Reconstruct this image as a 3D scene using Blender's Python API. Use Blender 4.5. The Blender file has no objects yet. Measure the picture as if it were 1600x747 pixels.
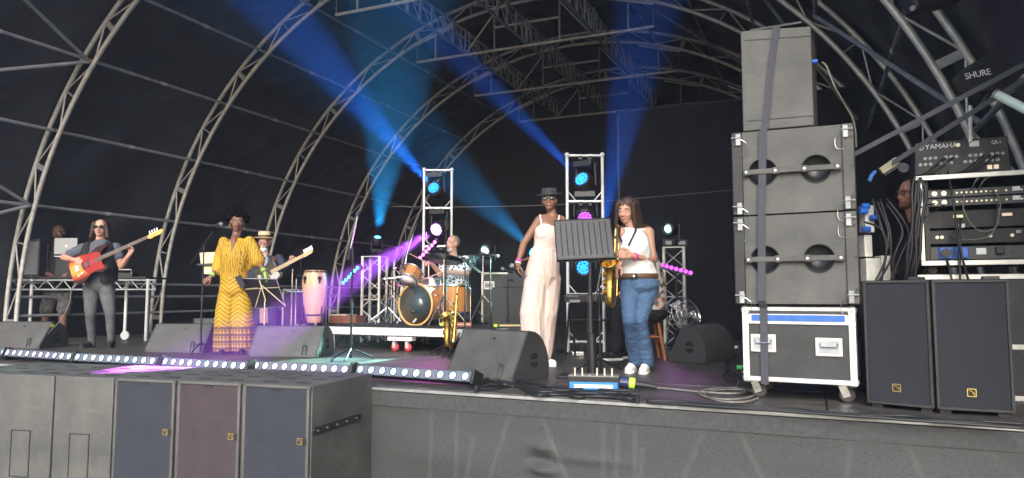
import bpy, bmesh, math, random
from mathutils import Vector, Matrix, Euler, noise
random.seed(7)
R = math.radians
scene = bpy.context.scene
COL = scene.collection

# ------------------------------------------------------------------ camera, sky, sun, exposure
FPX, YH, YAW, CAMH = 1095.0, 460.0, R(23.3), 0.74          # stage floor is z = 0, the ground z = -1.2
PITCH = math.atan((YH - 373.5) / FPX)
cam = bpy.data.cameras.new('camera'); camo = bpy.data.objects.new('camera', cam); COL.objects.link(camo)
camo.location = (0, 0, CAMH); camo.rotation_euler = (math.pi / 2 + PITCH, 0, YAW)
cam.sensor_width = 36; cam.lens = 36 * FPX / 1600; cam.clip_start = .05; cam.clip_end = 500
scene.camera = camo
world = bpy.data.worlds.new('World'); scene.world = world; world.use_nodes = True
wn = world.node_tree.nodes; wl = world.node_tree.links
bg = wn['Background']; sky = wn.new('ShaderNodeTexSky'); sky.sky_type = 'NISHITA'; sky.sun_disc = False
SUN_EL, SUN_AZ = 31, 163            # azimuth measured clockwise from +y: behind the viewer, a little to the right
sky.sun_elevation = R(SUN_EL); sky.sun_rotation = R(SUN_AZ)
sky.air_density = 1.0; sky.dust_density = 1.5; sky.ozone_density = 1.0
wl.new(sky.outputs[0], bg.inputs[0]); bg.inputs[1].default_value = 0.15
sun = bpy.data.lights.new('sun', 'SUN'); sun.energy = 1.5; sun.angle = R(40); sun.color = (1, .975, .94)
suno = bpy.data.objects.new('sun', sun); COL.objects.link(suno)
sd = Vector((math.sin(R(SUN_AZ)) * math.cos(R(SUN_EL)), math.cos(R(SUN_AZ)) * math.cos(R(SUN_EL)), math.sin(R(SUN_EL))))
suno.rotation_euler = sd.to_track_quat('Z', 'Y').to_euler(); suno.location = (0, -20, 20)
vs = scene.view_settings; vs.view_transform = 'Standard'; vs.look = 'None'; vs.exposure = 1.34; vs.gamma = 1.0
vs.use_curve_mapping = False
scene.cycles.max_bounces = 6; scene.cycles.diffuse_bounces = 3; scene.cycles.glossy_bounces = 3
scene.cycles.transmission_bounces = 4; scene.cycles.transparent_max_bounces = 8; scene.cycles.volume_bounces = 0
scene.cycles.sample_clamp_indirect = 4.0
scene.cycles.use_denoising = True; scene.cycles.use_light_tree = False

# ------------------------------------------------------------------ helpers
RIGHT = Vector((math.cos(YAW), math.sin(YAW), 0)); FWD = Vector((-math.sin(YAW), math.cos(YAW), 0)); UP = Vector((0, 0, 1))
def ray(px, py):
    u = (px - 800) / FPX; v = -(py - 373.5) / FPX
    fy = math.cos(PITCH) - v * math.sin(PITCH); fz = math.sin(PITCH) + v * math.cos(PITCH)
    return RIGHT * u + FWD * fy + UP * fz, fy
def P(px, py, d):            # the point seen at a photo position, d metres ahead
    v, fy = ray(px, py); return v * (d / fy) + Vector((0, 0, CAMH))
def F(px, py, z=0.0):        # the point seen at a photo position on the level z
    v, fy = ray(px, py); return v * ((z - CAMH) / v.z) + Vector((0, 0, CAMH))
def dep(w): return w.dot(FWD)
def rotz(a): return Matrix.Rotation(a, 4, 'Z')

MATS = {}
def M(name, col, rough=.6, metal=0., var=.0, vscale=6., bump=0., bscale=80., spec=.5, emit=None, estr=0., coat=0., stretch=None, var2=None, alpha=None, sheen=0., scuff=0.):
    if name in MATS: return MATS[name]
    m = bpy.data.materials.new(name); m.use_nodes = True; nt = m.node_tree; N = nt.nodes; L = nt.links
    b = N['Principled BSDF']; b.inputs['Roughness'].default_value = rough; b.inputs['Metallic'].default_value = metal
    b.inputs['Specular IOR Level'].default_value = spec
    c = (*col, 1); b.inputs['Base Color'].default_value = c
    if coat: b.inputs['Coat Weight'].default_value = coat; b.inputs['Coat Roughness'].default_value = .08
    if sheen: b.inputs['Sheen Weight'].default_value = sheen
    tc = N.new('ShaderNodeTexCoord'); mp = N.new('ShaderNodeMapping'); L.new(tc.outputs['Object'], mp.inputs[0])
    if stretch: mp.inputs['Scale'].default_value = stretch
    if var:
        n = N.new('ShaderNodeTexNoise'); n.inputs['Scale'].default_value = vscale; n.inputs['Detail'].default_value = 5; n.inputs['Roughness'].default_value = .62
        L.new(mp.outputs[0], n.inputs['Vector'])
        r = N.new('ShaderNodeValToRGB'); L.new(n.outputs[0], r.inputs[0])
        r.color_ramp.elements[0].position = .3; r.color_ramp.elements[1].position = .72
        hi = var2 if var2 else tuple(min(1, x * (1 + var)) for x in col)
        r.color_ramp.elements[0].color = (*[x * (1 - var) for x in col], 1); r.color_ramp.elements[1].color = (*hi, 1)
        L.new(r.outputs[0], b.inputs['Base Color'])
        mr = N.new('ShaderNodeMapRange'); L.new(n.outputs[0], mr.inputs[0]); mr.inputs[3].default_value = max(.03, rough - .12); mr.inputs[4].default_value = min(1, rough + .12)
        L.new(mr.outputs[0], b.inputs['Roughness'])
    if scuff:
        mp2 = N.new('ShaderNodeMapping'); mp2.inputs['Scale'].default_value = (1.0, 1.0, 2.6); mp2.inputs['Rotation'].default_value = (.5, .4, .3); L.new(tc.outputs['Object'], mp2.inputs[0])
        n3 = N.new('ShaderNodeTexNoise'); n3.inputs['Scale'].default_value = 7; n3.inputs['Detail'].default_value = 9; n3.inputs['Roughness'].default_value = .78; L.new(mp2.outputs[0], n3.inputs['Vector'])
        r3 = N.new('ShaderNodeValToRGB'); r3.color_ramp.elements[0].position = .56; r3.color_ramp.elements[0].color = (0, 0, 0, 1); r3.color_ramp.elements[1].position = .74; r3.color_ramp.elements[1].color = (scuff, scuff, scuff, 1); L.new(n3.outputs[0], r3.inputs[0])
        mx = N.new('ShaderNodeMix'); mx.data_type = 'RGBA'; L.new(r3.outputs[0], mx.inputs[0]); mx.inputs[7].default_value = (.21, .19, .155, 1)
        if b.inputs['Base Color'].is_linked: L.new(b.inputs['Base Color'].links[0].from_socket, mx.inputs[6])
        else: mx.inputs[6].default_value = c
        L.new(mx.outputs[2], b.inputs['Base Color'])
    if bump:
        n2 = N.new('ShaderNodeTexNoise'); n2.inputs['Scale'].default_value = bscale; n2.inputs['Detail'].default_value = 4
        L.new(mp.outputs[0], n2.inputs['Vector'])
        bp = N.new('ShaderNodeBump'); bp.inputs['Strength'].default_value = bump; bp.inputs['Distance'].default_value = .01
        L.new(n2.outputs[0], bp.inputs['Height']); L.new(bp.outputs[0], b.inputs['Normal'])
    if emit: b.inputs['Emission Color'].default_value = (*emit, 1); b.inputs['Emission Strength'].default_value = estr; m.cycles.emission_sampling = 'NONE'
    if alpha is not None: b.inputs['Alpha'].default_value = alpha
    MATS[name] = m
    return m

class MB:
    def __init__(s): s.v = []; s.f = []
    def add(s, vs, fs):
        o = len(s.v); s.v += [Vector(v) for v in vs]; s.f += [tuple(i + o for i in f) for f in fs]; return s
    def box(s, c, size, rot=None):
        c = Vector(c); hx, hy, hz = size[0] / 2, size[1] / 2, size[2] / 2
        vs = [Vector((x, y, z)) for x in (-hx, hx) for y in (-hy, hy) for z in (-hz, hz)]
        if rot is not None: vs = [rot.to_3x3() @ v for v in vs]
        return s.add([v + c for v in vs], [(0, 1, 3, 2), (4, 6, 7, 5), (0, 4, 5, 1), (2, 3, 7, 6), (0, 2, 6, 4), (1, 5, 7, 3)])
    def beam(s, a, b, w, h, up=UP):
        a = Vector(a); b = Vector(b); d = (b - a).normalized(); x = d.cross(up)
        if x.length < 1e-4: x = d.cross(Vector((1, 0, 0)))
        x.normalize(); u = x.cross(d)
        vs = [p + x * (sx * w / 2) + u * (sz * h / 2) for p in (a, b) for sx, sz in ((-1, -1), (1, -1), (1, 1), (-1, 1))]
        return s.add(vs, [(0, 1, 2, 3), (7, 6, 5, 4), (0, 4, 5, 1), (1, 5, 6, 2), (2, 6, 7, 3), (3, 7, 4, 0)])
    def tube(s, path, r, n=8, cap=True, flat=None):
        path = [Vector(p) for p in path]; k = len(path)
        rs = r if isinstance(r, (list, tuple)) else [r] * k
        t0 = (path[1] - path[0]).normalized()
        x = t0.orthogonal().normalized() if flat is None else (Vector(flat) - t0 * t0.dot(Vector(flat))).normalized()
        vs = []; fs = []
        for i, p in enumerate(path):
            t = (path[min(i + 1, k - 1)] - path[max(i - 1, 0)])
            t = t.normalized() if t.length > 1e-9 else t0
            x = x - t * x.dot(t); x = x.normalized() if x.length > 1e-6 else t.orthogonal().normalized()
            y = t.cross(x)
            ra = rs[i]; rx, ry = ra if isinstance(ra, (tuple, list)) else (ra, ra)
            for j in range(n):
                a = 2 * math.pi * j / n; vs.append(p + x * (math.cos(a) * rx) + y * (math.sin(a) * ry))
        for i in range(k - 1):
            for j in range(n):
                fs.append((i * n + j, i * n + (j + 1) % n, (i + 1) * n + (j + 1) % n, (i + 1) * n + j))
        if cap: fs += [tuple(range(n - 1, -1, -1)), tuple((k - 1) * n + j for j in range(n))]
        return s.add(vs, fs)
    def cyl(s, a, b, r, r2=None, n=10): return s.tube([a, b], [r, r if r2 is None else r2], n)
    def cap(s, a, b, ra, rb, n=14):                     # rounded, tapered limb
        a = Vector(a); b = Vector(b); d = b - a; L = d.length; d = d / L if L > 1e-6 else Vector((0, 0, 1))
        pts = []; rs = []
        for q in (-90, -60, -35, -12): pts.append(a + d * (ra * math.sin(R(q)))); rs.append(max(.0005, ra * math.cos(R(q))))
        for q in (12, 35, 60, 90): pts.append(b + d * (rb * math.sin(R(q)))); rs.append(max(.0005, rb * math.cos(R(q))))
        return s.tube(pts, rs, n)
    def lathe(s, prof, n=20, mat=None, caps=True):
        vs = []; fs = []; k = len(prof)
        for r, z in prof:
            for j in range(n):
                a = 2 * math.pi * j / n; vs.append(Vector((r * math.cos(a), r * math.sin(a), z)))
        if mat is not None: vs = [mat @ v for v in vs]
        for i in range(k - 1):
            for j in range(n): fs.append((i * n + j, i * n + (j + 1) % n, (i + 1) * n + (j + 1) % n, (i + 1) * n + j))
        if caps and prof[0][0] > 1e-4: fs.append(tuple(range(n - 1, -1, -1)))
        if caps and prof[-1][0] > 1e-4: fs.append(tuple((k - 1) * n + j for j in range(n)))
        return s.add(vs, fs)
    def prism(s, poly, d0, d1, mat=None):               # polygon in x,z pushed along y from d0 to d1
        k = len(poly); vs = [Vector((x, d0, z)) for x, z in poly] + [Vector((x, d1, z)) for x, z in poly]
        if mat is not None: vs = [mat @ v for v in vs]
        return s.add(vs, [tuple(range(k)), tuple(range(2 * k - 1, k - 1, -1))] + [((i + 1) % k, i, k + i, k + (i + 1) % k) for i in range(k)])
    def ell(s, c, r, rot=None, n=16, m=10):
        c = Vector(c); vs = []; fs = []
        for i in range(m + 1):
            th = math.pi * i / m; sr = max(.001, math.sin(th))
            for j in range(n):
                a = 2 * math.pi * j / n; v = Vector((r[0] * sr * math.cos(a), r[1] * sr * math.sin(a), -r[2] * math.cos(th)))
                vs.append((rot @ v if rot is not None else v) + c)
        for i in range(m):
            for j in range(n): fs.append((i * n + j, i * n + (j + 1) % n, (i + 1) * n + (j + 1) % n, (i + 1) * n + j))
        fs += [tuple(range(n - 1, -1, -1)), tuple(m * n + j for j in range(n))]
        return s.add(vs, fs)
    def grid(s, rows):
        n = len(rows[0]); vs = [v for r_ in rows for v in r_]
        return s.add(vs, [(i * n + j, i * n + j + 1, (i + 1) * n + j + 1, (i + 1) * n + j) for i in range(len(rows) - 1) for j in range(n - 1)])
    def xf(s, m): s.v = [m @ v for v in s.v]; return s

ROOTM = {}
def mesh_from(name, mb):
    me = bpy.data.meshes.new(name); me.from_pydata([tuple(v) for v in mb.v], [], mb.f); me.update()
    bm = bmesh.new(); bm.from_mesh(me); bmesh.ops.recalc_face_normals(bm, faces=bm.faces); bm.to_mesh(me); bm.free()
    return me
def obj(name, mb, mat, parent=None, world=False, smooth=False, bevel=0., label=None, solid=0.):
    if world and parent is not None:
        inv = ROOTM.get(parent.name)
        if inv is not None: mb.v = [inv @ v for v in mb.v]
    me = mesh_from(name, mb); me.materials.append(mat)
    o = bpy.data.objects.new(name, me); COL.objects.link(o)
    if parent is not None:
        o.parent = parent
        if parent.name in ROOTM: ROOTM[o.name] = ROOTM[parent.name]
    if smooth: me.polygons.foreach_set('use_smooth', [True] * len(me.polygons))
    if bevel:
        b = o.modifiers.new('bevel', 'BEVEL'); b.width = bevel; b.segments = 2; b.limit_method = 'ANGLE'; b.angle_limit = R(40)
    if solid:
        b = o.modifiers.new('solidify', 'SOLIDIFY'); b.thickness = solid
    if label: o['label'] = label
    return o
def auto(o, ang=35):
    me = o.data; me.polygons.foreach_set('use_smooth', [True] * len(me.polygons))
    try: me.set_sharp_from_angle(angle=R(ang))
    except Exception: pass
    return o
def tag(o, label, cat, group=None):
    o['label'] = label; o['category'] = cat
    if group: o['group'] = group
    return o
def thing(name, label, cat, loc=(0, 0, 0), rz=0., group=None):
    o = bpy.data.objects.new(name, None); COL.objects.link(o); o.location = loc; o.rotation_euler = (0, 0, rz); o.empty_display_size = .2
    ROOTM[o.name] = (Matrix.Translation(Vector(loc)) @ rotz(rz)).inverted()
    return tag(o, label, cat, group)
def struct(name, mb, mat, **k):
    o = obj(name, mb, mat, **k); o['kind'] = 'structure'; return o
def share(src, name, parent, mw=None):       # another object on the same mesh
    o = bpy.data.objects.new(name, src.data); COL.objects.link(o); o.parent = parent
    for md in src.modifiers:
        n = o.modifiers.new(md.name, md.type)
        if md.type == 'BEVEL': n.width = md.width; n.segments = md.segments; n.limit_method = 'ANGLE'; n.angle_limit = md.angle_limit
    if mw is not None: o.matrix_local = mw
    return o
def dup(root, loc=None, rz=None, label=None):
    r_ = root.copy(); COL.objects.link(r_)
    if loc is not None: r_.location = loc
    if rz is not None: r_.rotation_euler = (0, 0, rz)
    if label: r_['label'] = label
    ROOTM[r_.name] = (Matrix.Translation(r_.location) @ rotz(r_.rotation_euler.z)).inverted()
    for ch in list(root.children):
        c = ch.copy(); COL.objects.link(c); c.parent = r_
        for g in list(ch.children):
            d = g.copy(); COL.objects.link(d); d.parent = c
    return r_
def spline(pts, k=8):                        # smooth path through the points
    pts = [Vector(p) for p in pts]; out = []
    for i in range(len(pts) - 1):
        p0 = pts[max(i - 1, 0)]; p1 = pts[i]; p2 = pts[i + 1]; p3 = pts[min(i + 2, len(pts) - 1)]
        for j in range(k):
            t = j / k
            out.append(.5 * ((2 * p1) + (p2 - p0) * t + (2 * p0 - 5 * p1 + 4 * p2 - p3) * t * t + (3 * p1 - p0 - 3 * p2 + p3) * t ** 3))
    return out + [pts[-1]]
SIDE = bpy.data.scenes.new('workbench')
def side_eval(o):                             # evaluate one object on its own
    SIDE.collection.objects.link(o)
    with bpy.context.temp_override(scene=SIDE, view_layer=SIDE.view_layers[0]): dg = bpy.context.evaluated_depsgraph_get()
    dg.update(); return dg
def text_mesh(body, size, depth=.002):
    cu = bpy.data.curves.new('txt', 'FONT'); cu.body = body; cu.size = size; cu.extrude = depth; cu.align_x = 'CENTER'; cu.align_y = 'CENTER'
    o = bpy.data.objects.new('txt', cu); dg = side_eval(o)
    me = bpy.data.meshes.new_from_object(o.evaluated_get(dg)); bpy.data.objects.remove(o)
    mb = MB(); mb.add([v.co.copy() for v in me.vertices], [tuple(p.vertices) for p in me.polygons]); bpy.data.meshes.remove(me)
    return mb
def carve(mb, cutters):                       # a copy of the shape with the cutters taken away
    a = bpy.data.objects.new('a', mesh_from('a', mb)); bs = []
    for c in cutters:
        b = bpy.data.objects.new('b', mesh_from('b', c)); SIDE.collection.objects.link(b); bs.append(b)
        m = a.modifiers.new('cut', 'BOOLEAN'); m.operation = 'DIFFERENCE'; m.object = b; m.solver = 'EXACT'
    dg = side_eval(a); me = bpy.data.meshes.new_from_object(a.evaluated_get(dg))
    k = MB(); k.add([v.co.copy() for v in me.vertices], [tuple(p.vertices) for p in me.polygons])
    for o in [a] + bs: bpy.data.objects.remove(o)
    return k
def frame_mat(o, x, y, z=None):              # matrix with given origin and axes
    x = Vector(x).normalized(); z = x.cross(Vector(y)).normalized() if z is None else Vector(z).normalized(); y = z.cross(x)
    m = Matrix.Identity(4)
    for i, a in enumerate((x, y, z)): m[0][i], m[1][i], m[2][i] = a
    m.translation = Vector(o); return m

# ------------------------------------------------------------------ materials
alu = M('aluminium', (.54, .52, .47), .45, .35, .25, 9, .08, 60)
alu_dull = M('dull_aluminium', (.33, .335, .34), .5, .35, .3, 7)
steel = M('chrome_steel', (.62, .62, .63), .22, .95, .1, 12)
blackmetal = M('black_metal', (.012, .012, .013), .45, .2, .3, 10)
blackplastic = M('black_plastic', (.018, .018, .02), .5, 0, .25, 15, .05, 150)
cabpaint = M('speckled_cabinet_paint', (.078, .0765, .071), .62, 0, .28, 3.5, .3, 420, var2=(.112, .109, .100), scuff=.35)
cabsub = M('scuffed_grey_paint', (.088, .086, .078), .6, 0, .35, 2.2, .3, 420, var2=(.135, .129, .114), scuff=.5)
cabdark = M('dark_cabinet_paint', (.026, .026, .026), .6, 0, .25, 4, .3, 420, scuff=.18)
grille_navy = M('navy_grille_cloth', (.032, .035, .046), .9, 0, .2, 5, .5, 600, scuff=.10)
grille_maroon = M('maroon_grille_cloth', (.055, .040, .044), .9, 0, .2, 5, .5, 600, scuff=.12)
gold = M('gold_badge', (.62, .45, .12), .35, .7)
tarp = M('black_tarpaulin', (.007, .008, .0115), .4, 0, .4, 1.1, .7, 5, var2=(.036, .038, .046))  # paler blotches in the colour imitate daylight sheen on the folds
cable_m = M('black_cable', (.015, .015, .016), .5)
cable_g = M('grey_cable', (.16, .15, .13), .55, 0, .3, 20)
white_p = M('white_paint', (.75, .74, .70), .5, 0, .12, 6)
rubber = M('rubber', (.05, .045, .042), .8, 0, .3, 20)
# ------------------------------------------------------------------ ground, stage floor, skirt
FRONT = 4.88
grass = M('trodden_grass', (.05, .075, .028), .9, 0, .5, 3, .4, 30, var2=(.11, .10, .05))
struct('ground', MB().grid([[Vector((x, y, -1.2)) for x in (-30, 30)] for y in (-30, 34)]), grass)
ply = M('phenolic_plywood', (.052, .046, .041), .48, 0, .45, 1.6, .12, 90, var2=(.098, .086, .074), stretch=(1, 2.2, 1), scuff=.4)
fl = struct('stage_floor', MB().box((-5.1, (FRONT + 19.0) / 2, -.06), (14.4, 19.0 - FRONT - .02, .06)), blackmetal)
pmesh = None
PW, PD = 2.05, 1.03
j = 0; yy = FRONT
while yy < 18.6:
    i = 0; xx = -12.25
    while xx < 1.9:
        m = MB().box((0, 0, 0), (PW - .008, PD - .008, .024)) if pmesh is None else None
        if pmesh is None:
            pmesh = obj('deck_panel', m, ply, fl, bevel=.003); pmesh.location = (xx + PW / 2, yy + PD / 2, -.012)
        else:
            o = share(pmesh, 'deck_panel', fl); o.location = (xx + PW / 2, yy + PD / 2, -.012 - random.random() * .002)
            o.rotation_euler = (0, 0, math.pi * random.randint(0, 1))
        xx += PW; i += 1
    yy += PD; j += 1
# aluminium nosing and mesh skirt with scaffolding behind it
sk = thing('stage_skirt', 'black mesh skirt hung along the front of the stage under a white edge', 'skirt', (-5, FRONT, -1.2))
obj('edge_trim', MB().box((-5.1, FRONT - .02, -.022), (14.4, .03, .022)), M('edge_aluminium', (.30, .295, .28), .5, .3, .3, 8), sk, world=True, bevel=.003)
def skirt_mat():
    m = bpy.data.materials.new('black_scrim'); m.use_nodes = True; nt = m.node_tree; N = nt.nodes; L = nt.links
    b = N['Principled BSDF']; b.inputs['Roughness'].default_value = .75
    tc = N.new('ShaderNodeTexCoord'); mp = N.new('ShaderNodeMapping'); mp.inputs['Scale'].default_value = (14, 1, 160); L.new(tc.outputs['Object'], mp.inputs[0])
    n = N.new('ShaderNodeTexNoise'); n.inputs['Scale'].default_value = 3; n.inputs['Detail'].default_value = 6; L.new(mp.outputs[0], n.inputs[0])
    r = N.new('ShaderNodeValToRGB'); r.color_ramp.elements[0].color = (.046, .047, .047, 1); r.color_ramp.elements[1].color = (.086, .088, .086, 1)
    r.color_ramp.elements[0].position = .3; r.color_ramp.elements[1].position = .75; L.new(n.outputs[0], r.inputs[0]); L.new(r.outputs[0], b.inputs['Base Color'])
    t = N.new('ShaderNodeBsdfTransparent'); mx = N.new('ShaderNodeMixShader'); mx.inputs[0].default_value = .20
    L.new(b.outputs[0], mx.inputs[1]); L.new(t.outputs[0], mx.inputs[2]); L.new(mx.outputs[0], N['Material Output'].inputs[0])
    return m
def sk_y(x, z):
    y = FRONT - .035 + .012 * noise.noise(Vector((x * 1.3, z * .8, 1))) + .006 * noise.noise(Vector((x * .6, z * 7, 5)))
    for cx, cz, a, sx, sz in ((-1.84, -.36, .05, .08, .03), (-1.86, -.45, -.04, .09, .025), (-1.84, -.52, .06, .09, .028), (-1.5, -.42, .02, .3, .03), (-1.86, -.66, .05, .08, .03), (-2.6, -.5, .025, .5, .12), (-.6, -.6, .03, .6, .15), (.5, -.4, .02, .4, .1)):
        y -= a * math.exp(-((x - cx) / sx) ** 2 - ((z - cz) / sz) ** 2)
    return y
xs = [-12.3 + .035 * i for i in range(402)]; zs = [-.14 - 1.06 * i / 44 for i in range(45)]
obj('scrim', MB().grid([[Vector((x, sk_y(x, z), z)) for x in xs] for z in zs]), skirt_mat(), sk, world=True, smooth=True)
band = M('skirt_band', (.052, .053, .052), .8, 0, .3, 30, .3, 300)
obj('hem_band', MB().grid([[Vector((x, FRONT - .043 + .004 * noise.noise(Vector((x * 2, z, 3))), z)) for x in xs] for z in (-.037, -.09, -.15)]), band, sk, world=True, smooth=True)
sc = thing('stage_scaffold', 'steel scaffold legs and braces showing faintly behind the mesh skirt', 'scaffold', (-5, FRONT + .1, -1.2))
def bar(a, b, r=.024, w=None): obj('brace', MB().cyl(a, b, r), alu, sc, world=True)
for (ax, ay), (bx, by) in (((798, 645), (765, 747)), ((740, 680), (730, 747)), ((845, 650), (885, 747)), ((675, 640), (672, 747)), ((715, 640), (712, 747)), ((942, 665), (942, 747)), ((992, 670), (992, 747)), ((1100, 672), (1068, 747)), ((1155, 675), (1190, 747)), ((1005, 700), (1000, 747)), ((965, 690), (962, 747)), ((1420, 700), (1440, 747)), ((1330, 690), (1322, 747))):
    def onf(px, py):
        v, fy = ray(px, py); return v * ((FRONT + .06) / v.y) + Vector((0, 0, CAMH))
    a = onf(ax, ay); b = onf(bx, by); d = (b - a); k = (-1.19 - a.z) / d.z; b = a + d * k
    a = a - d * ((-.06 - a.z) / -d.z) if abs(d.x) < .02 else a
    bar(a, b, .02)
for x in (-11, -9, -7, -5): bar((x, FRONT + .1, -1.2), (x, FRONT + .1, -.1))

# ------------------------------------------------------------------ roof frame and canopy
S = 1.3
AX0 = -3.82 * S; AZC = CAMH - .41 * S; AR = 5.045 * S; AT = .205 * S; AE = .965
AY = [S * v for v in (3.40, 5.449, 7.5, 9.59, 11.69, 13.85)]
def ap(phi, r, y):
    return Vector((AX0 + r * math.cos(phi), y, AZC + AE * r * math.sin(phi)))
rf = thing('roof_frame', 'arched silver aluminium truss frame carrying the stage roof', 'roof frame', (AX0, AY[0], 0))
PURL = [162.5 - 11.1 * k for k in range(14)]
for k, y in enumerate(AY):
    arch = None
    for nm, r in (('chord', AR), ('chord', AR + AT)):
        path = [Vector((AX0 - r, y, 0.0))] + [ap(R(180 - 2.5 * i), r, y) for i in range(73)] + [Vector((AX0 + r, y, 0.0))]
        o = obj('arch' if arch is None else 'chord', MB().tube(path, .035, 10), alu, rf if arch is None else arch, world=True, smooth=True)
        if arch is None: arch = o
    nod = [R(179.15 - 5.55 * i) for i in range(33)]
    for i, ph in enumerate(nod[:-1]):
        a0 = ap(ph, AR, y); a1 = ap(ph, AR + AT, y); b0 = ap(nod[i + 1], AR, y); b1 = ap(nod[i + 1], AR + AT, y)
        if i % 4 == 0: obj('strut', MB().beam(a0, a1, .03, .085), alu_dull, arch, world=True)
        elif i % 4 == 2: obj('strut', MB().cyl(a0, a1, .015, n=8), alu_dull, arch, world=True)
        if i % 2 == 0: obj('diagonal', MB().cyl(a1, b0, .011, n=8), alu, arch, world=True)
        else: obj('diagonal', MB().cyl(a0, b1, .013, n=8), alu, arch, world=True)
for q in PURL:
    for k in range(len(AY) - 1):
        a = ap(R(q), AR + AT * .45, AY[k] + .02); b = ap(R(q), AR + AT * .45, AY[k + 1] - .02)
        a.z = max(a.z, .05); b.z = max(b.z, .05)
        o = obj('purlin', MB().cyl(a, b, .026, n=8), alu_dull, rf, world=True, smooth=False)
        mid = a.lerp(b, .5); obj('coupler', MB().cyl(mid - Vector((0, .05, 0)), mid + Vector((0, .05, 0)), .031, n=8), alu, o, world=True)
# wind braces in the first bay and rails along the left wall
for a, b in (((140.5, 1), (151.5, 0)), ((140.5, 1), (129.4, 0)), ((162.5, 1), (151.5, 0)), ((162.5, 1), (172, 0)), ((40.4, 1), (29.3, 0)), ((29.3, 3), (51.5, 2)), ((40.4, 2), (18.2, 1)), ((51.5, 4), (73.7, 3))):
    obj('wind_brace', MB().cyl(ap(R(a[0]), AR + AT * .4, AY[a[1]]), ap(R(b[0]), AR + AT * .4, AY[b[1]]), .027, n=8), alu_dull, rf, world=True)
for z in (.93, .70, .40):
    for k in range(1, 5):
        obj('rail', MB().cyl((AX0 - AR - .02, AY[k] + .02, z), (AX0 - AR - .02, AY[k + 1] - .02, z), .022, n=8), alu_dull, rf, world=True)
# flat lighting frames hung in the arches and the ladder trusses between them
q = S / 1.15
fx0, fx1 = -6.66 * q, -2.24 * q; fz = CAMH + 4.30 * q; fxs = [-6.26 * q, -5.07 * q, -3.85 * q, -2.66 * q]
def archz(x, y): return AZC + AE * math.sqrt(max(.01, AR ** 2 - (x - AX0) ** 2))
for k in range(2, 6):
    y = AY[k] - .05
    fr = obj('lighting_frame', MB().cyl((fx0, y, fz), (fx1, y, fz), .028), alu, rf, world=True)
    for x in [fx0 + .01] + fxs + [fx1 - .01]:
        top = min(archz(x, y) - .03, AZC + AE * AR - .12)
        obj('post', MB().cyl((x, y, fz), (x, y, top), .022 if x in fxs else .008, n=8), alu_dull, fr, world=True)
    for x0_, x1_ in ((fx0, fx0 + .9), (fx1, fx1 - .9)):
        obj('top_bar', MB().cyl((x0_, y, archz(x0_, y) - .06), (x1_, y, archz(x1_, y) - .08), .026, n=8), alu, fr, world=True)
    obj('middle_bar', MB().cyl((fxs[1], y, fz + .47), (fxs[2], y, fz + .47), .026, n=8), alu, fr, world=True)
    obj('diagonal', MB().cyl((fxs[1], y, archz(fxs[1], y) - .12), (fxs[1] - .62, y, fz + .05), .014, n=8), alu, fr, world=True)
    obj('diagonal', MB().cyl((fxs[2], y, archz(fxs[2], y) - .12), (fxs[2] + .62, y, fz + .05), .014, n=8), alu, fr, world=True)
for x in (-5.65 * q, -4.46 * q, -3.26 * q):
    for k in range(2, 5):
        y0 = AY[k] + .06 - .05; y1 = AY[k + 1] - .06 - .05; z0 = fz + .05; z1 = fz + .50
        tr = obj('ladder_truss', MB().cyl((x, y0, z0), (x, y1, z0), .026, n=8), alu_dull, rf, world=True)
        obj('top_chord', MB().cyl((x, y0, z1), (x, y1, z1), .026, n=8), alu_dull, tr, world=True)
        n = 6
        for i in range(n + 1):
            yy = y0 + .03 + (y1 - y0 - .06) * i / n
            for dx in ((-.05, .05) if i in (0, n) else (0,)):
                obj('post', MB().cyl((x + dx, yy, z0), (x + dx, yy, z1), .022, n=6), alu_dull, tr, world=True)
            if i < n:
                yb = y0 + .03 + (y1 - y0 - .06) * (i + 1) / n
                obj('diagonal', MB().cyl((x, yy, z1), (x, yb, z0), .008, n=6), alu, tr, world=True)
# canopy: black tarpaulin stretched over the arches, sagging a little between them
cp = thing('roof_canopy', 'black tarpaulin roof and walls stretched over the arches', 'canopy', (AX0, AY[0], 0))
RC = AR + AT + .06
for k in range(-1, len(AY)):
    ya = AY[k] if k >= 0 else AY[0] - .9; yb = AY[k + 1] if k + 1 < len(AY) else AY[-1] + .7
    rows = []
    nphi, ny = 240, 26
    for i in range(-5, nphi + 6):
        ph = math.pi * (1 - i / nphi) if 0 <= i <= nphi else None
        row = []
        for jn in range(ny + 1):
            t = jn / ny; y = ya + (yb - ya) * t
            w = math.sin(math.pi * t)
            if ph is None:
                zz = AZC - (AZC + 1.15) * ((-i) / 5 if i < 0 else (i - nphi) / 5); sx = -1 if i < 0 else 1
                row.append(Vector((AX0 + sx * (RC + w * .02), y, zz)))
            else:
                wr = .075 * noise.noise(Vector((ph * 9 + 1.5 * noise.noise(Vector((y, ph * 2, 0))), y * .9, k * 3))) + .05 * noise.noise(Vector((ph * 22 + y * 2.2, y * 1.2, 7 + k))) + .045 * (.35 - abs(noise.noise(Vector((ph * 30 + y * 3.0, y * .8 - ph * 3, 17 + k)))))
                row.append(ap(ph, RC + .02 + w * (.05 + wr * 1.5), y))
        rows.append(row)
    obj('tarp_panel', MB().grid(rows), tarp, cp, world=True, smooth=True)
yb = AY[-1] + .7
rows = []
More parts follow.
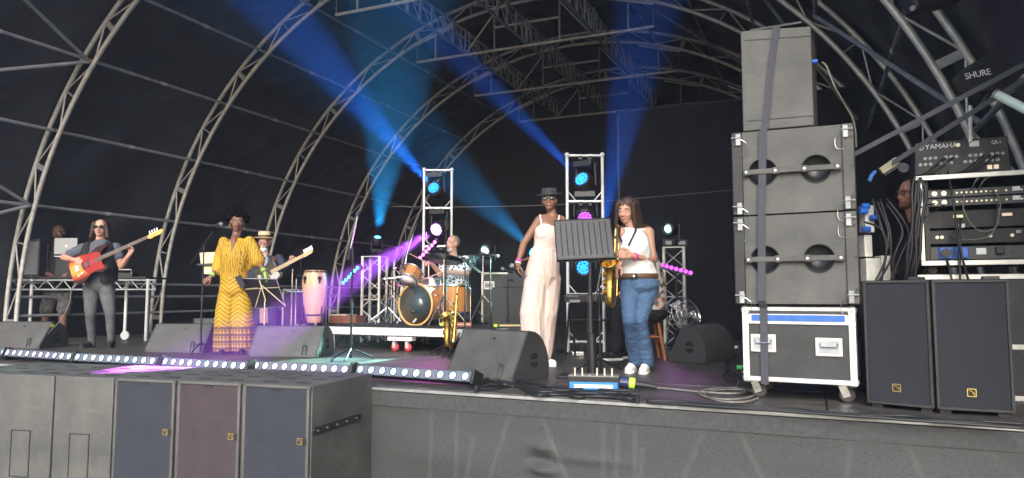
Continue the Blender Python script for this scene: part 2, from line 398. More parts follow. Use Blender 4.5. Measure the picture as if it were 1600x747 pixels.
for i in range(0, 60):
    x = AX0 - RC + 2 * RC * i / 59; h = AZC + AE * math.sqrt(max(0, RC ** 2 - (x - AX0) ** 2)) + .05
    rows.append([Vector((x, yb + .03 * noise.noise(Vector((x * 1.5, z * h * .4 / 14, 2))) + .02 * math.sin(x * 2.5), -1.15 + (h + 1.15) * z / 14)) for z in range(15)])
obj('back_wall', MB().grid(rows), M('black_back_cloth', (.006, .007, .012), .75, 0, .25, 2, .1, 30), cp, world=True, smooth=True)

# black masking drape upstage right with a cable strung in front of it
dr = thing('masking_drape', 'black masking drape hanging upstage behind the saxophone player', 'drape', (0, 12.2, 0))
dm = M('black_serge', (.004, .0042, .006), .9, 0, .2, 3, .2, 60)
rows = []
for i in range(161):
    x = -3.15 + 4.75 * i / 160
    rows.append([Vector((x, 12.2 + .05 * math.sin(x * 11) * (1 - z * .5) + .03 * noise.noise(Vector((x * 2, z, 4))), 4.0 * z)) for z in (0, .2, .4, .6, .8, 1)])
obj('cloth', MB().grid(rows), dm, dr, world=True, smooth=True)
obj('pipe', MB().cyl((-3.2, 12.2, 4.02), (1.62, 12.2, 4.02), .03), blackmetal, dr, world=True)
obj('support_pole', MB().cyl((-3.18, 12.25, 0), (-3.18, 12.25, 4.05), .03), blackmetal, dr, world=True)
obj('support_pole', MB().cyl((1.55, 12.25, 0), (1.55, 12.25, 4.05), .03), blackmetal, dr, world=True)
tag(obj('safety_line', MB().tube(spline([P(612, 323, 11.4), P(760, 323, 11.3), P(900, 318, 11.2), P(1040, 306, 11.2), P(1146, 297, 11.2), P(1200, 293, 11.2)], 5), .005, 6), cable_g), 'thin pale line strung across the stage in front of the black back cloth', 'line')
# ------------------------------------------------------------------ loudspeakers
def badge(parent, m, s=.05):          # small square badge with a quarter disc
    k = MB()
    for a, b in (((-1, -1), (1, -1)), ((1, -1), (1, 1)), ((1, 1), (-1, 1)), ((-1, 1), (-1, -1))):
        k.beam((a[0] * s / 2, 0, a[1] * s / 2), (b[0] * s / 2, 0, b[1] * s / 2), .004, s * .12, up=Vector((0, 1, 0)))
    k.prism([(-.38 * s, .30 * s)] + [(-.38 * s + .75 * s * math.sin(R(a)), -.42 * s + .75 * s * math.cos(R(a))) for a in (0, 25, 45, 65, 90)] + [(.3 * s, -.3 * s), (.1 * s, .05 * s), (-.1 * s, .2 * s)], -.002, .002)
    return obj('badge', k.xf(m), gold, parent)
WS, HS, DS = .570, 1.30, .85
def front_sub(i, a, yaw, kind, label):
    t = thing('subwoofer', label, 'loudspeaker', (a.x, a.y, -1.2), yaw, 'subwoofers standing on end in front of the stage')
    w = WS - .006
    if kind == 'back':
        auto(obj('cabinet', MB().box((w / 2, DS / 2, HS / 2), (w, DS, HS)), cabsub, t, bevel=.008))
        k = MB()
        for z0, z1, x0, x1 in ((.86, .866, .17, .36), (.5, .506, .17, .36)): k.box(((x0 + x1) / 2, -.002, (z0 + z1) / 2), (x1 - x0, .004, .006))
        for x in (.17, .36): k.box((x, -.002, .683), (.006, .004, .366))
        obj('connector_plate', k, blackplastic, t)
        obj('plate_cover', MB().box((.265, -.0012, .68), (.17, .0024, .34)), cabsub, t)
    else:
        k = MB(); k.box((w / 2, DS / 2 + .012, HS / 2), (w, DS - .024, HS))
        for x in (.012, w - .022): k.box((x + .005, .006, HS / 2), (.022, .024, HS))
        k.box((w / 2, .006, HS - .011), (w, .024, .022)); k.box((w / 2, .006, .011), (w, .024, .022))
        auto(obj('cabinet', k, cabsub, t, bevel=.004))
        obj('grille', MB().box((w / 2, .004, HS / 2), (w - .05, .014, HS - .05)), grille_maroon if kind == 'maroon' else grille_navy, t, bevel=.004)
        obj('latch', MB().box((w * .5, -.004, HS - .032), (.075, .01, .014)), blackplastic, t, bevel=.003)
        obj('latch_plate', MB().box((w - .036, -.005, .92), (.032, .01, .045)), blackplastic, t, bevel=.003)
        badge(t, Matrix.Translation((w - .075, -.005, .92)), .04)
    for xx, yy in ((.12, .15), (.40, .15), (.12, .36), (.40, .36), (.12, .58), (.40, .58)):
        obj('stacking_slot', MB().box((xx, yy, HS + .001), (.11, .035, .006)), blackplastic, t, bevel=.002)
    if i == 4:
        k = MB(); k.prism([(.04, -.027), (.66, -.027), (.68, 0), (.66, .027), (.04, .027), (.02, 0)], 0, .012, Matrix.Translation((w, 0, .985)) @ Matrix.Rotation(R(90), 4, 'Z'))
        rl = obj('runner', k.xf(Matrix.Translation((.014, 0, 0))), blackplastic, t, bevel=.004)
        for q in (.08, .2, .33, .46, .6): obj('bolt', MB().cyl((w + .012, q, .985), (w + .019, q, .985), .009, n=8), steel, rl)
    return t
SUBYAW = [R(8), R(7.5), R(7), R(6), R(5)]
cnr = [None] * 5; cur = Vector((-3.235, 3.99, 0))
for i in range(4, -1, -1):
    cur = cur - Vector((math.cos(SUBYAW[i]), math.sin(SUBYAW[i]), 0)) * .575; cnr[i] = cur.copy()
    if i: cur = cur - Vector((0, .006, 0))
front_sub(-1, cnr[0] - Vector((math.cos(SUBYAW[0]), math.sin(SUBYAW[0]), 0)) * .575, SUBYAW[0], 'back', 'grey plain backed subwoofer cut off by the left picture edge')
for i, (kind, lab) in enumerate((('back', 'grey subwoofer turned to show its plain back, just inside the left picture edge'),
        ('back', 'grey subwoofer showing its plain back, between the edge one and the first grille'),
        ('navy', 'subwoofer with dark navy grille standing left of the maroon grilled one'),
        ('maroon', 'subwoofer with faded maroon brown grille in front of the stage'),
        ('navy', 'end subwoofer with navy grille and black runner on its scuffed side'))):
    front_sub(i, cnr[i], SUBYAW[i], kind, lab)

# side-fill subwoofers on the stage, right
def stage_sub(a, b, h, label):
    d = b - a; yaw = math.atan2(d.y, d.x); w = d.length - .012
    t = thing('stage_subwoofer', label, 'loudspeaker', (a.x, a.y, .03), yaw, 'pair of subwoofers at the right stage edge')
    k = MB(); k.box((w / 2, .28, h / 2), (w, .52, h))
    for x in (.008, w - .008): k.box((x, .006, h / 2), (.018, .032, h))
    k.box((w / 2, .006, h - .008), (w, .032, .018)); k.box((w / 2, .006, .008), (w, .032, .018))
    auto(obj('cabinet', k, cabdark, t, bevel=.003))
    obj('grille', MB().box((w / 2, .008, h / 2), (w - .036, .016, h - .036)), M('charcoal_grille_cloth', (.019, .021, .027), .9, 0, .15, 6, .5, 600), t)
    badge(t, Matrix.Translation((w * .46, -.003, .11)), .045)
    for x in (.05, w - .05):
        obj('foot', MB().box((x, .06, -.015), (.06, .05, .03)), rubber, t); obj('foot', MB().box((x, .45, -.015), (.06, .05, .03)), rubber, t)
    obj('clip', MB().box((w * .8, .05, h + .012), (.09, .05, .022)), blackplastic, t, bevel=.004)
    return t
stage_sub(F(1356, 636), F(1464, 646.5), .80, 'left of two black subwoofers at the right stage edge, beside the flight case')
stage_sub(F(1465, 646.8), F(1591, 654), .80, 'right of two black subwoofers, at the right edge of the stage below the rack')

# ------------------------------------------------------------------ PA stack: flight case, two big line array boxes, a small one, strap
CA = F(1163, 622); CB = F(1336, 637)
pyaw = R(-3.5); CWID = .735
case_ply = M('flight_case_laminate', (.03, .031, .032), .5, 0, .4, 4, .05, 200, scuff=.3)
case_alu = M('case_aluminium', (.62, .61, .57), .4, .45, .2, 10, .06, 40)
blue_tape = M('blue_tape', (.03, .12, .40), .5, 0, .2, 30)
def flight_case(label, loc, yaw, w, d, z0, h, handles, name='flight_case', tape=False, wheels=True, group=None):
    t = thing(name, label, 'flight case', loc, yaw, group)
    obj('shell', MB().box((w / 2, d / 2, z0 + h / 2), (w - .012, d - .012, h - .012)), case_ply, t)
    e = .026
    for n_, (c, s_) in enumerate([(((w / 2), y, z), (w, e, e)) for y in (e / 2, d - e / 2) for z in (z0 + e / 2, z0 + h - e / 2)] + [((x, d / 2, z), (e, d, e)) for x in (e / 2, w - e / 2) for z in (z0 + e / 2, z0 + h - e / 2)] + [((x, y, z0 + h / 2), (e, e, h)) for x in (e / 2, w - e / 2) for y in (e / 2, d - e / 2)]):
        obj('edge_extrusion', MB().box((c[0], c[1], c[2]), (s_[0] + .001 * (n_ % 3), s_[1] + .001 * (n_ % 3), s_[2] + .001 * (n_ % 3))), case_alu, t, bevel=.003)
    for x in (0, w):
        for z in (z0, z0 + h):
            for y in (0, d):
                sx = 1 if x == 0 else -1; sz = 1 if z == z0 else -1; sy = 1 if y == 0 else -1
                obj('ball_corner', MB().ell((x + sx * .022, y + sy * .022, z + sz * .022), (.034, .034, .034), n=12, m=8), alu, t, smooth=True)
    if tape:
        obj('lid_joint', MB().box((w / 2, -.002, z0 + h * .84), (w - .05, .014, h * .135)), case_alu, t, bevel=.003)
        obj('blue_label', MB().box((w / 2, -.011, z0 + h * .855), (w - .13, .003, h * .085)), blue_tape, t)
        obj('lid_joint', MB().box((w / 2, -.002, z0 + h * .035), (w - .05, .014, h * .06)), case_alu, t, bevel=.003)
        obj('edge_extrusion', MB().box((.022, -.002, z0 + h / 2), (.044, .012, h)), case_alu, t, bevel=.003)
        obj('edge_extrusion', MB().box((w - .022, -.002, z0 + h / 2), (.044, .012, h)), case_alu, t, bevel=.003)
    for hx, hz in handles:
        hd = obj('handle', MB().box((hx, -.006, z0 + hz), (.17, .012, .125)), case_alu, t, bevel=.004)
        obj('recess', MB().box((hx, -.010, z0 + hz), (.13, .008, .085)), alu_dull, hd, bevel=.003)
        k = MB().tube([(hx - .055, -.014, z0 + hz + .022), (hx - .05, -.026, z0 + hz + .002), (hx + .05, -.026, z0 + hz + .002), (hx + .055, -.014, z0 + hz + .022)], .006)
        obj('bail', k, steel, hd)
        for bx in (-.075, .075):
            for bz in (-.05, .05): obj('rivet', MB().cyl((hx + bx, -.012, z0 + hz + bz), (hx + bx, -.016, z0 + hz + bz), .005, n=6), alu, hd)
    if wheels:
        for x in (.07, w - .09):
            for y in (.1, d - .1):
                wh = obj('castor', MB().lathe([(.0, -.02), (.035, -.02), (.052, -.016), (.052, .016), (.035, .02), (0, .02)], 18, Matrix.Translation((x + .02, y, .052)) @ Matrix.Rotation(R(90), 4, 'X') @ Matrix.Rotation(R(12), 4, 'Y')), rubber, t, smooth=True)
                k = MB()
                for sy in (-.027, .027): k.beam((x - .01, y + sy, z0 - .004), (x + .02, y + sy, .04), .004, .05, up=Vector((1, 0, 0)))
                k.box((x, y, z0 - .003), (.1, .1, .008)); obj('fork', k, steel, wh)
                obj('hub', MB().cyl((x + .02, y - .03, .052), (x + .02, y + .03, .052), .012), steel, wh)
    return t
fz0, fh = .125, .525
flight_case('wheeled black flight case with a blue label stripe under the loudspeaker stack', (CA.x, CA.y, 0), pyaw, CWID, .62, fz0, fh, ((.14, .27), (.565, .255)), tape=True)
def box_local(px, py, y=-.04):       # photo position on the stack's front plane, in the stack's own x and z
    v, fy = ray(px, py); o = Vector((CA.x, CA.y, 0)); n = Vector((math.sin(pyaw), -math.cos(pyaw), 0))
    t_ = (o - Vector((0, 0, CAMH)) + n * -y).dot(n) / v.dot(n); w_ = v * t_ + Vector((0, 0, CAMH)) - o
    return w_.dot(Vector((math.cos(pyaw), math.sin(pyaw), 0))), w_.z
def line_box(z0l, z0r, z1l, z1r, x0, x1, y0, d, label):
    t = thing('line_array_box', label, 'loudspeaker', (CA.x, CA.y, min(z0l, z0r)), pyaw, 'big line array boxes stacked on the flight case')
    zo = min(z0l, z0r)
    def zz(x, b):
        u = (x - x0) / (x1 - x0); return (z0l + (z0r - z0l) * u if b == 0 else z1l + (z1r - z1l) * u) - zo
    def slab(xa, xb, ya, yb, g0=.0, g1=.0):
        return MB().add([(xa, ya, zz(xa, 0) + g0), (xb, ya, zz(xb, 0) + g0), (xb, ya, zz(xb, 1) - g1), (xa, ya, zz(xa, 1) - g1), (xa, yb, zz(xa, 0) + g0), (xb, yb, zz(xb, 0) + g0), (xb, yb, zz(xb, 1) - g1), (xa, yb, zz(xa, 1) - g1)],
                        [(0, 1, 2, 3), (7, 6, 5, 4), (0, 4, 5, 1), (1, 5, 6, 2), (2, 6, 7, 3), (3, 7, 4, 0)])
    sw = .075
    zm = lambda x: zz(x, 0) + (zz(x, 1) - zz(x, 0)) * .5
    auto(obj('cabinet', carve(slab(x0 + sw, x1 - sw, y0, y0 + d, .004, .004), [MB().ell((x0 + (x1 - x0) * u, y0 - .002, zm(x0 + (x1 - x0) * u)), (.1, .075, .1), None, 28, 16) for u in (.26, .70)]), cabpaint, t))
    for s_, xa, xb in ((0, x0, x0 + sw), (1, x1 - sw, x1)):
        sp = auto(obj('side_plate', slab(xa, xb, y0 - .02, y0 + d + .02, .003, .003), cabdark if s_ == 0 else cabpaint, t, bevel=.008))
        xm = (xa + xb) / 2
        for u in (.16, .5, .84):
            zc = zz(xm, 0) + (zz(xm, 1) - zz(xm, 0)) * u
            obj('bolt', MB().cyl((xm + (-.018 if s_ == 0 else .022), y0 - .02, zc), (xm + (-.018 if s_ == 0 else .022), y0 - .026, zc), .011, n=10), blackplastic, sp)
        for u in (.08, .90):
            zc = zz(xm, 0) + (zz(xm, 1) - zz(xm, 0)) * u
            lk = obj('rigging_link', MB().box((xm + (.012 if s_ == 0 else -.012), y0 - .026, zc), (.034, .022, .085)), alu_dull, t, bevel=.004)
            obj('pin', MB().cyl((xm - .035, y0 - .04, zc + .015), (xm + .035, y0 - .04, zc + .015), .005, n=8), alu_dull, lk)
            obj('lanyard', MB().tube(spline([(xm + (.03 if s_ == 0 else -.03), y0 - .04, zc), (xm + (.075 if s_ == 0 else -.075), y0 - .03, zc - .04), (xm + (.06 if s_ == 0 else -.07), y0 - .025, zc - .11), (xm + (.03 if s_ == 0 else -.02), y0 - .025, zc - .12)], 5), .0025, 5), steel, lk)
    for u in (.26, .70):
        x = x0 + (x1 - x0) * u; zc = zm(x)
        obj('port', MB().lathe([(.0975, -.002), (.093, -.024), (.075, -.047), (.045, -.063), (.0, -.070)], 28, Matrix.Translation((x, y0 - .002, zc)) @ Matrix.Rotation(R(90), 4, 'X'), caps=False), M('port_liner', (.022, .022, .022), .4), t, smooth=True)
        obj('port_rim', MB().tube([(x + .098 * math.cos(a), y0 - .003, zc + .098 * math.sin(a)) for a in [i * math.pi / 14 for i in range(29)]], .004, 6), cabdark, t)
    a = Vector((x0 + sw + .01, y0 - .03, zm(x0 + sw))); b = Vector((x1 - sw - .01, y0 - .03, zm(x1 - sw)))
    hb = obj('carry_bar', MB().beam(a, b, .03, .038), cabpaint, t, bevel=.006)
    for u in (.03, .34, .64, .97):
        c = a.lerp(b, u); obj('boss', MB().beam(c - Vector((.022, 0, 0)), c + Vector((.022, 0, 0)), .04, .05), cabpaint, hb, bevel=.008)
        obj('screw', MB().cyl(c + Vector((0, -.02, 0)), c + Vector((0, -.026, 0)), .009, n=8), steel, hb)
    return t
LX = [box_local(*p_) for p_ in ((1148, 474), (1344, 478), (1148, 338), (1340, 328), (1148, 207), (1337, 191))]
x0_, x1_ = LX[0][0] + .005, LX[1][0]
zb = fz0 + fh + .018
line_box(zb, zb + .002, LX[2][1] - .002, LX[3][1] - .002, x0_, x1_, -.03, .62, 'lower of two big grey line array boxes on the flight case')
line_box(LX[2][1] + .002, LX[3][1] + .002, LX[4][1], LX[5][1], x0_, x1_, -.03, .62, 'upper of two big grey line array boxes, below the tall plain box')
T0 = [box_local(*p_, y=.0) for p_ in ((1161, 206), (1272, 196), (1161, 48), (1271, 40))]
t = thing('top_box', 'tall plain grey loudspeaker standing on top of the line array stack', 'loudspeaker', (CA.x, CA.y, T0[0][1]), pyaw)
zt = T0[0][1]
def qb(x0, x1, z00, z01, z10, z11, y0, y1):
    return MB().add([(x0, y0, z00), (x1, y0, z01), (x1, y0, z11), (x0, y0, z10), (x0, y1, z00), (x1, y1, z01), (x1, y1, z11), (x0, y1, z10)], [(0, 1, 2, 3), (7, 6, 5, 4), (0, 4, 5, 1), (1, 5, 6, 2), (2, 6, 7, 3), (3, 7, 4, 0)])
auto(obj('cabinet', qb(T0[0][0], T0[1][0], .002, T0[1][1] - zt + .002, T0[2][1] - zt, T0[3][1] - zt, 0, .5), cabpaint, t, bevel=.008))
for u in (.1, .9):
    xa, xb = T0[0][0] + .03, T0[1][0]; za = (T0[2][1] - zt) * u; zb_ = (T0[1][1] - zt) + (T0[3][1] - T0[1][1]) * u
    obj('seam', MB().beam((xa, -.002, za), (xb, -.002, zb_), .006, .006), blackplastic, t)
obj('top_plate', MB().box(((T0[0][0] + T0[1][0]) / 2, .25, T0[2][1] - zt + .012), (.36, .4, .02)), blackplastic, t, bevel=.004)
obj('connector', MB().cyl((T0[1][0] + .001, .06, .62 * (T0[2][1] - zt)), (T0[1][0] + .035, .06, .62 * (T0[2][1] - zt)), .016), M('blue_connector', (.02, .10, .55), .4), t)
# ratchet strap round the stack
strap_m = M('grey_webbing', (.060, .060, .072), .85, 0, .15, 30, .4, 500)
pts = []
for px, py, y in ((1213, 42, -.012), (1205, 100, -.012), (1196, 195, -.014), (1192, 205, -.066), (1190, 340, -.07), (1190, 470, -.07), (1193, 482, -.022), (1195, 600, -.024)):
    x, z = box_local(px, py, y); pts.append((x, y, z))
t = tag(thing('ratchet_strap', 'grey webbing strap run down over the stacked boxes and flight case', 'strap', (CA.x, CA.y, 0), pyaw), 'grey webbing strap run down over the stacked boxes and flight case', 'strap')
k = MB(); pts = [Vector((pts[0][0] + .01, .5, pts[0][2] + .012)), Vector((pts[0][0], -.006, pts[0][2] + .012))] + [Vector(p_) for p_ in pts]
pts.append(Vector((pts[-1].x, .3, pts[-1].z - .03)))
rows = [[p_ - Vector((.026, 0, 0)), p_ + Vector((.026, 0, 0))] for p_ in pts]
obj('webbing', k.grid(rows), strap_m, t, solid=.003)
# the second strap, slanting off to the roof leg
k = MB(); a = P(1318, 250, 4.95); b = P(1600, 101, 4.4)
tag(obj('guy_strap', MB().beam(a, b, .003, .034, up=UP), strap_m), 'upper dark webbing strap slanting from the stack up to the right picture edge', 'strap', 'slanting straps')
a = P(1388, 259, 5.0); b = P(1600, 124, 4.5)
tag(obj('guy_strap', MB().beam(a, b, .003, .034, up=UP), strap_m), 'lower webbing strap with a ratchet, slanting up over the mixer', 'strap', 'slanting straps')
t = thing('ratchet', 'small steel ratchet buckle on the lower slanting strap', 'ratchet', P(1395, 280, 5.0), YAW)
k = MB().beam(P(1376, 268, 5.0), P(1402, 250, 5.0), .03, .05); obj('body', k, M('ratchet_zinc', (.42, .40, .28), .45, .6), t, world=True, bevel=.004)
obj('lever', MB().beam(P(1381, 273, 4.98), P(1408, 256, 4.98), .02, .02), steel, t, world=True)
obj('drum', MB().cyl(P(1412, 262, 4.96), P(1412, 262, 5.03), .035, n=14), strap_m, t, world=True)
obj('blue_grip', MB().tube([P(1368, 268, 4.98), P(1362, 274, 4.98), P(1358, 283, 4.98)], .014), blue_tape, t, world=True)
# speaker cable from the top box
tag(obj('speaker_cable', MB().tube(spline([P(1284, 97, 4.85), P(1292, 105, 4.85), P(1304, 135, 4.85), P(1318, 160, 4.9), P(1334, 190, 4.95), P(1338, 230, 5.0)], 6), .007, 6), cable_g), 'grey cable plugged into the side of the tall top loudspeaker', 'cable')

# ------------------------------------------------------------------ stage monitors (wedges)
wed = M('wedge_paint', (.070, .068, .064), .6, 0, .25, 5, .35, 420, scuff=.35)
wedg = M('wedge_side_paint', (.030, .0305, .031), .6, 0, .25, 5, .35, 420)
def wedge(loc, yaw, w, label, h=.40, d=.50, green=False, sticker=False):
    t = thing('stage_monitor', label, 'stage monitor', loc, yaw, 'stage monitors on the floor')
    prof = [(0, 0), (.0, .045), (.20 * d / .5, h * .985), (.225 * d / .5, h), (.26 * d / .5, h)]
    for a in (10, 25, 40, 55, 70, 82): prof.append((.26 * d / .5 + (d * .50) * math.sin(R(a)) * .98, .07 + (h - .07) * math.cos(R(a)) * 1.0))
    prof += [(d * 1.0, .06), (d * .98, 0)]
    mk = lambda a, b, pr: MB().prism(pr, a, b, Matrix.Rotation(R(-90), 4, 'Z') @ Matrix.Scale(-1, 4, (1, 0, 0)))
    def ext(x0, x1, pr):
        n = len(pr); return MB().add([(x0, y, z) for y, z in pr] + [(x1, y, z) for y, z in pr], [tuple(range(n)), tuple(range(2 * n - 1, n - 1, -1))] + [((i + 1) % n, i, n + i, n + (i + 1) % n) for i in range(n)])
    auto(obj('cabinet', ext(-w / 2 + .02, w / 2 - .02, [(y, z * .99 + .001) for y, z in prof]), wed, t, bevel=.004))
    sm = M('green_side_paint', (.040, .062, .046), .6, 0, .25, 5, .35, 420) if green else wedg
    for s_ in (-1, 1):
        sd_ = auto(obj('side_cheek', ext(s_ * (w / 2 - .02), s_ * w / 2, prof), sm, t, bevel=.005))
        cx, cz = d * .58, h * .40
        for up_ in (1, -1):
            pr = [(cx - .05, cz + up_ * .012)] + [(cx - .05 * math.cos(R(a)), cz + up_ * (.012 + .055 * math.sin(R(a)))) for a in range(20, 170, 25)] + [(cx + .05, cz + up_ * .012)]
            obj('grip_hole_shade', ext(s_ * (w / 2 - .004), s_ * (w / 2 + .0015), pr), M('hole_shade', (.002, .002, .002), .9), sd_)  # nothing is cut: a solid near-black inlay paints the shade inside the grip
    obj('stud', MB().cyl((.05, .158 * d / .5, h * .83), (.05, .145 * d / .5, h * .84), .008, n=8), blackplastic, t)
    k = MB(); k.tube([(w * .28, -.003, .03), (w * .28, .022, .14)], .006, 6); k.tube([(w * .33, -.003, .03), (w * .33, .022, .14)], .006, 6); k.tube([(w * .28, .022, .14), (w * .33, .022, .14)], .006, 6)
    obj('connector_recess', k, blackplastic, t)
    obj('grille', ext(-w / 2 + .03, w / 2 - .03, [(.27 * d / .5, h + .002), (.30 * d / .5, h * .985 + .002), (d * .62, h * .78), (d * .60, h * .76), (.28 * d / .5, h * .96)]), grille_navy, t)
    if sticker:
        obj('tape_label', MB().box((w / 2 + .003, d * .40, h * .86), (.004, .055, .035), Matrix.Rotation(R(8), 3, 'X')), M('lime_tape', (.45, .75, .03), .5), t)
    return t
a = F(700, 586); b = F(800, 598); dd = b - a; c = (a + b) / 2
wedge((c.x, c.y, 0), math.atan2(dd.y, dd.x), .83, 'large dark stage monitor in front of the woman in the pale jumpsuit', h=.42, d=.47)
a = F(395, 556); b = F(490, 561); dd = b - a; c = (a + b) / 2
wedge((c.x, c.y, 0), R(16), .86, 'stage monitor with a greenish side in front of the singer in yellow', h=.36, d=.52, green=True)
a = F(222, 549); c = F(262, 551)
wedge((c.x + .1, c.y, 0), R(14), .82, 'stage monitor to the right of the bass player\'s feet', h=.36, d=.5)
c = F(308, 545); wedge((c.x, c.y + .35, 0), R(50), .62, 'stage monitor with a lime tape mark, half hidden behind another', h=.40, d=.5, sticker=True)
c = F(16, 545); wedge((c.x, c.y, 0), R(14), .9, 'stage monitor with lime tape mark at the left picture edge', h=.36, d=.5, sticker=True)
a = F(1022, 557); b = F(1072, 565)
wedge((F(1068, 561).x, F(1068, 561).y, 0), R(-112), .64, 'dark stage monitor turned sideways behind the saxophone player\'s feet', h=.41, d=.47)

# ------------------------------------------------------------------ LED bars along the stage edge
led_w = [M('led_white', (.9, .9, .9), .3, emit=(1, .96, .9), estr=.75), M('led_blue', (.6, .8, 1), .3, emit=(.42, .74, 1), estr=.7), M('led_pink', (.9, .7, 1), .3, emit=(.80, .56, 1), estr=.65)]
def led_bar(pa, pb, cols, label):
    a = F(*pa); b = F(*pb); a.z = b.z = 0; d = b - a; L = d.length; yaw = math.atan2(d.y, d.x)
    t = thing('led_bar', label, 'LED bar', (a.x, a.y, 0), yaw, 'LED bars lying along the stage edge')
    tilt = Matrix.Translation((0, 0, .045)) @ Matrix.Rotation(R(-22), 4, 'X')
    pr = [(0, .0), (0, .088), (.05, .095), (.12, .07), (.12, .01)]
    def ext(x0, x1, pr_): n = len(pr_); return MB().add([(x0, y, z) for y, z in pr_] + [(x1, y, z) for y, z in pr_], [tuple(range(n)), tuple(range(2 * n - 1, n - 1, -1))] + [((i + 1) % n, i, n + i, n + (i + 1) % n) for i in range(n)]).xf(tilt)
    obj('housing', ext(.012, L - .012, pr), blackmetal, t, bevel=.003)
    obj('front_plate', MB().box((L / 2, -.004, .045), (L - .05, .008, .078)).xf(tilt), M('led_plate', (.15, .17, .20), .4, .3, .2, 8), t)
    for x in (.0, L):
        pe = MB().box((x, .055, .045), (.022, .15, .12)).xf(tilt); obj('end_cap', pe, blackplastic, t, bevel=.004)
        k = MB().beam((x, .05, .075), (x, .05, .004), .012, .05, up=Vector((0, 1, 0))); k.box((x, .06, .004), (.04, .16, .008)); obj('bracket', k, blackmetal, t)
    n = 10
    for i in range(n):
        x = L * (i + .6) / (n + .2)
        rg = obj('lens_ring', MB().lathe([(.034, 0), (.036, .006), (.030, .008), (.030, 0)], 16, tilt @ Matrix.Translation((x, -.007, .045)) @ Matrix.Rotation(R(90), 4, 'X')), blackplastic, t)
        obj('lens', MB().lathe([(.031, .0), (.028, .006), (.016, .010), (.0, .011)], 16, tilt @ Matrix.Translation((x, -.006, .045)) @ Matrix.Rotation(R(90), 4, 'X')), led_w[cols[i]], rg, smooth=True)
    return t
led_bar((-82, 558), (9, 563), [1] * 10, 'LED bar cut by the left picture edge, only its blue end showing')
led_bar((4, 563), (113, 571), [2, 2, 0, 2, 2, 2, 2, 2, 0, 0], 'LED bar with pink lamps, second from the left end of the row')
led_bar((112, 571), (245, 579), [1, 1, 0, 0, 1, 1, 1, 1, 0, 0], 'LED bar with blue and white lamps below the bass player')
led_bar((249, 579), (386, 588), [1, 1, 0, 0, 1, 1, 1, 1, 0, 0], 'LED bar with blue lamps in its middle, left of the singer\'s monitor')
led_bar((390, 586), (547, 594), [0, 0, 2, 2, 2, 2, 0, 0, 2, 2], 'LED bar with pink lamps in front of the greenish stage monitor')
led_bar((552, 593), (738, 607), [1, 1, 1, 1, 1, 0, 0, 1, 1, 1], 'nearest LED bar with blue lamps, left of the large stage monitor')
# ------------------------------------------------------------------ stage lights
lens_glass = M('dark_lens', (.02, .02, .025), .1)
headplastic = M('lamp_plastic', (.014, .014, .016), .4, 0, .2, 15)
display = M('display_label', (.55, .57, .6), .4)
def emitm(name, col, e): return M(name, col, .3, emit=col, estr=e)
def moving_head(src, aim, col, power, angle, label, hang=False, r=.095, e=12., body=1.0, cells=True, blend=.25, soft=.05, yawf=YAW, group='moving head lights'):
    src = Vector(src); d = (Vector(aim) - src).normalized()
    t = thing('moving_head', label, 'stage light', src, 0, group)
    piv = src - d * .13 * body; sgn = 1 if hang else -1
    x = UP.cross(d).normalized()
    base = piv + UP * (sgn * .27 * body)
    rot = rotz(math.atan2(x.y, x.x))
    obj('base', MB().box(base, (.30 * body, .22 * body, .09 * body), rot), headplastic, t, world=True, bevel=.01)
    obj('label_panel', MB().box(base + x.cross(UP) * -.112 * body, (.12 * body, .006, .035 * body), rot), display, t, world=True)
    for s_ in (-1, 1):
        a = piv + x * (s_ * .165 * body)
        obj('yoke_arm', MB().beam(a - UP * (sgn * .05 * body), base + x * (s_ * .15 * body), .03 * body, .06 * body, up=FWD), headplastic, t, world=True, bevel=.012)
    fm = frame_mat(piv, d.orthogonal(), d.cross(d.orthogonal()), d)
    hd = obj('head', MB().lathe([(.0, -.13), (.09, -.125), (.125, -.08), (.138, .0), (.132, .09), (.122, .128), (.105, .13), (.10, .115), (0, .112)], 24, fm @ Matrix.Scale(body, 4)), headplastic, t, world=True, smooth=True)
    em = emitm('lamp_' + name_col(col) + '_%d' % int(e * 10), col, e)
    if cells:
        pos = [(0, 0)] + [(.38 * math.cos(a), .38 * math.sin(a)) for a in [k * math.pi / 3 for k in range(6)]] + [(.78 * math.cos(a), .78 * math.sin(a)) for a in [k * math.pi / 6 for k in range(12)]]
        for cx, cy in pos:
            obj('lens_cell', MB().lathe([(.021, .118), (.018, .128), (.009, .133), (0, .134)], 10, fm @ Matrix.Scale(body, 4) @ Matrix.Translation((cx * .1, cy * .1, 0))), em, hd, world=True, smooth=True)
    else:
        obj('lens', MB().lathe([(r, .118), (r * .8, .130), (r * .4, .137), (0, .139)], 20, fm @ Matrix.Scale(body, 4)), em, hd, world=True, smooth=True)
    if power:
        li = bpy.data.lights.new('beam', 'SPOT'); li.energy = power; li.color = col; li.spot_size = R(angle); li.spot_blend = blend; li.shadow_soft_size = soft
        lo = bpy.data.objects.new('beam', li); COL.objects.link(lo); lo.parent = t
        lo.matrix_world = ROOTM[t.name].inverted() @ Matrix.Identity(4)
        lo.location = d * .10; lo.rotation_euler = d.to_track_quat('-Z', 'Y').to_euler()
    return t
NC = {}
def name_col(c): return NC.setdefault(tuple(c), 'abcdefghijkl'[len(NC)])
PB = 1.25
BLUE = (.015, .20, 1.0); CYAN = (.02, .48, 1.0); MAG = (.62, .12, 1.0); MINT = (.45, .95, .85)
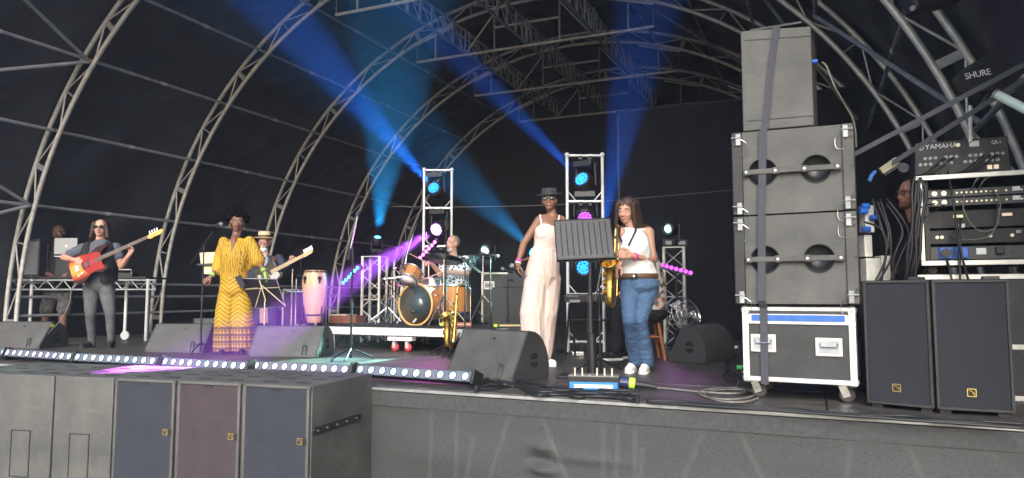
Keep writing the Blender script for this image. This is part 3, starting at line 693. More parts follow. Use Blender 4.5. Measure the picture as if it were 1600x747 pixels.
# flat ladder towers with lamps hung inside
def ladder_tower(px0, px1, ytop, d, nr, label):
    a = P(px0, ytop, d); b = P(px1, ytop, d); w = (b - a).length; h = a.z
    c = (a + b) / 2; t = thing('lighting_tower', label, 'truss tower', (c.x, c.y, 0), YAW, 'ladder towers for the lights')
    wt = M('white_tube', (.66, .66, .66), .4, .35, .15, 8)
    for x in (-w / 2, w / 2):
        obj('post', MB().cyl((x, 0, 0), (x, 0, h), .021), wt, t, smooth=False)
        obj('post_cap', MB().ell((x, 0, h), (.034, .034, .034)), wt, t, smooth=True)
        obj('base_plate', MB().box((x, 0, .006), (.3, .4, .012)), blackmetal, t)
    dz = .60
    for i in range(nr):
        z = h - .01 - dz * i
        if z < .05: break
        obj('rung', MB().cyl((-w / 2, 0, z), (w / 2, 0, z), .018), wt, t)
        if i:
            for s_ in (-1, 1): obj('gusset', MB().cyl((s_ * w / 2, 0, z + .14), (s_ * (w / 2 - .11), 0, z + .01), .008, n=6), wt, t)
        obj('clamp', MB().box((-.06, -.01, z - .035), (.05, .07, .05)), blackmetal, t); obj('clamp', MB().box((.06, -.01, z - .035), (.05, .07, .05)), blackmetal, t)
    return h
D1, D2 = 10.9, 9.0
ladder_tower(663, 706, 265, D1, 5, 'white ladder tower of lamps behind the drummer')
ladder_tower(886, 941, 242, D2, 5, 'white ladder tower of lamps between the woman in the hat and the saxophone player')
moving_head(P(677, 293, D1 - .08), P(405, -20, 6.6), BLUE, 26000 * PB, 9, 'moving head sending a blue beam up left from the drummer\'s tower', hang=True, e=1.3, body=.88)
moving_head(P(681, 359, D1 - .22), P(505, 464, 8.3), MAG, 52000 * PB, 9, 'moving head with a bright magenta beam beside the drummer\'s head', hang=True, e=26, body=.88)
moving_head(P(908, 279, D2 - .06), P(610, -20, 6.4), BLUE, 15000 * PB, 8, 'topmost moving head on the tower by the saxophone player, lit blue', hang=True, e=1.3, body=.92)
moving_head(P(914, 341, D2 - .02), P(905, 420, 8.0), MAG, 0, 10, 'dim pink moving head, second from the top of the saxophone player\'s tower', hang=True, e=.3, body=.92)
moving_head(P(912, 418, D2 - .06), P(900, 460, 7), BLUE, 0, 10, 'blue lit moving head behind the music stand, lowest on its tower', hang=True, e=1.3, body=.92)
moving_head(P(938, 372, 10.2), P(1010, 20, 9.6), BLUE, 14000 * PB, 19, 'moving head hidden behind the tower, beaming blue up to the roof', e=5, body=.9)
moving_head(P(834, 392, 10.0), P(640, 200, 8.6), CYAN, 4500 * PB, 22, 'moving head behind the woman in the jumpsuit with a wide cyan beam', e=14, body=.8)
moving_head(P(590, 370, 10.7), P(612, 150, 10.0), CYAN, 9000 * PB, 30, 'small moving head on a truss column sending a cyan cone up', e=22, body=.55, cells=False, r=.08)
moving_head(P(1042, 358, 10.1), P(985, 374, 9.7), MINT, 1500 * PB, 17, 'moving head with a pale green beam on the right truss column', e=14, body=.85, cells=False, r=.055)
moving_head(P(757, 392, 10.6), P(700, 440, 9.8), MINT, 2200 * PB, 20, 'moving head behind the cymbals with a pale mint beam', e=8, body=.8, cells=False, r=.07)
# square box truss columns
def box_column(c, w, h, label, top=True, name='truss_column'):
    t = thing(name, label, 'truss column', (c.x, c.y, 0), R(10), 'square truss columns')
    cs = [(-w / 2, -w / 2), (w / 2, -w / 2), (w / 2, w / 2), (-w / 2, w / 2)]
    for x, y in cs: obj('chord', MB().cyl((x, y, 0), (x, y, h), .024), alu, t)
    n = int(h / .25)
    for i in range(n):
        z0, z1 = h * i / n, h * (i + 1) / n
        for f_ in range(4):
            a, b = cs[f_], cs[(f_ + 1) % 4]
            if i % 2: a, b = b, a
            obj('lacing', MB().cyl((*a, z0 + .02), (*b, z1 - .02), .008, n=6), alu, t)
    for f_ in range(4): obj('ring', MB().cyl((*cs[f_], h * .5), (*cs[(f_ + 1) % 4], h * .5), .01, n=6), alu, t)
    obj('base_plate', MB().box((0, 0, .006), (w + .2, w + .2, .012)), blackmetal, t); obj('top_plate', MB().box((0, 0, h + .006), (w + .04, w + .04, .012)), alu, t)
    return t
c = P(1054, 460, 10.2); hc = P(1054, 388, 10.2).z; box_column(c, .28, hc, 'aluminium truss column behind the saxophone player, by the wedge')
c = P(585, 460, 10.9); hc = P(585, 402, 10.9).z; box_column(c, .28, hc, 'aluminium truss column left of the bass drum')
t = thing('dimmer_case', 'low dark equipment box on top of the right truss column', 'box', P(1052, 388, 10.2), YAW)
zt_ = P(1054, 388, 10.2).z
obj('body', MB().box((0, 0, .07), (.36, .3, .1)), cabdark, t, bevel=.008); obj('panel', MB().box((0, -.152, .07), (.28, .006, .05)), alu_dull, t)
# tilted LED battens on stands
def batten(pa, pb, d, n, col, e, label, power=0., stand=None):
    a = P(*pa, d); b = P(*pb, d - .15); c = (a + b) / 2; c.z = 0
    t = thing('led_batten', label, 'LED bar', (c.x, c.y, 0), 0, 'LED battens on stands')
    obj('housing', MB().beam(a, b, .09, .075), headplastic, t, world=True, bevel=.008)
    em = emitm('batten_' + name_col(col) + '_%d' % int(e * 10), col, e); u = (b - a).normalized()
    nn = (-FWD + UP * .25); nn = (nn - u * nn.dot(u)).normalized()
    for i in range(n):
        q = a.lerp(b, (i + .5) / n) + nn * .045
        obj('lens', MB().lathe([(.027, .0), (.025, .006), (.014, .010), (0, .012)], 14, frame_mat(q, u, nn.cross(u), nn)), em, t, world=True, smooth=True)
    m_ = a.lerp(b, .5)
    obj('stand_pole', MB().cyl((m_.x, m_.y, .0), (m_.x, m_.y, m_.z), .016), blackmetal if not stand else steel, t, world=True)
    for q in range(3):
        an = q * 2.09 + .4; obj('stand_leg', MB().cyl((m_.x, m_.y, .25), (m_.x + .3 * math.cos(an), m_.y + .3 * math.sin(an), .012), .01, n=6), blackmetal, t, world=True)
    if power:
        li = bpy.data.lights.new('glow', 'SPOT'); li.energy = power; li.color = col; li.spot_size = R(120); li.spot_blend = 1; li.shadow_soft_size = .15
        lo = bpy.data.objects.new('glow', li); COL.objects.link(lo); lo.parent = t; lo.location = ROOTM[t.name] @ (m_ + nn * .12); lo.rotation_euler = (nn - UP * .3).to_track_quat('-Z', 'Y').to_euler()
    return t
PINK = (1.0, .12, .95); PURP = (.5, .06, 1.0)
batten((657, 405), (684, 376), 10.6, 6, PINK, 2.6, 'tilted LED batten with pink lamps behind the drums', 30, stand=True)
batten((537, 444), (564, 416), 10.4, 6, CYAN, 2, 'tilted LED batten with cyan lamps behind the conga', 5)
batten((1031, 415), (1083, 429), 9.6, 7, (.75, .05, 1.0), 1.5, 'LED batten with violet lamps right of the saxophone player', 3)

# ------------------------------------------------------------------ stands, microphones
def mic(t, p, d, parent=None):
    d = Vector(d).normalized(); p = Vector(p); par = parent or t
    obj('microphone', MB().tube([p, p + d * .12, p + d * .13], [.011, .017, .019], 12), blackplastic, par, world=True, smooth=True)
    obj('microphone_grille', MB().ell(p + d * .15, (.027, .027, .027)), M('mic_mesh', (.32, .32, .33), .35, .8, .4, 120, .6, 500), par, world=True, smooth=True)
def stand_base(t, foot, h, mat=None, tripod=True, r=.011):
    mat = mat or blackmetal
    obj('pole', MB().tube([foot + UP * .02, foot + UP * (h * .5), foot + UP * (h * .5 + .002), foot + UP * h], [r * 1.25, r * 1.25, r, r], 10), mat, t, world=True)
    obj('clutch', MB().cyl(foot + UP * (h * .48), foot + UP * (h * .53), r * 1.9), blackplastic, t, world=True)
    if tripod:
        for q in range(3):
            an = q * 2.094 + YAW + .5; e_ = foot + Vector((.26 * math.cos(an), .26 * math.sin(an), .012))
            lg = obj('leg', MB().cyl(foot + UP * .13, e_, .009, n=8), mat, t, world=True); obj('rubber_foot', MB().ell(e_, (.016, .016, .012), n=8, m=6), rubber, lg, world=True)
    else:
        obj('round_base', MB().lathe([(.13, 0), (.13, .012), (.03, .03), (0, .03)], 24, Matrix.Translation(foot)), mat, t, world=True, smooth=False)
# singer's boom stand
f0 = F(313, 552); ds = dep(f0)
t = thing('mic_stand', 'boom microphone stand held by the singer in yellow', 'microphone stand', f0, 0, 'microphone stands')
top = P(319, 383, ds); stand_base(t, f0, top.z)
b0, b1 = P(299, 411, ds + .05), P(333, 362, ds - .05); obj('boom', MB().cyl(b0, b1, .009), blackmetal, t, world=True)
obj('counterweight', MB().cyl(b0, b0.lerp(b1, .06), .014), blackmetal, t, world=True)
mic(t, P(327, 354, ds - .06), P(352, 349, ds - .06) - P(327, 354, ds - .06))
tb = thing('lyric_sheets', 'cream lyric sheets clipped to the singer\'s microphone stand', 'paper', P(326, 430, ds), YAW)
pm = M('cream_paper', (.74, .62, .34), .7, 0, .06, 5)
obj('sheet', MB().add([P(312, 395, ds), P(336, 394, ds), P(338, 411, ds), P(314, 412, ds)], [(0, 1, 2, 3)]), pm, tb, world=True, solid=.003)
obj('sheet', MB().add([P(319, 416, ds), P(338, 415, ds), P(340, 429, ds), P(319, 428, ds)], [(0, 1, 2, 3)]), pm, tb, world=True, solid=.003)
obj('clamp', MB().beam(P(309, 413.5, ds - .03), P(337, 413.5, ds - .03), .03, .022), blackplastic, tb, world=True)
# straight stand centre left with microphone pointing up
f0 = F(548, 562); ds = dep(f0)
t = thing('mic_stand', 'tall empty microphone stand with its boom raised, left of the drums', 'microphone stand', f0, 0, 'microphone stands')
stand_base(t, f0, P(549, 385, ds).z, tripod=True)
obj('boom', MB().cyl(P(544, 405, ds), P(559, 337, ds), .008), steel, t, world=True)
obj('counterweight', MB().cyl(P(544, 406, ds), P(547, 388, ds), .016), blackmetal, t, world=True)
obj('mic_clip', MB().cyl(P(558, 338, ds), P(561, 330, ds), .028, .02), blackplastic, t, world=True)
# two slim stands in front of the drums
for px, ytop, yfoot, lab, tip in ((697, 352, 524, 'dark straight stand rising in front of the drummer', (697, 345)), (727, 408, 530, 'dark stand with a clip in front of the floor tom', (735, 404)), (766, 398, 532, 'microphone stand with a microphone beside the ride cymbal', None)):
    d_ = 8.6; a = P(px, ytop, d_); f0 = Vector((a.x, a.y, 0))
    t = thing('mic_stand', lab, 'microphone stand', f0, 0, 'microphone stands'); stand_base(t, f0, a.z, r=.009)
    if tip: obj('mic_clip', MB().cyl(a, P(*tip, d_), .018), blackplastic, t, world=True)
    else: mic(t, P(758, 397, d_), P(770, 399, d_) - P(758, 397, d_))
# keyboard player's boom microphone, near the jumpsuit
t = thing('mic_stand', 'low boom microphone stand left of the woman in the jumpsuit', 'microphone stand', F(793, 545), 0, 'microphone stands')
f0 = F(793, 545); ds = dep(f0); stand_base(t, f0, P(793, 432, ds).z); obj('boom', MB().cyl(P(793, 432, ds), P(806, 424, ds), .009), blackmetal, t, world=True)
mic(t, P(801, 427, ds), P(790, 422, ds) - P(801, 427, ds))
# music stands
def desk(t, corners, d0, d1, mat, ribs=0, frame=None):
    (x0, y0), (x1, y1), (x2, y2), (x3, y3) = corners
    a, b, c_, e_ = P(x0, y0, d0), P(x1, y1, d0), P(x2, y2, d1), P(x3, y3, d1)
    dk = obj('desk', MB().add([a, b, c_, e_], [(0, 1, 2, 3)]), mat, t, world=True, solid=.006)
    n = (b - a).cross(e_ - a).normalized(); n = n if n.dot(FWD) < 0 else -n
    for i in range(ribs):
        u = (i + 1.0) / (ribs + 1); p0 = a.lerp(b, u).lerp(e_.lerp(c_, u), .08); p1 = a.lerp(b, u).lerp(e_.lerp(c_, u), .86)
        obj('rib', MB().cyl(p0 + n * .006, p1 + n * .006, .004, n=6), blackplastic, dk, world=True)
    k = MB(); 
    for p0, p1 in ((a, b), (b, c_), (c_, e_), (e_, a)): k.cyl(p0, p1, .006, n=6)
    obj('rim', k, frame or blackplastic, dk, world=True)
    ld = e_.lerp(c_, .02) + n * .03; le = e_.lerp(c_, .98) + n * .03
    obj('ledge', MB().beam(e_.lerp(a, .03) + n * .02, c_.lerp(b, .03) + n * .02, .05, .012), blackplastic, dk, world=True)
    return a, b, c_, e_
f0 = Vector(F(926, 590)); ds = dep(f0)
t = thing('music_stand', 'large black music stand hiding part of the woman in the jumpsuit', 'music stand', f0, 0)
desk(t, ((866, 345), (953, 341), (961, 405), (871, 409)), ds + .1, ds - .05, M('desk_black', (.013, .013, .014), .42, 0, .3, 12), ribs=9)
obj('shaft', MB().tube([P(922, 405, ds), P(922, 470, ds), P(922.5, 471, ds), P(923, 520, ds), P(924, 521, ds), P(926, 588, ds)], [.016, .019, .026, .03, .042, .047], 14), blackmetal, t, world=True)
obj('collar', MB().cyl(P(922, 462, ds), P(922, 472, ds), .03), blackplastic, t, world=True)
obj('base_plate', MB().box((f0.x - .05, f0.y, .012), (.50, .34, .024), rotz(.1)), blackmetal, t, world=True, bevel=.005)
t2 = thing('mic_stand', 'thin microphone stand close behind the large music stand shaft', 'microphone stand', F(938, 582), 0, 'microphone stands')
f1 = F(938, 582); stand_base(t2, f1, P(938, 412, dep(f1)).z, r=.008); obj('boom', MB().cyl(P(930, 470, 6.5), P(942, 408, 6.4), .007), steel, t2, world=True)
# folding music stand by the singer
f0 = F(416, 553); f0 = F(414, 556); ds = dep(f0) + .25
t = thing('folding_music_stand', 'dark folding music stand tilted in front of the man in the straw hat', 'music stand', (P(414, 500, ds).x, P(414, 500, ds).y, 0), 0)
k_ = M('dark_folder', (.012, .011, .016), .5)
desk(t, ((369, 435), (432, 436), (446, 479), (392, 482)), ds - .12, ds + .05, k_, frame=alu_dull)
for a_, b_ in (((402, 450), (383, 452)), ((409, 446), (399, 480)), ((409, 446), (446, 478)), ((383, 452), (437, 449)), ((405, 437), (415, 470))):
    obj('desk_strut', MB().cyl(P(*a_, ds - .14), P(*b_, ds - .14 + .0), .006, n=6), M('brassy_strut', (.5, .42, .25), .4, .6), t, world=True)
obj('folder', MB().add([P(367, 433, ds - .2), P(377, 429, ds - .2), P(384, 446, ds - .18), P(377, 450, ds - .18)], [(0, 1, 2, 3)]), k_, t, world=True, solid=.02)
pf = P(414, 470, ds); obj('shaft', MB().cyl((pf.x, pf.y, .03), pf, .012), steel, t, world=True)
for q in range(3):
    an = q * 2.094 + .3; obj('leg', MB().cyl((pf.x, pf.y, .2), (pf.x + .25 * math.cos(an), pf.y + .25 * math.sin(an), .01), .007, n=6), steel, t, world=True)
# tablet stand beside the ride cymbal
t = thing('tablet_holder', 'black tablet tilted on a holder beside the drummer', 'tablet', P(735, 416, 8.7), YAW)
obj('tablet', MB().beam(P(722, 402, 8.75), P(750, 426, 8.7), .16, .014, up=UP), blackplastic, t, world=True, bevel=.004)
obj('holder', MB().cyl(P(727, 408, 8.66), P(735, 416, 8.72), .015), blackmetal, t, world=True)

# ------------------------------------------------------------------ drum riser and kit
ra = F(507, 509.5, .31); rb = F(762, 515, .31); rd = rb - ra; ryaw = math.atan2(rd.y, rd.x); rw = rd.length
t = thing('drum_riser', 'low white edged platform on castors under the drum kit', 'platform', (ra.x, ra.y, 0), ryaw)
obj('edge_frame', MB().box((rw / 2, 1.05, .255), (rw, 2.1, .10)), M('off_white_paint', (.66, .64, .60), .5, 0, .2, 5), t, bevel=.004)
obj('deck', MB().box((rw / 2, 1.05, .309), (rw - .02, 2.08, .008)), M('riser_carpet', (.012, .012, .014), .95, 0, .3, 20, .3, 200), t)
obj('edge_joint', MB().box((rw * .5, -.002, .255), (.008, .006, .1)), alu_dull, t)
for x in (.07, rw - .07):
    for y in (.1, 2.0): obj('leg', MB().cyl((x, y, 0), (x, y, .21), .024), white_p, t)
red = M('red_castor', (.45, .03, .04), .5)
for x in (rw * .445, rw * .525):
    for y in (.06, 1.9):
        wl_ = obj('castor', MB().lathe([(0, -.016), (.04, -.016), (.056, -.012), (.056, .012), (.04, .016), (0, .016)], 18, Matrix.Translation((x, y, .056)) @ Matrix.Rotation(R(90), 4, 'X')), red, t, smooth=True)
        k = MB()
        for sy in (-.024, .024): k.beam((x - .01, y + sy, .14), (x, y + sy, .045), .004, .045, up=Vector((1, 0, 0)))
        obj('fork', k, alu, wl_)
for y in (.06, 1.9): obj('castor_plate', MB().box((rw * .485, y, .165), (.36, .12, .05)), white_p, t, bevel=.004)
# brown box at the left end
a = P(506, 494, 9.45)
t = thing('wooden_box', 'brown wooden box with pale lid edge on the left end of the riser', 'box', (F(530, 506, .314).x, F(530, 506, .314).y + .2, .314), ryaw)
obj('body', MB().box((0, 0, .06), (.46, .26, .11)), M('brown_wood', (.17, .06, .035), .5, 0, .3, 8, .1, 40, stretch=(.3, 3, 3)), t, bevel=.004)
obj('lid', MB().box((-.08, 0, .125), (.30, .26, .018)), M('pale_wood', (.42, .36, .30), .5, 0, .2, 8), t, bevel=.003)
obj('divider', MB().box((-.02, -.131, .06), (.008, .004, .11)), blackplastic, t)
# drum helpers
wood = M('amber_lacquer', (.46, .20, .055), .28, .1, .22, 5, coat=.6, stretch=(1, 1, .3))
hoop = M('amber_hoop', (.62, .36, .13), .35, .1, .2, 8)
skin_d = M('smoky_drum_head', (.035, .045, .05), .12, 0, .4, 3, coat=.5)
skin_w = M('coated_drum_head', (.66, .60, .62), .5, 0, .08, 6)
def drum(t, name, c, axis, r, L, front, back, lugs=8, hoopm=None, hoop_r=.012):
    axis = Vector(axis).normalized(); fm = frame_mat(c, axis.orthogonal(), axis.cross(axis.orthogonal()), axis)
    sh = obj(name, MB().lathe([(r * .97, 0), (r, .001), (r, L), (r * .97, L)], 36, fm), wood, t, world=True)
    auto(sh)
    for z, mm in ((0, front), (L, back)):
        obj('drum_head', MB().lathe([(r * .985, z - .006 if z == 0 else z + .006), (0, z - .008 if z == 0 else z + .008)], 36, fm), mm, sh, world=True, smooth=True)
        obj('hoop', MB().tube([fm @ Vector((r * 1.025 * math.cos(a), r * 1.025 * math.sin(a), z)) for a in [k * math.pi / 18 for k in range(37)]], [(hoop_r, hoop_r * 1.6)] * 37, 6, cap=False), hoopm or steel, sh, world=True, smooth=True)
    for k in range(lugs):
        a = 2 * math.pi * (k + .5) / lugs; e_ = Vector((r * 1.03 * math.cos(a), r * 1.03 * math.sin(a), 0))
        lg = obj('lug', MB().cyl(fm @ (e_ + Vector((0, 0, L * .28))), fm @ (e_ + Vector((0, 0, L * .40))), .011, n=6), steel, sh, world=True)
        obj('tension_rod', MB().cyl(fm @ (e_ * 1.02 + Vector((0, 0, -.01))), fm @ (e_ * 1.02 + Vector((0, 0, L + .01))), .0035, n=5), steel, lg, world=True)
    return sh, fm
dk = 9.75
t = thing('bass_drum', 'amber bass drum with a smoky front head on the riser', 'drum', (P(650, 478, dk).x, P(650, 478, dk).y, .314))
bc = P(649, 476, dk); bc.z = .314 + .285
baxis = (RIGHT * .50 + FWD * .87)
sh, fm = drum(t, 'shell', bc, baxis, .28, .44, skin_d, skin_d, 10, hoop, .016)
obj('head_sticker', MB().box((0, 0, 0), (.075, .002, .022)).xf(fm @ frame_mat((0, 0, -.012), (1, 0, 0), (0, 0, 1)) ).xf(Matrix.Translation((0, 0, -.22))), white_p, sh, world=True)
for s_ in (-1, 1):
    p0 = bc + baxis.normalized() * .18 + baxis.cross(UP).normalized() * s_ * .27; p1 = p0 + baxis.cross(UP).normalized() * s_ * .10 - baxis.normalized() * .12; p1.z = .325
    obj('spur', MB().cyl(p0, p1, .010), steel, t, world=True)
obj('tom_post', MB().cyl(bc + baxis.normalized() * .2 + UP * .27, bc + baxis.normalized() * .2 + UP * .5, .014), steel, t, world=True)
t = thing('rack_tom', 'small amber tom mounted above the bass drum', 'drum', P(640, 432, 9.8))
drum(t, 'shell', P(637, 439, 9.72), (RIGHT * .28 + FWD * .62 + UP * .72), .135, .19, skin_w, skin_w, 6)
obj('mount', MB().cyl(P(645, 437, 9.85), P(664, 452, 9.9), .012), steel, t, world=True)
ft = P(711, 470, 9.9)
t = thing('floor_tom', 'amber floor tom at the drummer\'s side', 'drum', (ft.x, ft.y, .314))
drum(t, 'shell', Vector((ft.x, ft.y, .50)), (0.02, -.03, 1), .205, .37, skin_w, skin_w, 8)
for k in range(3):
    a = k * 2.094 + .2; obj('leg', MB().cyl((ft.x + .225 * math.cos(a), ft.y + .225 * math.sin(a), .318), (ft.x + .225 * math.cos(a), ft.y + .225 * math.sin(a), .72), .008, n=8), steel, t, world=True)
sp = P(676, 452, 10.15)
t = thing('snare_drum', 'chrome snare drum between the bass drum and the floor tom', 'drum', (sp.x, sp.y, .314))
drum(t, 'shell', Vector((sp.x, sp.y, .83)), (0, 0, 1), .175, .13, skin_w, skin_w, 8); t.children[0].data.materials[0] = steel
obj('stand_pole', MB().cyl((sp.x, sp.y, .32), (sp.x, sp.y, .83), .014), steel, t, world=True)
for k in range(3):
    a = k * 2.094; obj('stand_leg', MB().cyl((sp.x, sp.y, .5), (sp.x + .22 * math.cos(a), sp.y + .22 * math.sin(a), .322), .009, n=6), steel, t, world=True)
cym = M('bronze_cymbal', (.30, .24, .17), .32, .9, .2, 14); cymd = M('dark_cymbal', (.05, .05, .055), .35, .8, .2, 10)
def cymbal(px, py, d, r, tilt, mat, label, foot_z=.314, legs=True):
    c = P(px, py, d); t = thing('cymbal_stand', label, 'cymbal', (c.x, c.y, foot_z), 0, 'cymbals on stands')
    fm = Matrix.Translation(c) @ rotz(YAW) @ Euler((R(tilt[0]), R(tilt[1]), 0)).to_matrix().to_4x4()
    obj('cymbal', MB().lathe([(r, -.012), (r * .7, .0), (r * .25, .012), (r * .2, .026), (.006, .034), (.006, .028), (r * .2, .02), (r * .7, -.003), (r, -.014)], 36, fm), mat, t, world=True, smooth=True)
    obj('pole', MB().cyl((c.x, c.y, foot_z + .02), (c.x, c.y, c.z + .05), .012), steel, t, world=True)
    obj('wing_nut', MB().cyl((c.x, c.y, c.z + .035), (c.x, c.y, c.z + .06), .014), steel, t, world=True)
    for q in range(3):
        a = q * 2.094 + .35; e_ = Vector((c.x + .33 * math.cos(a), c.y + .33 * math.sin(a), foot_z + .012))
        obj('leg', MB().cyl((c.x, c.y, foot_z + .42), e_, .010, n=8), steel, t, world=True); obj('leg_stay', MB().cyl((c.x, c.y, foot_z + .1), Vector((c.x, c.y, foot_z + .42)).lerp(e_, .55), .007, n=6), steel, t, world=True)
    return t
cymbal(694, 404, 9.55, .27, (-14, 6), cymd, 'large dark cymbal in front of the drummer')
cymbal(755, 398, 10.1, .24, (-3, 0), cymd, 'flat cymbal on a chrome stand right of the drummer')
cymbal(612, 445, 10.0, .18, (2, 3), cym, 'pair of small cymbals left of the bass drum')
# hardware left of the kit
t = thing('drum_rack', 'chrome drum hardware stand left of the bass drum', 'stand', (P(608, 500, 9.7).x, P(608, 500, 9.7).y, .314))
for a, b in (((616, 408), (616, 502)), ((605, 436), (606, 502)), ((600, 436), (628, 433)), ((606, 480), (580, 500)), ((606, 480), (626, 502)), ((616, 420), (628, 430))):
    obj('tube', MB().cyl(P(*a, 9.7), P(*b, 9.7), .012), steel, t, world=True)
for p_ in ((616, 420), (605, 436), (616, 436)): obj('clamp', MB().ell(P(*p_, 9.7), (.026, .026, .026)), steel, t, world=True)
t = thing('kick_mic_stand', 'low boom stand holding a round microphone at the bass drum', 'microphone stand', (P(606, 500, 9.4).x, P(606, 500, 9.4).y, .314))
obj('boom', MB().cyl(P(606, 446, 9.45), P(642, 480, 9.4), .008), blackmetal, t, world=True); obj('microphone', MB().ell(P(646, 487, 9.38), (.042, .036, .042)), blackplastic, t, world=True, smooth=True)
obj('pole', MB().cyl(P(606, 446, 9.45), Vector((P(606, 446, 9.45).x, P(606, 446, 9.45).y, .32)), .010), blackmetal, t, world=True)
obj('round_base', MB().lathe([(.1, 0), (.1, .012), (.02, .022), (0, .022)], 20, Matrix.Translation((P(606, 446, 9.45).x, P(606, 446, 9.45).y, .314))), blackmetal, t, world=True)
t = thing('tom_mic', 'small clip microphone over the rack tom', 'microphone', P(653, 424, 9.65)); obj('microphone', MB().tube([P(627, 410, 9.65), P(632, 420, 9.65)], [.014, .018], 10), blackplastic, t, world=True); obj('gooseneck', MB().tube(spline([P(627, 410, 9.65), P(622, 416, 9.66), P(618, 428, 9.68)], 6), .005, 6), blackmetal, t, world=True)
t = thing('drum_stool', 'round black drum stool under the drummer', 'stool', (P(711, 470, 10.5).x, P(711, 470, 10.5).y, .314))
sc_ = P(709, 462, 10.5); obj('seat', MB().lathe([(0, 0), (.17, 0), (.18, .03), (.17, .075), (0, .085)], 24, Matrix.Translation((sc_.x, sc_.y, .72))), blackplastic, t, world=True, smooth=True); obj('pole', MB().cyl((sc_.x, sc_.y, .33), (sc_.x, sc_.y, .74), .02), steel, t, world=True)
for q in range(3):
    a = q * 2.094; obj('leg', MB().cyl((sc_.x, sc_.y, .5), (sc_.x + .24 * math.cos(a), sc_.y + .24 * math.sin(a), .325), .011, n=6), steel, t, world=True)

# ------------------------------------------------------------------ conga on its stand
cf = F(490, 541); dc = dep(cf)
t = thing('conga', 'tall pale wooden conga drum on a stand beside the guitarist', 'conga', (cf.x, cf.y, 0), YAW)
s_ = dc / FPX; zb_ = P(490, 504, dc).z; zt_ = P(490, 424, dc).z; H_ = zt_ - zb_
pale = M('pale_conga_wood', (.72, .42, .22), .3, 0, .12, 4, coat=.5, stretch=(6, 6, .4))
prof = [(.094, 0), (.125, .12), (.152, .35), (.170, .62), (.172, .75), (.165, .88), (.152, 1.0)]
auto(obj('shell', MB().lathe([(0, zb_)] + [(r_ * 1.02, zb_ + H_ * u) for r_, u in prof], 32), pale, t), 50)
obj('drum_head', MB().lathe([(.150, zt_ + .004), (.14, zt_ + .014), (0, zt_ + .014)], 32), M('rawhide', (.42, .26, .17), .6, 0, .2, 9), t, smooth=True)
obj('rim', MB().tube([(.160 * math.cos(a), .160 * math.sin(a), zt_ - .01) for a in [k * math.pi / 18 for k in range(37)]], .009, 8), M('bronze_rim', (.16, .09, .05), .35, .7), t, smooth=True)
for k in range(5):
    a = -math.pi / 2 - .62 + k * 1.2566; rr = .176
    lug = MB(); cx, cy = rr * math.cos(a), rr * math.sin(a)
    lug.prism([(-.028, 0), (-.022, .04), (0, .02), (.022, .04), (.028, 0), (.012, -.03), (.014, -.055), (0, -.075), (-.014, -.055), (-.012, -.03)], -.006, .006, Matrix.Translation((cx, cy, zt_ - .11)) @ rotz(a + math.pi / 2))
    lg = obj('lug_plate', lug, blackmetal, t); obj('tuning_rod', MB().cyl((cx * .98, cy * .98, zt_ - .11), (cx * .96, cy * .96, zt_), .005, n=6), steel, lg)
zr = P(490, 492, dc).z
obj('stand_ring', MB().tube([(.135 * math.cos(a), .135 * math.sin(a), zr) for a in [k * math.pi / 18 for k in range(37)]], .011, 8), blackmetal, t, smooth=True)
for k in range(3):
    a = k * 2.094 - .55; obj('stand_leg', MB().tube([(.14 * math.cos(a), .14 * math.sin(a), zr + .14), (.15 * math.cos(a), .15 * math.sin(a), zr), (.27 * math.cos(a), .27 * math.sin(a), .012)], .013, 8), blackmetal, t)
obj('stand_pole', MB().cyl((-.30, .1, 0), (-.30, .1, P(465, 436, dc).z), .013), steel, t)
obj('stand_pole', MB().cyl((-.36, .1, 0), (-.36, .1, P(456, 420, dc).z), .013), steel, t)
obj('cross_bar', MB().cyl((-.44, .1, P(458, 456, dc).z), (-.16, .02, P(478, 456, dc).z), .012), steel, t)
obj('cross_bar', MB().tube([(-.30, .1, P(462, 430, dc).z), (-.2, .06, P(462, 430, dc).z), (-.2, .06, P(462, 446, dc).z), (-.12, .06, P(462, 446, dc).z)], .008, 6), steel, t)
# small clip mic pole by the guitarist
t = thing('mic_stand', 'thin dark stand rising between the guitarist and the conga', 'microphone stand', (P(471, 500, dc + .2).x, P(471, 500, dc + .2).y, 0), 0, 'microphone stands')
a = P(471, 388, dc + .2); stand_base(t, Vector((a.x, a.y, 0)), a.z, r=.009); obj('mic_clip', MB().box(P(474, 399, dc + .18), (.05, .05, .09)), blackplastic, t, world=True)
# ------------------------------------------------------------------ side table, laptop, cabinet at the left
dt = 11.3
def lev(px, z, d): 
    p_ = P(px, 400, d); return Vector((p_.x, p_.y, z))
zt = P(130, 434, dt).z
t = thing('truss_table', 'long black table on silver legs with lattice edge behind the bass player', 'table', lev(130, 0, dt), YAW)
ax, bx = lev(8, zt, dt + .35), lev(248, zt, dt + .35); nx = (bx - ax).normalized()
obj('table_top', MB().box((ax + bx) / 2 + UP * .0, ((bx - ax).length, .75, .03), rotz(YAW)), M('table_black', (.013, .013, .014), .5, 0, .3, 8), t, world=True, bevel=.004)
fa, fb = lev(9, zt - .02, dt), lev(246, zt - .02, dt)
for dz, r_ in ((-.02, .016), (-.17, .014)): obj('edge_rail', MB().cyl(fa + UP * dz, fb + UP * dz, r_), alu_dull, t, world=True)
n = 18
for i in range(n):
    p0 = fa.lerp(fb, i / n) + UP * (-.02 if i % 2 else -.17); p1 = fa.lerp(fb, (i + 1) / n) + UP * (-.17 if i % 2 else -.02); obj('lattice', MB().cyl(p0, p1, .008, n=6), alu_dull, t, world=True)
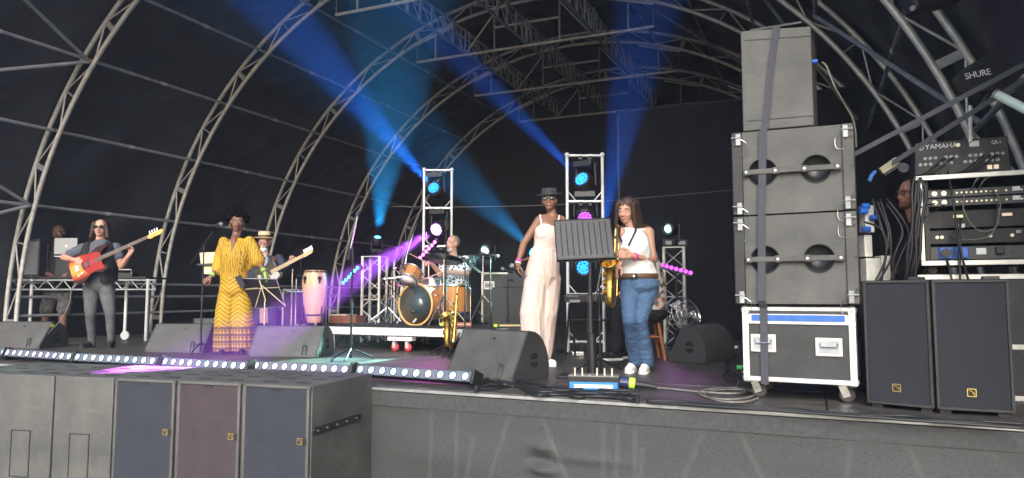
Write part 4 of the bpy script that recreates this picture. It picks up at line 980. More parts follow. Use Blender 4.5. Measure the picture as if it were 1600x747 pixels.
for px, dd in ((17, .45), (52, 0), (200, .45), (233, 0), (36, .6)):
    p0 = lev(px, zt - .02, dt + dd); obj('leg', MB().cyl(Vector((p0.x, p0.y, 0)), p0, .026), M('silver_leg', (.72, .72, .71), .4, .3, .1, 6), t, world=True)
obj('castor', MB().lathe([(0, -.02), (.07, -.02), (.07, .02), (0, .02)], 18, Matrix.Translation(lev(201, .07, dt + .3)) @ rotz(YAW) @ Matrix.Rotation(R(90), 4, 'X')), M('grey_castor', (.5, .5, .5), .5), t, world=True)
# speaker cabinet on the table
zz = zt + .016
t = thing('guitar_cabinet', 'dark grey speaker cabinet standing on the left end of the table', 'amplifier', lev(48, zz, dt + .3), YAW)
w_ = 56 * dt / FPX; h_ = 60 * dt / FPX
auto(obj('cabinet', MB().box((0, 0, h_ / 2), (w_, .42, h_)), M('tolex', (.03, .031, .032), .7, 0, .2, 5, .4, 400), t, bevel=.012)); obj('grille', MB().box((.02, -.212, h_ / 2), (w_ - .08, .01, h_ - .08)), M('grey_grille', (.15, .155, .16), .8, 0, .15, 6, .4, 500), t, bevel=.004)
for x in (-.2, .2):
    for z in (.05, h_ - .05): obj('screw', MB().cyl((x, -.218, z), (x, -.222, z), .007, n=6), steel, t)
obj('lime_tag', MB().box((w_ * .30, -.22, -.02), (.03, .005, .05)), M('lime_tape', (.45, .75, .03), .5), t)
t = thing('side_cabinet', 'black cabinet on the table between the grey cabinet and the laptop', 'amplifier', lev(81, zz, dt + .45), YAW)
obj('body', MB().box((0, 0, .28), (.10, .35, .56)), blackplastic, t, bevel=.01); obj('handle', MB().tube([(0, -.18, .35), (0, -.20, .33), (0, -.20, .25), (0, -.18, .23)], .008, 6), steel, t)
t = thing('laptop', 'open silver laptop on the table in front of the seated man', 'laptop', lev(105, zz, dt + .1), YAW)
lm = M('laptop_aluminium', (.60, .61, .62), .35, .4)
hs = P(105, 370, dt).z; zlap = P(105, 400, dt).z
obj('screen_back', MB().add([P(85, 397, dt), P(121, 397, dt), P(121.5, 372, dt - .06), P(86, 372, dt - .06)], [(0, 1, 2, 3)]), lm, t, world=True, solid=.01)
obj('keyboard_base', MB().box(Vector((P(103, 397, dt).x, P(103, 397, dt).y, zlap - .005)) + FWD * .13, (.38, .26, .016), rotz(YAW)), lm, t, world=True)
obj('logo', MB().lathe([(.022, 0), (.02, .002), (0, .002)], 14, Matrix.Translation(P(103.5, 385, dt - .045)) @ rotz(YAW) @ Matrix.Rotation(R(90), 4, 'X')), white_p, t, world=True)
obj('laptop_stand', MB().box((.0, .1, (zlap - zz) / 2 - .008), (.34, .26, zlap - zz - .016)), blackplastic, t, bevel=.01)
t = thing('controller', 'small mixer with silver handles on the right end of the table', 'mixer', lev(200, zz, dt + .3), YAW)
obj('body', MB().box((0, 0, .035), (.30, .24, .07)), blackplastic, t, bevel=.005)
obj('handle', MB().tube([(-.14, -.12, .06), (-.14, -.14, .12), (.14, -.14, .12), (.14, -.12, .06)], .01, 6), alu, t)

# ------------------------------------------------------------------ cases and amplifiers upstage
def px_case(px, py, d, w, dp, h, hands, label, name='flight_case', group='flight cases upstage'):
    a = P(px, py, d); return flight_case(label, (a.x, a.y, 0), YAW - .05, w, dp, .10, h, hands, name, wheels=True, group=group)
px_case(440, 500, 11.0, .55, .5, .72, ((.3, .12),), 'dark flight case behind the folding music stand')
px_case(752, 470, 10.9, .62, .5, .98, ((.12, .78), (.50, .78)), 'tall dark flight case right of the drum kit')
def amp(px0, px1, py0, py1, d, label, ports=True, name='bass_cabinet'):
    a = P(px0, py1, d); b = P(px1, py1, d); w = (b - a).length; z0 = a.z; h = P(px0, py0, d).z - z0
    t = thing(name, label, 'amplifier', (a.x, a.y, z0), YAW, 'black amplifier cabinets')
    auto(obj('cabinet', MB().box((w / 2, .25, h / 2), (w, .5, h)), cabdark, t, bevel=.012))
    if ports:
        for u in (.2, .8): obj('port', MB().lathe([(.09, 0), (.085, -.01), (.05, -.04), (0, -.05)], 20, Matrix.Translation((w * u, -.003, h * .1)) @ Matrix.Rotation(R(90), 4, 'X')), M('port_black', (.006, .006, .007), .55), t, smooth=True)
    obj('seam', MB().box((w / 2, -.003, h * .5), (w - .04, .006, .006)), blackplastic, t)
    return t
d_ = 10.0; zf = 460 + CAMH * FPX / d_
amp(768, 826, 449, zf, d_, 'black bass cabinet left of the woman in the jumpsuit')
a = P(800, 449, d_)
t = thing('monitor_box', 'small rounded monitor resting on the black bass cabinet', 'amplifier', (a.x, a.y, a.z + .001), YAW)
auto(obj('cabinet', MB().prism([(-.16, 0), (-.12, .12), (-.06, .21), (.02, .24), (.26, .24), (.28, 0)], .05, .42), wedg, t, bevel=.01)); obj('grip_hole_shade', MB().box((-.02, .046, .1), (.1, .008, .03)), M('hole_shade', (.002, .002, .002), .9), t)  # grip drawn as a near-black slab, its inner shade given by colour
# effects units on the riser's right end
for px, col, lab in ((800, (.02, .02, .02), 'black pedal unit with a lime plug beside the drum riser'), (716, (.25, .05, .05), 'small reddish box on the riser by the floor tom')):
    a = P(px, 505, 9.3); t = thing('effects_box', lab, 'effects unit', (a.x, a.y, .314 if px == 716 else .3), YAW)
    obj('body', MB().box((0, 0, .03), (.36, .14, .06)), M('fx_%d' % px, col, .5), t, bevel=.005); obj('strip', MB().box((0, -.071, .035), (.33, .004, .02)), M('brass_strip', (.5, .42, .2), .4, .5), t)
    obj('plug', MB().cyl((-.24, -.03, .03), (-.19, -.03, .03), .022), M('lime_plug', (.5, .8, .05), .5), t)
    if px == 800: obj('support', MB().box((0, 0, -.15), (.3, .12, .298)), blackplastic, t)

# ------------------------------------------------------------------ keyboard on a folding stand, stool
dkb = 8.35
t = thing('keyboard', 'black stage keyboard on a stand behind the large music stand', 'keyboard', lev(925, 0, dkb), YAW)
a, b = P(882, 468, dkb), P(975, 468, dkb); c = (a + b) / 2
obj('case', MB().box(c + UP * .01 + FWD * .14, ((b - a).length, .30, .085), rotz(YAW)), M('keyboard_black', (.014, .014, .016), .4), t, world=True, bevel=.008)
obj('rear_panel', MB().box(c + UP * .052 + FWD * .05, ((b - a).length * .98, .10, .03), rotz(YAW)), blackplastic, t, world=True, bevel=.005)
tx = text_mesh('YAMAHA', .035, .001).xf(Matrix.Translation(P(894, 463, dkb - .02)) @ rotz(YAW) @ Matrix.Rotation(R(90), 4, 'X')); obj('lettering', tx, alu_dull, t, world=True)
obj('label_panel', MB().box(P(898, 470.5, dkb - .014), (.12, .004, .03), rotz(YAW)), alu_dull, t, world=True)
for p0, p1 in (((890, 475), (884, 548)), ((967, 476), (977, 556)), ((893, 475), (898, 548))):
    q0 = P(*p0, dkb + .1); q1 = P(*p1, dkb + .1); q1 = q0 + (q1 - q0) * ((q0.z - .012) / (q0.z - q1.z)); obj('stand_leg', MB().cyl(q0, q1, .014), blackmetal, t, world=True)
obj('stand_bar', MB().cyl(P(888, 500, dkb + .1), P(970, 500, dkb + .1), .012), blackmetal, t, world=True)
for px in (897, 905): obj('pedal', MB().box(lev(px, .03, dkb + .2), (.08, .2, .05), rotz(YAW)), steel, t, world=True, bevel=.006)
so = lev(1010, 0, 8.1)
t = thing('wooden_stool', 'orange brown wooden stool under the seated keyboard player', 'stool', so, YAW)
swd = M('stool_wood', (.36, .12, .035), .4, 0, .25, 6, stretch=(4, 4, .5))
hst = P(1010, 497, 8.1).z
obj('seat', MB().lathe([(0, 0), (.16, 0), (.175, .015), (.17, .035), (0, .04)], 24, Matrix.Translation((0, 0, hst - .04))), swd, t, smooth=True)
for x in (-.13, .13):
    for y in (-.13, .13): obj('leg', MB().cyl((x * .8, y * .8, hst - .04), (x * 1.25, y * 1.25, 0), .018), swd, t)
    obj('rung', MB().cyl((x, -.13, .2), (x, .13, .2), .011), swd, t); obj('rung', MB().cyl((-.13, x, .26), (.13, x, .26), .011), swd, t)
# clear ribbed fan beside the wedge
fc = lev(1066, 0, 9.0)
t = thing('floor_fan', 'round wire floor fan tilted behind the right stage monitor', 'fan', fc, YAW + .3)
fcz = P(1066, 492, 9.0).z; r_ = .24
tiltm = Matrix.Translation((0, 0, fcz)) @ Matrix.Rotation(R(-18), 4, 'X')
for rr, y in ((r_, 0), (r_ * .8, -.05), (r_ * .55, -.07), (r_ * .3, -.08), (r_ * .8, .08)): obj('guard_ring', MB().tube([tiltm @ Vector((rr * math.cos(a), y, rr * math.sin(a))) for a in [k * math.pi / 16 for k in range(33)]], .005, 5), steel, t)
for k in range(20):
    a = k * math.pi / 10; obj('guard_wire', MB().tube([tiltm @ Vector((q * math.cos(a), y, q * math.sin(a))) for q, y in ((.03, -.08), (r_ * .55, -.07), (r_ * .8, -.05), (r_, 0), (r_ * .8, .08))], .003, 5), steel, t)
obj('motor', MB().cyl(tiltm @ Vector((0, -.03, 0)), tiltm @ Vector((0, .12, 0)), .07, n=16), alu_dull, t)
for k in range(3):
    a = k * 2.094; obj('blade', MB().add([tiltm @ Vector((q * math.cos(a + w), y, q * math.sin(a + w))) for q, w, y in ((.05, -.3, 0), (.2, -.35, -.02), (.21, .35, .03), (.05, .3, .02))], [(0, 1, 2, 3)]), alu, t, solid=.003)
obj('foot', MB().tube([(-.2, -.1, .012), (-.2, .12, .012), (-.16, .05, fcz), (.16, .05, fcz), (.2, .12, .012), (.2, -.1, .012)], .011, 6), steel, t)

# ------------------------------------------------------------------ connection box at the stage front, cables
a = F(887, 609); b = F(964, 611); yw = math.atan2((b - a).y, (b - a).x); w_ = .40
t = thing('connection_box', 'blue fronted connection box with jacks at the foot of the music stand', 'stage box', (a.x, a.y, 0), yw)
obj('body', MB().box((w_ / 2, .09, .055), (w_, .18, .10)), blackmetal, t, bevel=.005)
obj('top_panel', MB().box((w_ / 2, .09, .107), (w_ - .01, .17, .004)), M('panel_grey', (.3, .29, .25), .4, .3, .3, 30), t)
obj('blue_front', MB().box((w_ * .5, -.003, .034), (w_ - .03, .008, .058)), M('front_blue', (.02, .20, .55), .45), t, bevel=.002)
obj('white_label', MB().box((w_ * .5, -.008, .032), (w_ - .1, .003, .026)), white_p, t)
for i in range(6):
    j_ = obj('jack', MB().cyl((.05 + i * .058, .07, .107), (.05 + i * .058, .07, .112), .014), steel, t)
    if i not in (2,): obj('jack_plug', MB().cyl((.05 + i * .058, .07, .112), (.05 + i * .058, .07, .165), .010, .008), M('plug_nickel', (.6, .56, .45), .3, .8), j_)
obj('multipin', MB().cyl((w_, .08, .06), (w_ + .07, .08, .055), .042, n=16), M('navy_plug', (.02, .03, .10), .4), t)
obj('lime_collar', MB().cyl((w_ + .07, .08, .055), (w_ + .115, .08, .05), .043, n=16), M('lime_plug', (.5, .8, .05), .5), t)
obj('strain_relief', MB().tube([(w_ + .115, .08, .05), (w_ + .2, .07, .042), (w_ + .28, .06, .03)], [.03, .022, .018], 10), cable_m, t)
def cab(name, pts, r, mat, label, d=None): 
    return tag(obj(name, MB().tube(spline([F(x, y, z) if len(q_) == 3 else F(x, y, r) for q_ in pts for x, y, z in [q_ if len(q_) == 3 else (*q_, r)]], 6), r, 6), mat, smooth=True), label, 'cable')
cab('cable', [(1000, 604), (1040, 607), (1090, 612), (1140, 615), (1165, 612), (1150, 606), (1110, 608), (1092, 614), (1110, 622), (1150, 624), (1178, 618), (1168, 610), (1128, 609), (1100, 616), (1125, 627), (1165, 628), (1185, 622)], .009, cable_g, 'thick grey multicore cable coiled in front of the flight case')
random.seed(11)
for k in range(9):
    pts = []
    for x in range(742, 1000, 32):
        yb = 596 + (x - 742) * .055 + k * 1.9
        pts.append((x, yb + random.uniform(-4, 4) - (8 if 760 < x < 830 else 0)))
    cab('cable', pts, .011, cable_m, ['black cable running from the nearest LED bar, farthest from the edge', 'black cable, second from the back, by the nearest LED bar', 'black cable passing in front of the large stage monitor', 'black cable loosely crossing under the music stand', 'black cable in the middle of the bundle at the stage front', 'black cable lying just behind the connection box', 'black cable leading round the front of the connection box', 'black cable second nearest to the white stage edge', 'black cable lying nearest to the white stage edge'][k])
for k in range(3):
    pts = [(x, 634 + (x - 1150) * .066 + k * 3 + random.uniform(-2.0, 2.0)) for x in range(1010, 1601, 59)]
    pts = [(x, min(y, 602 + (x - 605) * .0704 - 3)) for x, y in pts]
    cab('cable', pts, .010, cable_m, ['black cable along the stage edge passing closest to the castors', 'middle black cable along the right stage edge', 'black cable hugging the white edge below the subwoofers'][k])
cab('cable', [(140, 535), (120, 538), (60, 541), (20, 538)], .006, cable_g, 'pale lead on the floor left of the bass player')
for k, (pts, lab) in enumerate((([(1150, 606), (1156, 585, .10), (1140, 578, .06), (1130, 590, .02), (1150, 596, .02), (1165, 586, .08), (1160, 575, .12)], 'tangled black lead left of the flight case'), ([(1140, 562), (1132, 572, .05), (1140, 585, .03), (1158, 580, .08), (1168, 566, .2)], 'thin black lead with lime plugs by the flight case'))):
    cab('cable', pts, .008, cable_m, lab)
t = thing('cable_plugs', 'lime and green plugs lying beside the flight case', 'plugs', F(1152, 580), 0)
for px, py, c_ in ((1151, 574, (.1, .6, .15)), (1158, 579, (.6, .8, .05))): 
    p_ = F(px, py, .06); obj('plug', MB().cyl(p_, p_ + Vector((.07, .02, 0)), .02), M('plug%d' % px, c_, .5), t, world=True)
t = thing('cable_plugs', 'lime plug at the back of the sideways stage monitor', 'plugs', F(1090, 558), 0); p_ = F(1090, 556, .06); obj('plug', MB().cyl(p_, p_ + RIGHT * .05, .02), M('lime_plug', (.5, .8, .05), .5), t, world=True)
obj('lead', MB().tube(spline([p_ + RIGHT * .05, F(1104, 560, .02), F(1125, 562, .01), F(1150, 556, .01)], 5), .007, 6), cable_m, t, world=True)
# white bar lying on the floor upstage right, lime plug on LED bar
tag(obj('floor_bar', MB().beam(P(1118, 543, 9.75), P(1152, 542, 9.75), .05, .03), white_p), 'white bar lying on the floor left of the loudspeaker stack', 'bar')

# ------------------------------------------------------------------ rack, mixer, distribution at the right
dr_ = 5.15
ra_ = P(1440, 428, dr_); ryw = R(-2)
t = thing('equipment_rack', 'open flight case rack full of wired audio units above the subwoofers', 'rack', (ra_.x, ra_.y, ra_.z), ryw)
rw_, rh_, rdp = .80, P(1440, 276, dr_).z - ra_.z, .55
z0 = .06
for x in (.012, rw_ - .012): obj('side_panel', MB().box((x, rdp / 2, (rh_ + z0) / 2), (.02, rdp, rh_ - z0)), case_ply, t)
for z in (z0 + .012, rh_ - .012): obj('cross_panel', MB().box((rw_ / 2, rdp / 2, z), (rw_ - .045, rdp, .02)), case_ply, t)
obj('back_panel', MB().box((rw_ / 2, rdp - .01, (rh_ + z0) / 2), (rw_ - .05, .015, rh_ - z0 - .05)), M('rack_dark', (.006, .006, .007), .8), t)
for z in (z0 + .016, rh_ - .016): obj('edge_extrusion', MB().box((rw_ / 2, .0, z), (rw_, .03, .036)), case_alu, t, bevel=.004)
for x in (.015, rw_ - .015): obj('edge_extrusion', MB().box((x, .001, (rh_ + z0) / 2), (.03, .03, rh_ - z0 - .07)), case_alu, t, bevel=.004)
obj('edge_extrusion', MB().box((-.003, rdp / 2, rh_ - .012), (.02, rdp, .03)), case_alu, t, bevel=.003)
for x in (.055, rw_ - .06): obj('rack_strip', MB().box((x, .06, (rh_ + z0) / 2), (.03, .02, rh_ - z0 - .06)), blackmetal, t)
unit = M('unit_grey', (.045, .047, .05), .45, .3, .2, 10); unit_d = M('unit_dark', (.014, .014, .016), .5, .2, .2, 10)
conn = M('connector_nickel', (.55, .5, .38), .35, .7)
def rk(zf0, zf1, m, y=.05): 
    za, zb2 = z0 + (rh_ - z0) * zf0, z0 + (rh_ - z0) * zf1
    return obj('unit', MB().box((rw_ / 2, y + .15, (za + zb2) / 2), (rw_ - .13, .3, zb2 - za - .004)), m, t, bevel=.003), (za + zb2) / 2, y
for zf in (.80, .70):
    u_, zc, y = rk(zf - .045, zf + .05, unit)
    for i, x in enumerate((.11, .17, .25, .28, .31, .34, .37, .40, .43, .46, .49, .55, .64)):
        obj('connector', MB().cyl((x, y - .008, zc), (x, y + .001, zc), .018 if i < 2 else .007, n=10), conn, u_)
    obj('label_plate', MB().box((.61, y - .002, zc + .01), (.045, .004, .03)), white_p, u_)
u_, zc, y = rk(.42, .62, unit_d, .12)
for x in (.26, .56): obj('connector', MB().box((x, y - .006, zc + .02), (.06, .012, .02)), conn, u_)
obj('label_plate', MB().box((.28, y - .003, zc - .05), (.04, .004, .03)), white_p, u_)
u_, zc, y = rk(.24, .40, unit_d, .10)
for x in (.12, .15, .45, .58): obj('connector', MB().cyl((x, y - .008, zc), (x, y + .001, zc), .012, n=10), conn, u_)
obj('line_graphic', MB().box((.62, y - .002, zc + .025), (.03, .003, .02)), alu_dull, u_)
u_, zc, y = rk(.06, .21, unit, .04)
blu = M('socket_blue', (.02, .13, .55), .4)
for x, b_ in ((.16, 0), (.26, 1)):
    s_ = obj('power_socket', MB().box((x, y - .008, zc), (.085, .016, .085)), blu, u_, bevel=.008)
    obj('socket_cap', MB().cyl((x, y - .05, zc), (x, y - .012, zc), .034, n=16), blu if b_ else blackplastic, s_)
obj('inlet', MB().box((.38, y - .006, zc + .01), (.06, .012, .045)), white_p, u_); obj('inlet', MB().box((.49, y - .02, zc + .01), (.05, .04, .05)), blackplastic, u_, bevel=.006)
obj('lamp', MB().cyl((.57, y - .004, zc), (.57, y + .001, zc), .014, n=12), blackplastic, u_)
for x in (.08, rw_ - .1): 
    for y in (.08, rdp - .1): obj('castor', MB().lathe([(0, -.018), (.045, -.018), (.045, .018), (0, .018)], 16, Matrix.Translation((x, y, .03)) @ Matrix.Scale(.66, 4) @ Matrix.Rotation(R(90), 4, 'X')), rubber, t)
wires = [[(.30, .04, .60), (.28, -.02, .45), (.36, -.05, .30), (.48, -.02, .34), (.50, .1, .52)], [(.46, .04, .60), (.50, -.03, .5), (.44, -.05, .28), (.3, 0, .24), (.2, .1, .28)], [(.11, .04, .52), (.05, -.04, .50), (-.05, -.06, .46)], [(.17, .04, .51), (.08, -.05, .44), (-.04, -.06, .36)], [(.16, -.02, .10), (.17, -.08, .02), (.18, -.1, -.12)], [(.26, .0, .4), (.24, -.07, .2), (.27, -.06, 0), (.30, -.05, -.1)], [(.34, .04, .6), (.36, -.02, .66), (.40, .0, .70)], [(.38, .04, .6), (.41, -.03, .66), (.46, .0, .69)], [(.2, .04, .75), (.21, -.05, .55), (.235, -.05, .2), (.23, -.06, -.08)]]
for i, w__ in enumerate(wires): obj('wire', MB().tube(spline(w__, 6), .008 if i in (4, 5, 8) else .005, 6), cable_m if i in (2, 3, 4, 5, 8) else cable_g, t, smooth=True)
# plinth under the rack: a closed dark case mostly hidden by the subwoofers
pb = ra_.z
t = thing('equipment_case', 'dark case with violet lit sockets under the rack at the right picture edge', 'flight case', (ra_.x - .02, ra_.y + .02, 0), ryw)
obj('shell', MB().box((.43, .28, pb / 2), (.86, .56, pb - .004)), case_ply, t)
for z in (.02, pb * .42, pb - .025): obj('edge_extrusion', MB().box((.43, -.004, z), (.87, .02, .035)), case_alu, t, bevel=.003)
for i in range(4): obj('socket', MB().cyl((.76 + .03 * (i % 2), -.006, .32 + .04 * (i // 2)), (.76 + .03 * (i % 2), .0, .32 + .04 * (i // 2)), .012, n=10), M('violet_lit', (.2, .15, .8), .4, emit=(.2, .15, 1), estr=.6), t)
# digital mixer seen from behind
zm = ra_.z + rh_ + .003
t = thing('mixing_console', 'black digital mixing console seen from behind on top of the rack', 'mixer', (ra_.x - .01, ra_.y + .05, zm), ryw)
mw, mh = .60, P(1440, 222, dr_).z - zm
obj('body', MB().prism([(0, 0), (mw, 0), (mw - .01, mh), (.01, mh)], 0, .42), M('console_grey', (.028, .028, .031), .5, .1, .2, 8), t, bevel=.006)
obj('rear_panel', MB().box((mw / 2, -.003, mh * .36), (mw - .03, .008, mh * .62)), M('console_panel', (.016, .016, .018), .5), t)
wt = M('white_print', (.75, .75, .75), .5)
def rear(txt, size, x, z, m=wt, par=None): return obj('lettering', text_mesh(txt, size, .0008).xf(Matrix.Translation((x, -.006, z)) @ Matrix.Rotation(R(90), 4, 'X')), m, par or t)
rear('YAMAHA', .050, .178, mh * .85); rear('QL1', .034, .52, mh * .85)
obj('emblem', MB().tube([(.048 + .017 * math.cos(a), -.005, mh * .85 + .017 * math.sin(a)) for a in [k * math.pi / 8 for k in range(17)]], .003, 5), wt, t)
obj('emblem', MB().cyl((.048, -.004, mh * .85 - .014), (.048, -.004, mh * .85 + .014), .0025, n=5), wt, t)
obj('label_plate', MB().box((.385, -.004, mh * .85), (.06, .006, .04)), white_p, t); obj('jack', MB().cyl((.285, -.008, mh * .85), (.285, 0, mh * .85), .014, n=10), conn, t)
for r_i in range(2):
    for i in range(16): 
        if 7 < i < 8: continue
        x = .04 + i * .033 + (.02 if i > 7 else 0)
        pl = obj('socket', MB().cyl((x, -.012, mh * (.52 - .17 * r_i)), (x, -.004, mh * (.52 - .17 * r_i)), .012, n=10), alu_dull if (i + r_i) % 4 else blackplastic, t)
for x in (.47, .51): obj('socket', MB().box((x, -.01, mh * .15), (.03, .012, .03)), conn, t)
for i, x in enumerate((.2, .25, .44, .48, .52)): obj('wire', MB().tube(spline([(x, -.012, mh * .5), (x - .03, -.06, mh * .4), (x - .12, -.06, mh * .1), (x - .2, -.04, 0)], 6), .006, 6), cable_m, t)
# antenna paddle and white tube
da = 4.75
t = thing('antenna_paddle', 'black padded antenna paddle with white lettering above the mixing console', 'antenna', P(1540, 120, da), YAW)
pg = [P(x, y, da) for x, y in ((1489, 124), (1507, 107), (1556, 76), (1584, 100), (1591, 122), (1578, 142), (1500, 145))]
n_ = len(pg); obj('pad', MB().add(pg + [q + FWD * .035 for q in pg], [tuple(range(n_)), tuple(range(2 * n_ - 1, n_ - 1, -1))] + [((i + 1) % n_, i, n_ + i, n_ + (i + 1) % n_) for i in range(n_)]), M('black_nylon', (.010, .010, .011), .8, 0, .3, 20, .3, 200), t, world=True, bevel=.008)
tx = text_mesh('SHURE', .062, .001).xf(Matrix.Shear('XZ', 4, (.0, 0)) @ Matrix.Rotation(0, 4, 'X')); 
obj('lettering', tx.xf(Matrix.Translation(P(1528, 116, da - .006)) @ rotz(YAW) @ Matrix.Rotation(R(90), 4, 'X') @ Matrix.Rotation(R(12), 4, 'Z')), wt, t, world=True)
obj('connector', MB().cyl(P(1580, 105, da - .01), P(1592, 101, da - .01), .012), steel, t, world=True)
pl_ = P(1548, 140, da + .03); obj('bracket', MB().cyl(pl_, P(1530, 170, da + .1), .022), blackmetal, t, world=True)
obj('stand_pole', MB().cyl(P(1516, 165, da + .12), P(1516, 222, da + .12), .014), alu, t, world=True)
t = thing('white_tube', 'white plastic tube poking in from the right picture edge', 'tube', P(1580, 155, 4.5), 0)
obj('tube', MB().cyl(P(1556, 147, 4.6), P(1640, 190, 4.3), .03, n=16), M('tube_white', (.62, .70, .62), .35), t, world=True); obj('end_ring', MB().cyl(P(1555, 146.5, 4.6), P(1558, 148, 4.59), .034, n=16), alu_dull, t, world=True)
t = thing('roof_speaker_drop', 'dark lamp housing hanging at the top right picture edge', 'lamp', P(1450, -4, 5.2), YAW)
obj('housing', MB().beam(P(1418, 6, 5.3), P(1492, -8, 5.3), .16, .16), blackplastic, t, world=True, bevel=.03); obj('bolt', MB().cyl(P(1424, 14, 5.25), P(1438, 8, 5.25), .02), alu, t, world=True)
obj('hanger', MB().cyl(P(1455, 0, 5.3), P(1455, 0, 5.3) + UP * 1.2, .02), blackmetal, t, world=True)
# power distribution cluster and cables beside the stack
t = thing('power_distribution', 'white power distribution boxes with blue plugs beside the rack', 'power box', P(1358, 430, 5.35), YAW)
for x, y0, y1, w in ((1350, 322, 364, .07), (1348, 368, 402, .06), (1356, 404, 440, .11), (1375, 400, 442, .07)):
    p0, p1 = P(x + 4, y0, 5.35), P(x + 4, y1, 5.35); obj('module', MB().box((p0 + p1) / 2, (w, .1, (p0 - p1).length), rotz(YAW)), M('module_white', (.60, .60, .56), .5, 0, .2, 14), t, world=True, bevel=.006)
for x, y in ((1352, 322), (1366, 340), (1353, 358), (1349, 330)):
    p_ = P(x, y, 5.27); obj('blue_plug', MB().cyl(p_ - RIGHT * .03, p_ + RIGHT * .03, .022), blu, t, world=True)
p_ = P(1362, 442, 5.35); obj('shelf', MB().box(Vector((p_.x + .12, p_.y + .1, p_.z / 2)), (.42, .3, p_.z), rotz(0)), M('rack_dark', (.006, .006, .007), .8), t, world=True)
random.seed(5)
for i in range(6):
    x0 = 1350 + i * 8; pts = [P(x0 + random.uniform(-6, 6), 330 + random.uniform(-20, 30), 5.2), P(x0 + 22 + random.uniform(-10, 10), 360, 5.1), P(x0 + 26 + random.uniform(-14, 10), 400, 5.1), P(x0 + 10 + random.uniform(-16, 16), 440, 5.15)]
    obj('cable', MB().tube(spline(pts, 7), .008, 6), cable_m, t, world=True, smooth=True)
cab_pts = [P(1431, 282, 5.0), P(1434, 305, 4.98), P(1432, 350, 4.98), P(1428, 400, 5.0), P(1422, 440, 5.05)]
for i in range(5): tag(obj('hanging_cable', MB().tube(spline([p_ + RIGHT * (.018 * i - .03) + Vector((random.uniform(-.02, .02), 0, random.uniform(-.03, .03))) for p_ in cab_pts], 7), .011, 6), cable_m, smooth=True), ['black cable hanging nearest the engineer\'s face', 'second black cable down the left side of the rack', 'middle black cable hanging down the rack side', 'fourth black cable hanging against the rack', 'black cable pressed against the rack\'s silver edge'][i], 'cable', 'cables hanging beside the rack')
# ------------------------------------------------------------------ people: helpers
def remesh(mb, voxel=.008, it=5, wr=0., wsc=18., wstretch=(1, 1, 1)):
    me = bpy.data.meshes.new('tmp'); me.from_pydata([tuple(v) for v in mb.v], [], mb.f); me.update()
    bm = bmesh.new(); bm.from_mesh(me); bmesh.ops.recalc_face_normals(bm, faces=bm.faces); bm.to_mesh(me); bm.free()
    o = bpy.data.objects.new('tmp', me)
    r = o.modifiers.new('r', 'REMESH'); r.mode = 'VOXEL'; r.voxel_size = voxel
    if it: s = o.modifiers.new('s', 'SMOOTH'); s.factor = .5; s.iterations = it
    dg = side_eval(o)
    out = bpy.data.meshes.new_from_object(o.evaluated_get(dg)); bpy.data.objects.remove(o); bpy.data.meshes.remove(me)
    k = MB(); nv = [v.normal.copy() for v in out.vertices]; k.v = [v.co.copy() for v in out.vertices]; k.f = [tuple(p.vertices) for p in out.polygons]
    bpy.data.meshes.remove(out)
    if wr:
        for i, v in enumerate(k.v):
            q_ = Vector((v.x * wsc * wstretch[0], v.y * wsc * wstretch[1], v.z * wsc * wstretch[2]))
            a = noise.noise(q_) ; b = 1 - 2 * abs(noise.noise(q_ * 1.9 + Vector((3, 1, 7))))
            k.v[i] = v + nv[i] * (wr * (a * .6 + b * .6))
    return k
def fobj(name, k, mat, t, label=None):
    inv = ROOTM[t.name]; me = bpy.data.meshes.new(name); me.from_pydata([tuple(inv @ v) for v in k.v], [], k.f); me.update(); me.materials.append(mat)
    me.polygons.foreach_set('use_smooth', [True] * len(me.polygons))
    o = bpy.data.objects.new(name, me); COL.objects.link(o); o.parent = t; ROOTM[o.name] = ROOTM[t.name]
    if label: o['label'] = label
    return o
def limb(mb, pts, rs):
    for i in range(len(pts) - 1): mb.cap(pts[i], pts[i + 1], rs[i], rs[i + 1])
    return mb
def skinm(name, c, rough=.5):
    m = M(name, c, rough, 0, .10, 9, .04, 200); b = m.node_tree.nodes['Principled BSDF']; b.inputs['Subsurface Weight'].default_value = .08; b.inputs['Subsurface Radius'].default_value = (.01, .004, .002); return m
def facing(a, tilt=0.): return (-FWD * math.cos(R(a)) + RIGHT * math.sin(R(a)) + UP * math.tan(R(tilt))).normalized()
def head_frame(c, fd, roll=0.):
    side = fd.cross(UP).normalized(); up = side.cross(fd).normalized()
    m = frame_mat(c, side, fd, up)
    return m @ Matrix.Rotation(R(roll), 4, 'Y') if roll else m
def head_geo(mb, H, s=1., beard=False, wide=1.):
    rot = H.to_3x3()
    def e(c, r): mb.ell(H @ (Vector(c) * s), [x * s for x in r], rot, 18, 12)
    e((0, -.015, .03), (.074 * wide, .093, .088)); e((0, .018, -.025), (.062 * wide, .070, .082)); e((0, .030, -.075), (.044 * wide, .048, .036)); e((0, .055, -.092), (.026, .026, .019))
    e((-.034, .052, -.028), (.026, .024, .026)); e((.034, .052, -.028), (.026, .024, .026))
    mb.cap(H @ (Vector((-.034, .073, .022)) * s), H @ (Vector((.034, .073, .022)) * s), .014 * s, .014 * s)
    mb.cap(H @ (Vector((0, .082, .012)) * s), H @ (Vector((0, .104, -.028)) * s), .009 * s, .014 * s)
    e((-.012, .092, -.032), (.010, .011, .009)); e((.012, .092, -.032), (.010, .011, .009))
    e((0, .078, -.058), (.026, .016, .017))
    for x in (-1, 1): e((x * .077 * wide, -.006, -.005), (.011, .022, .031))
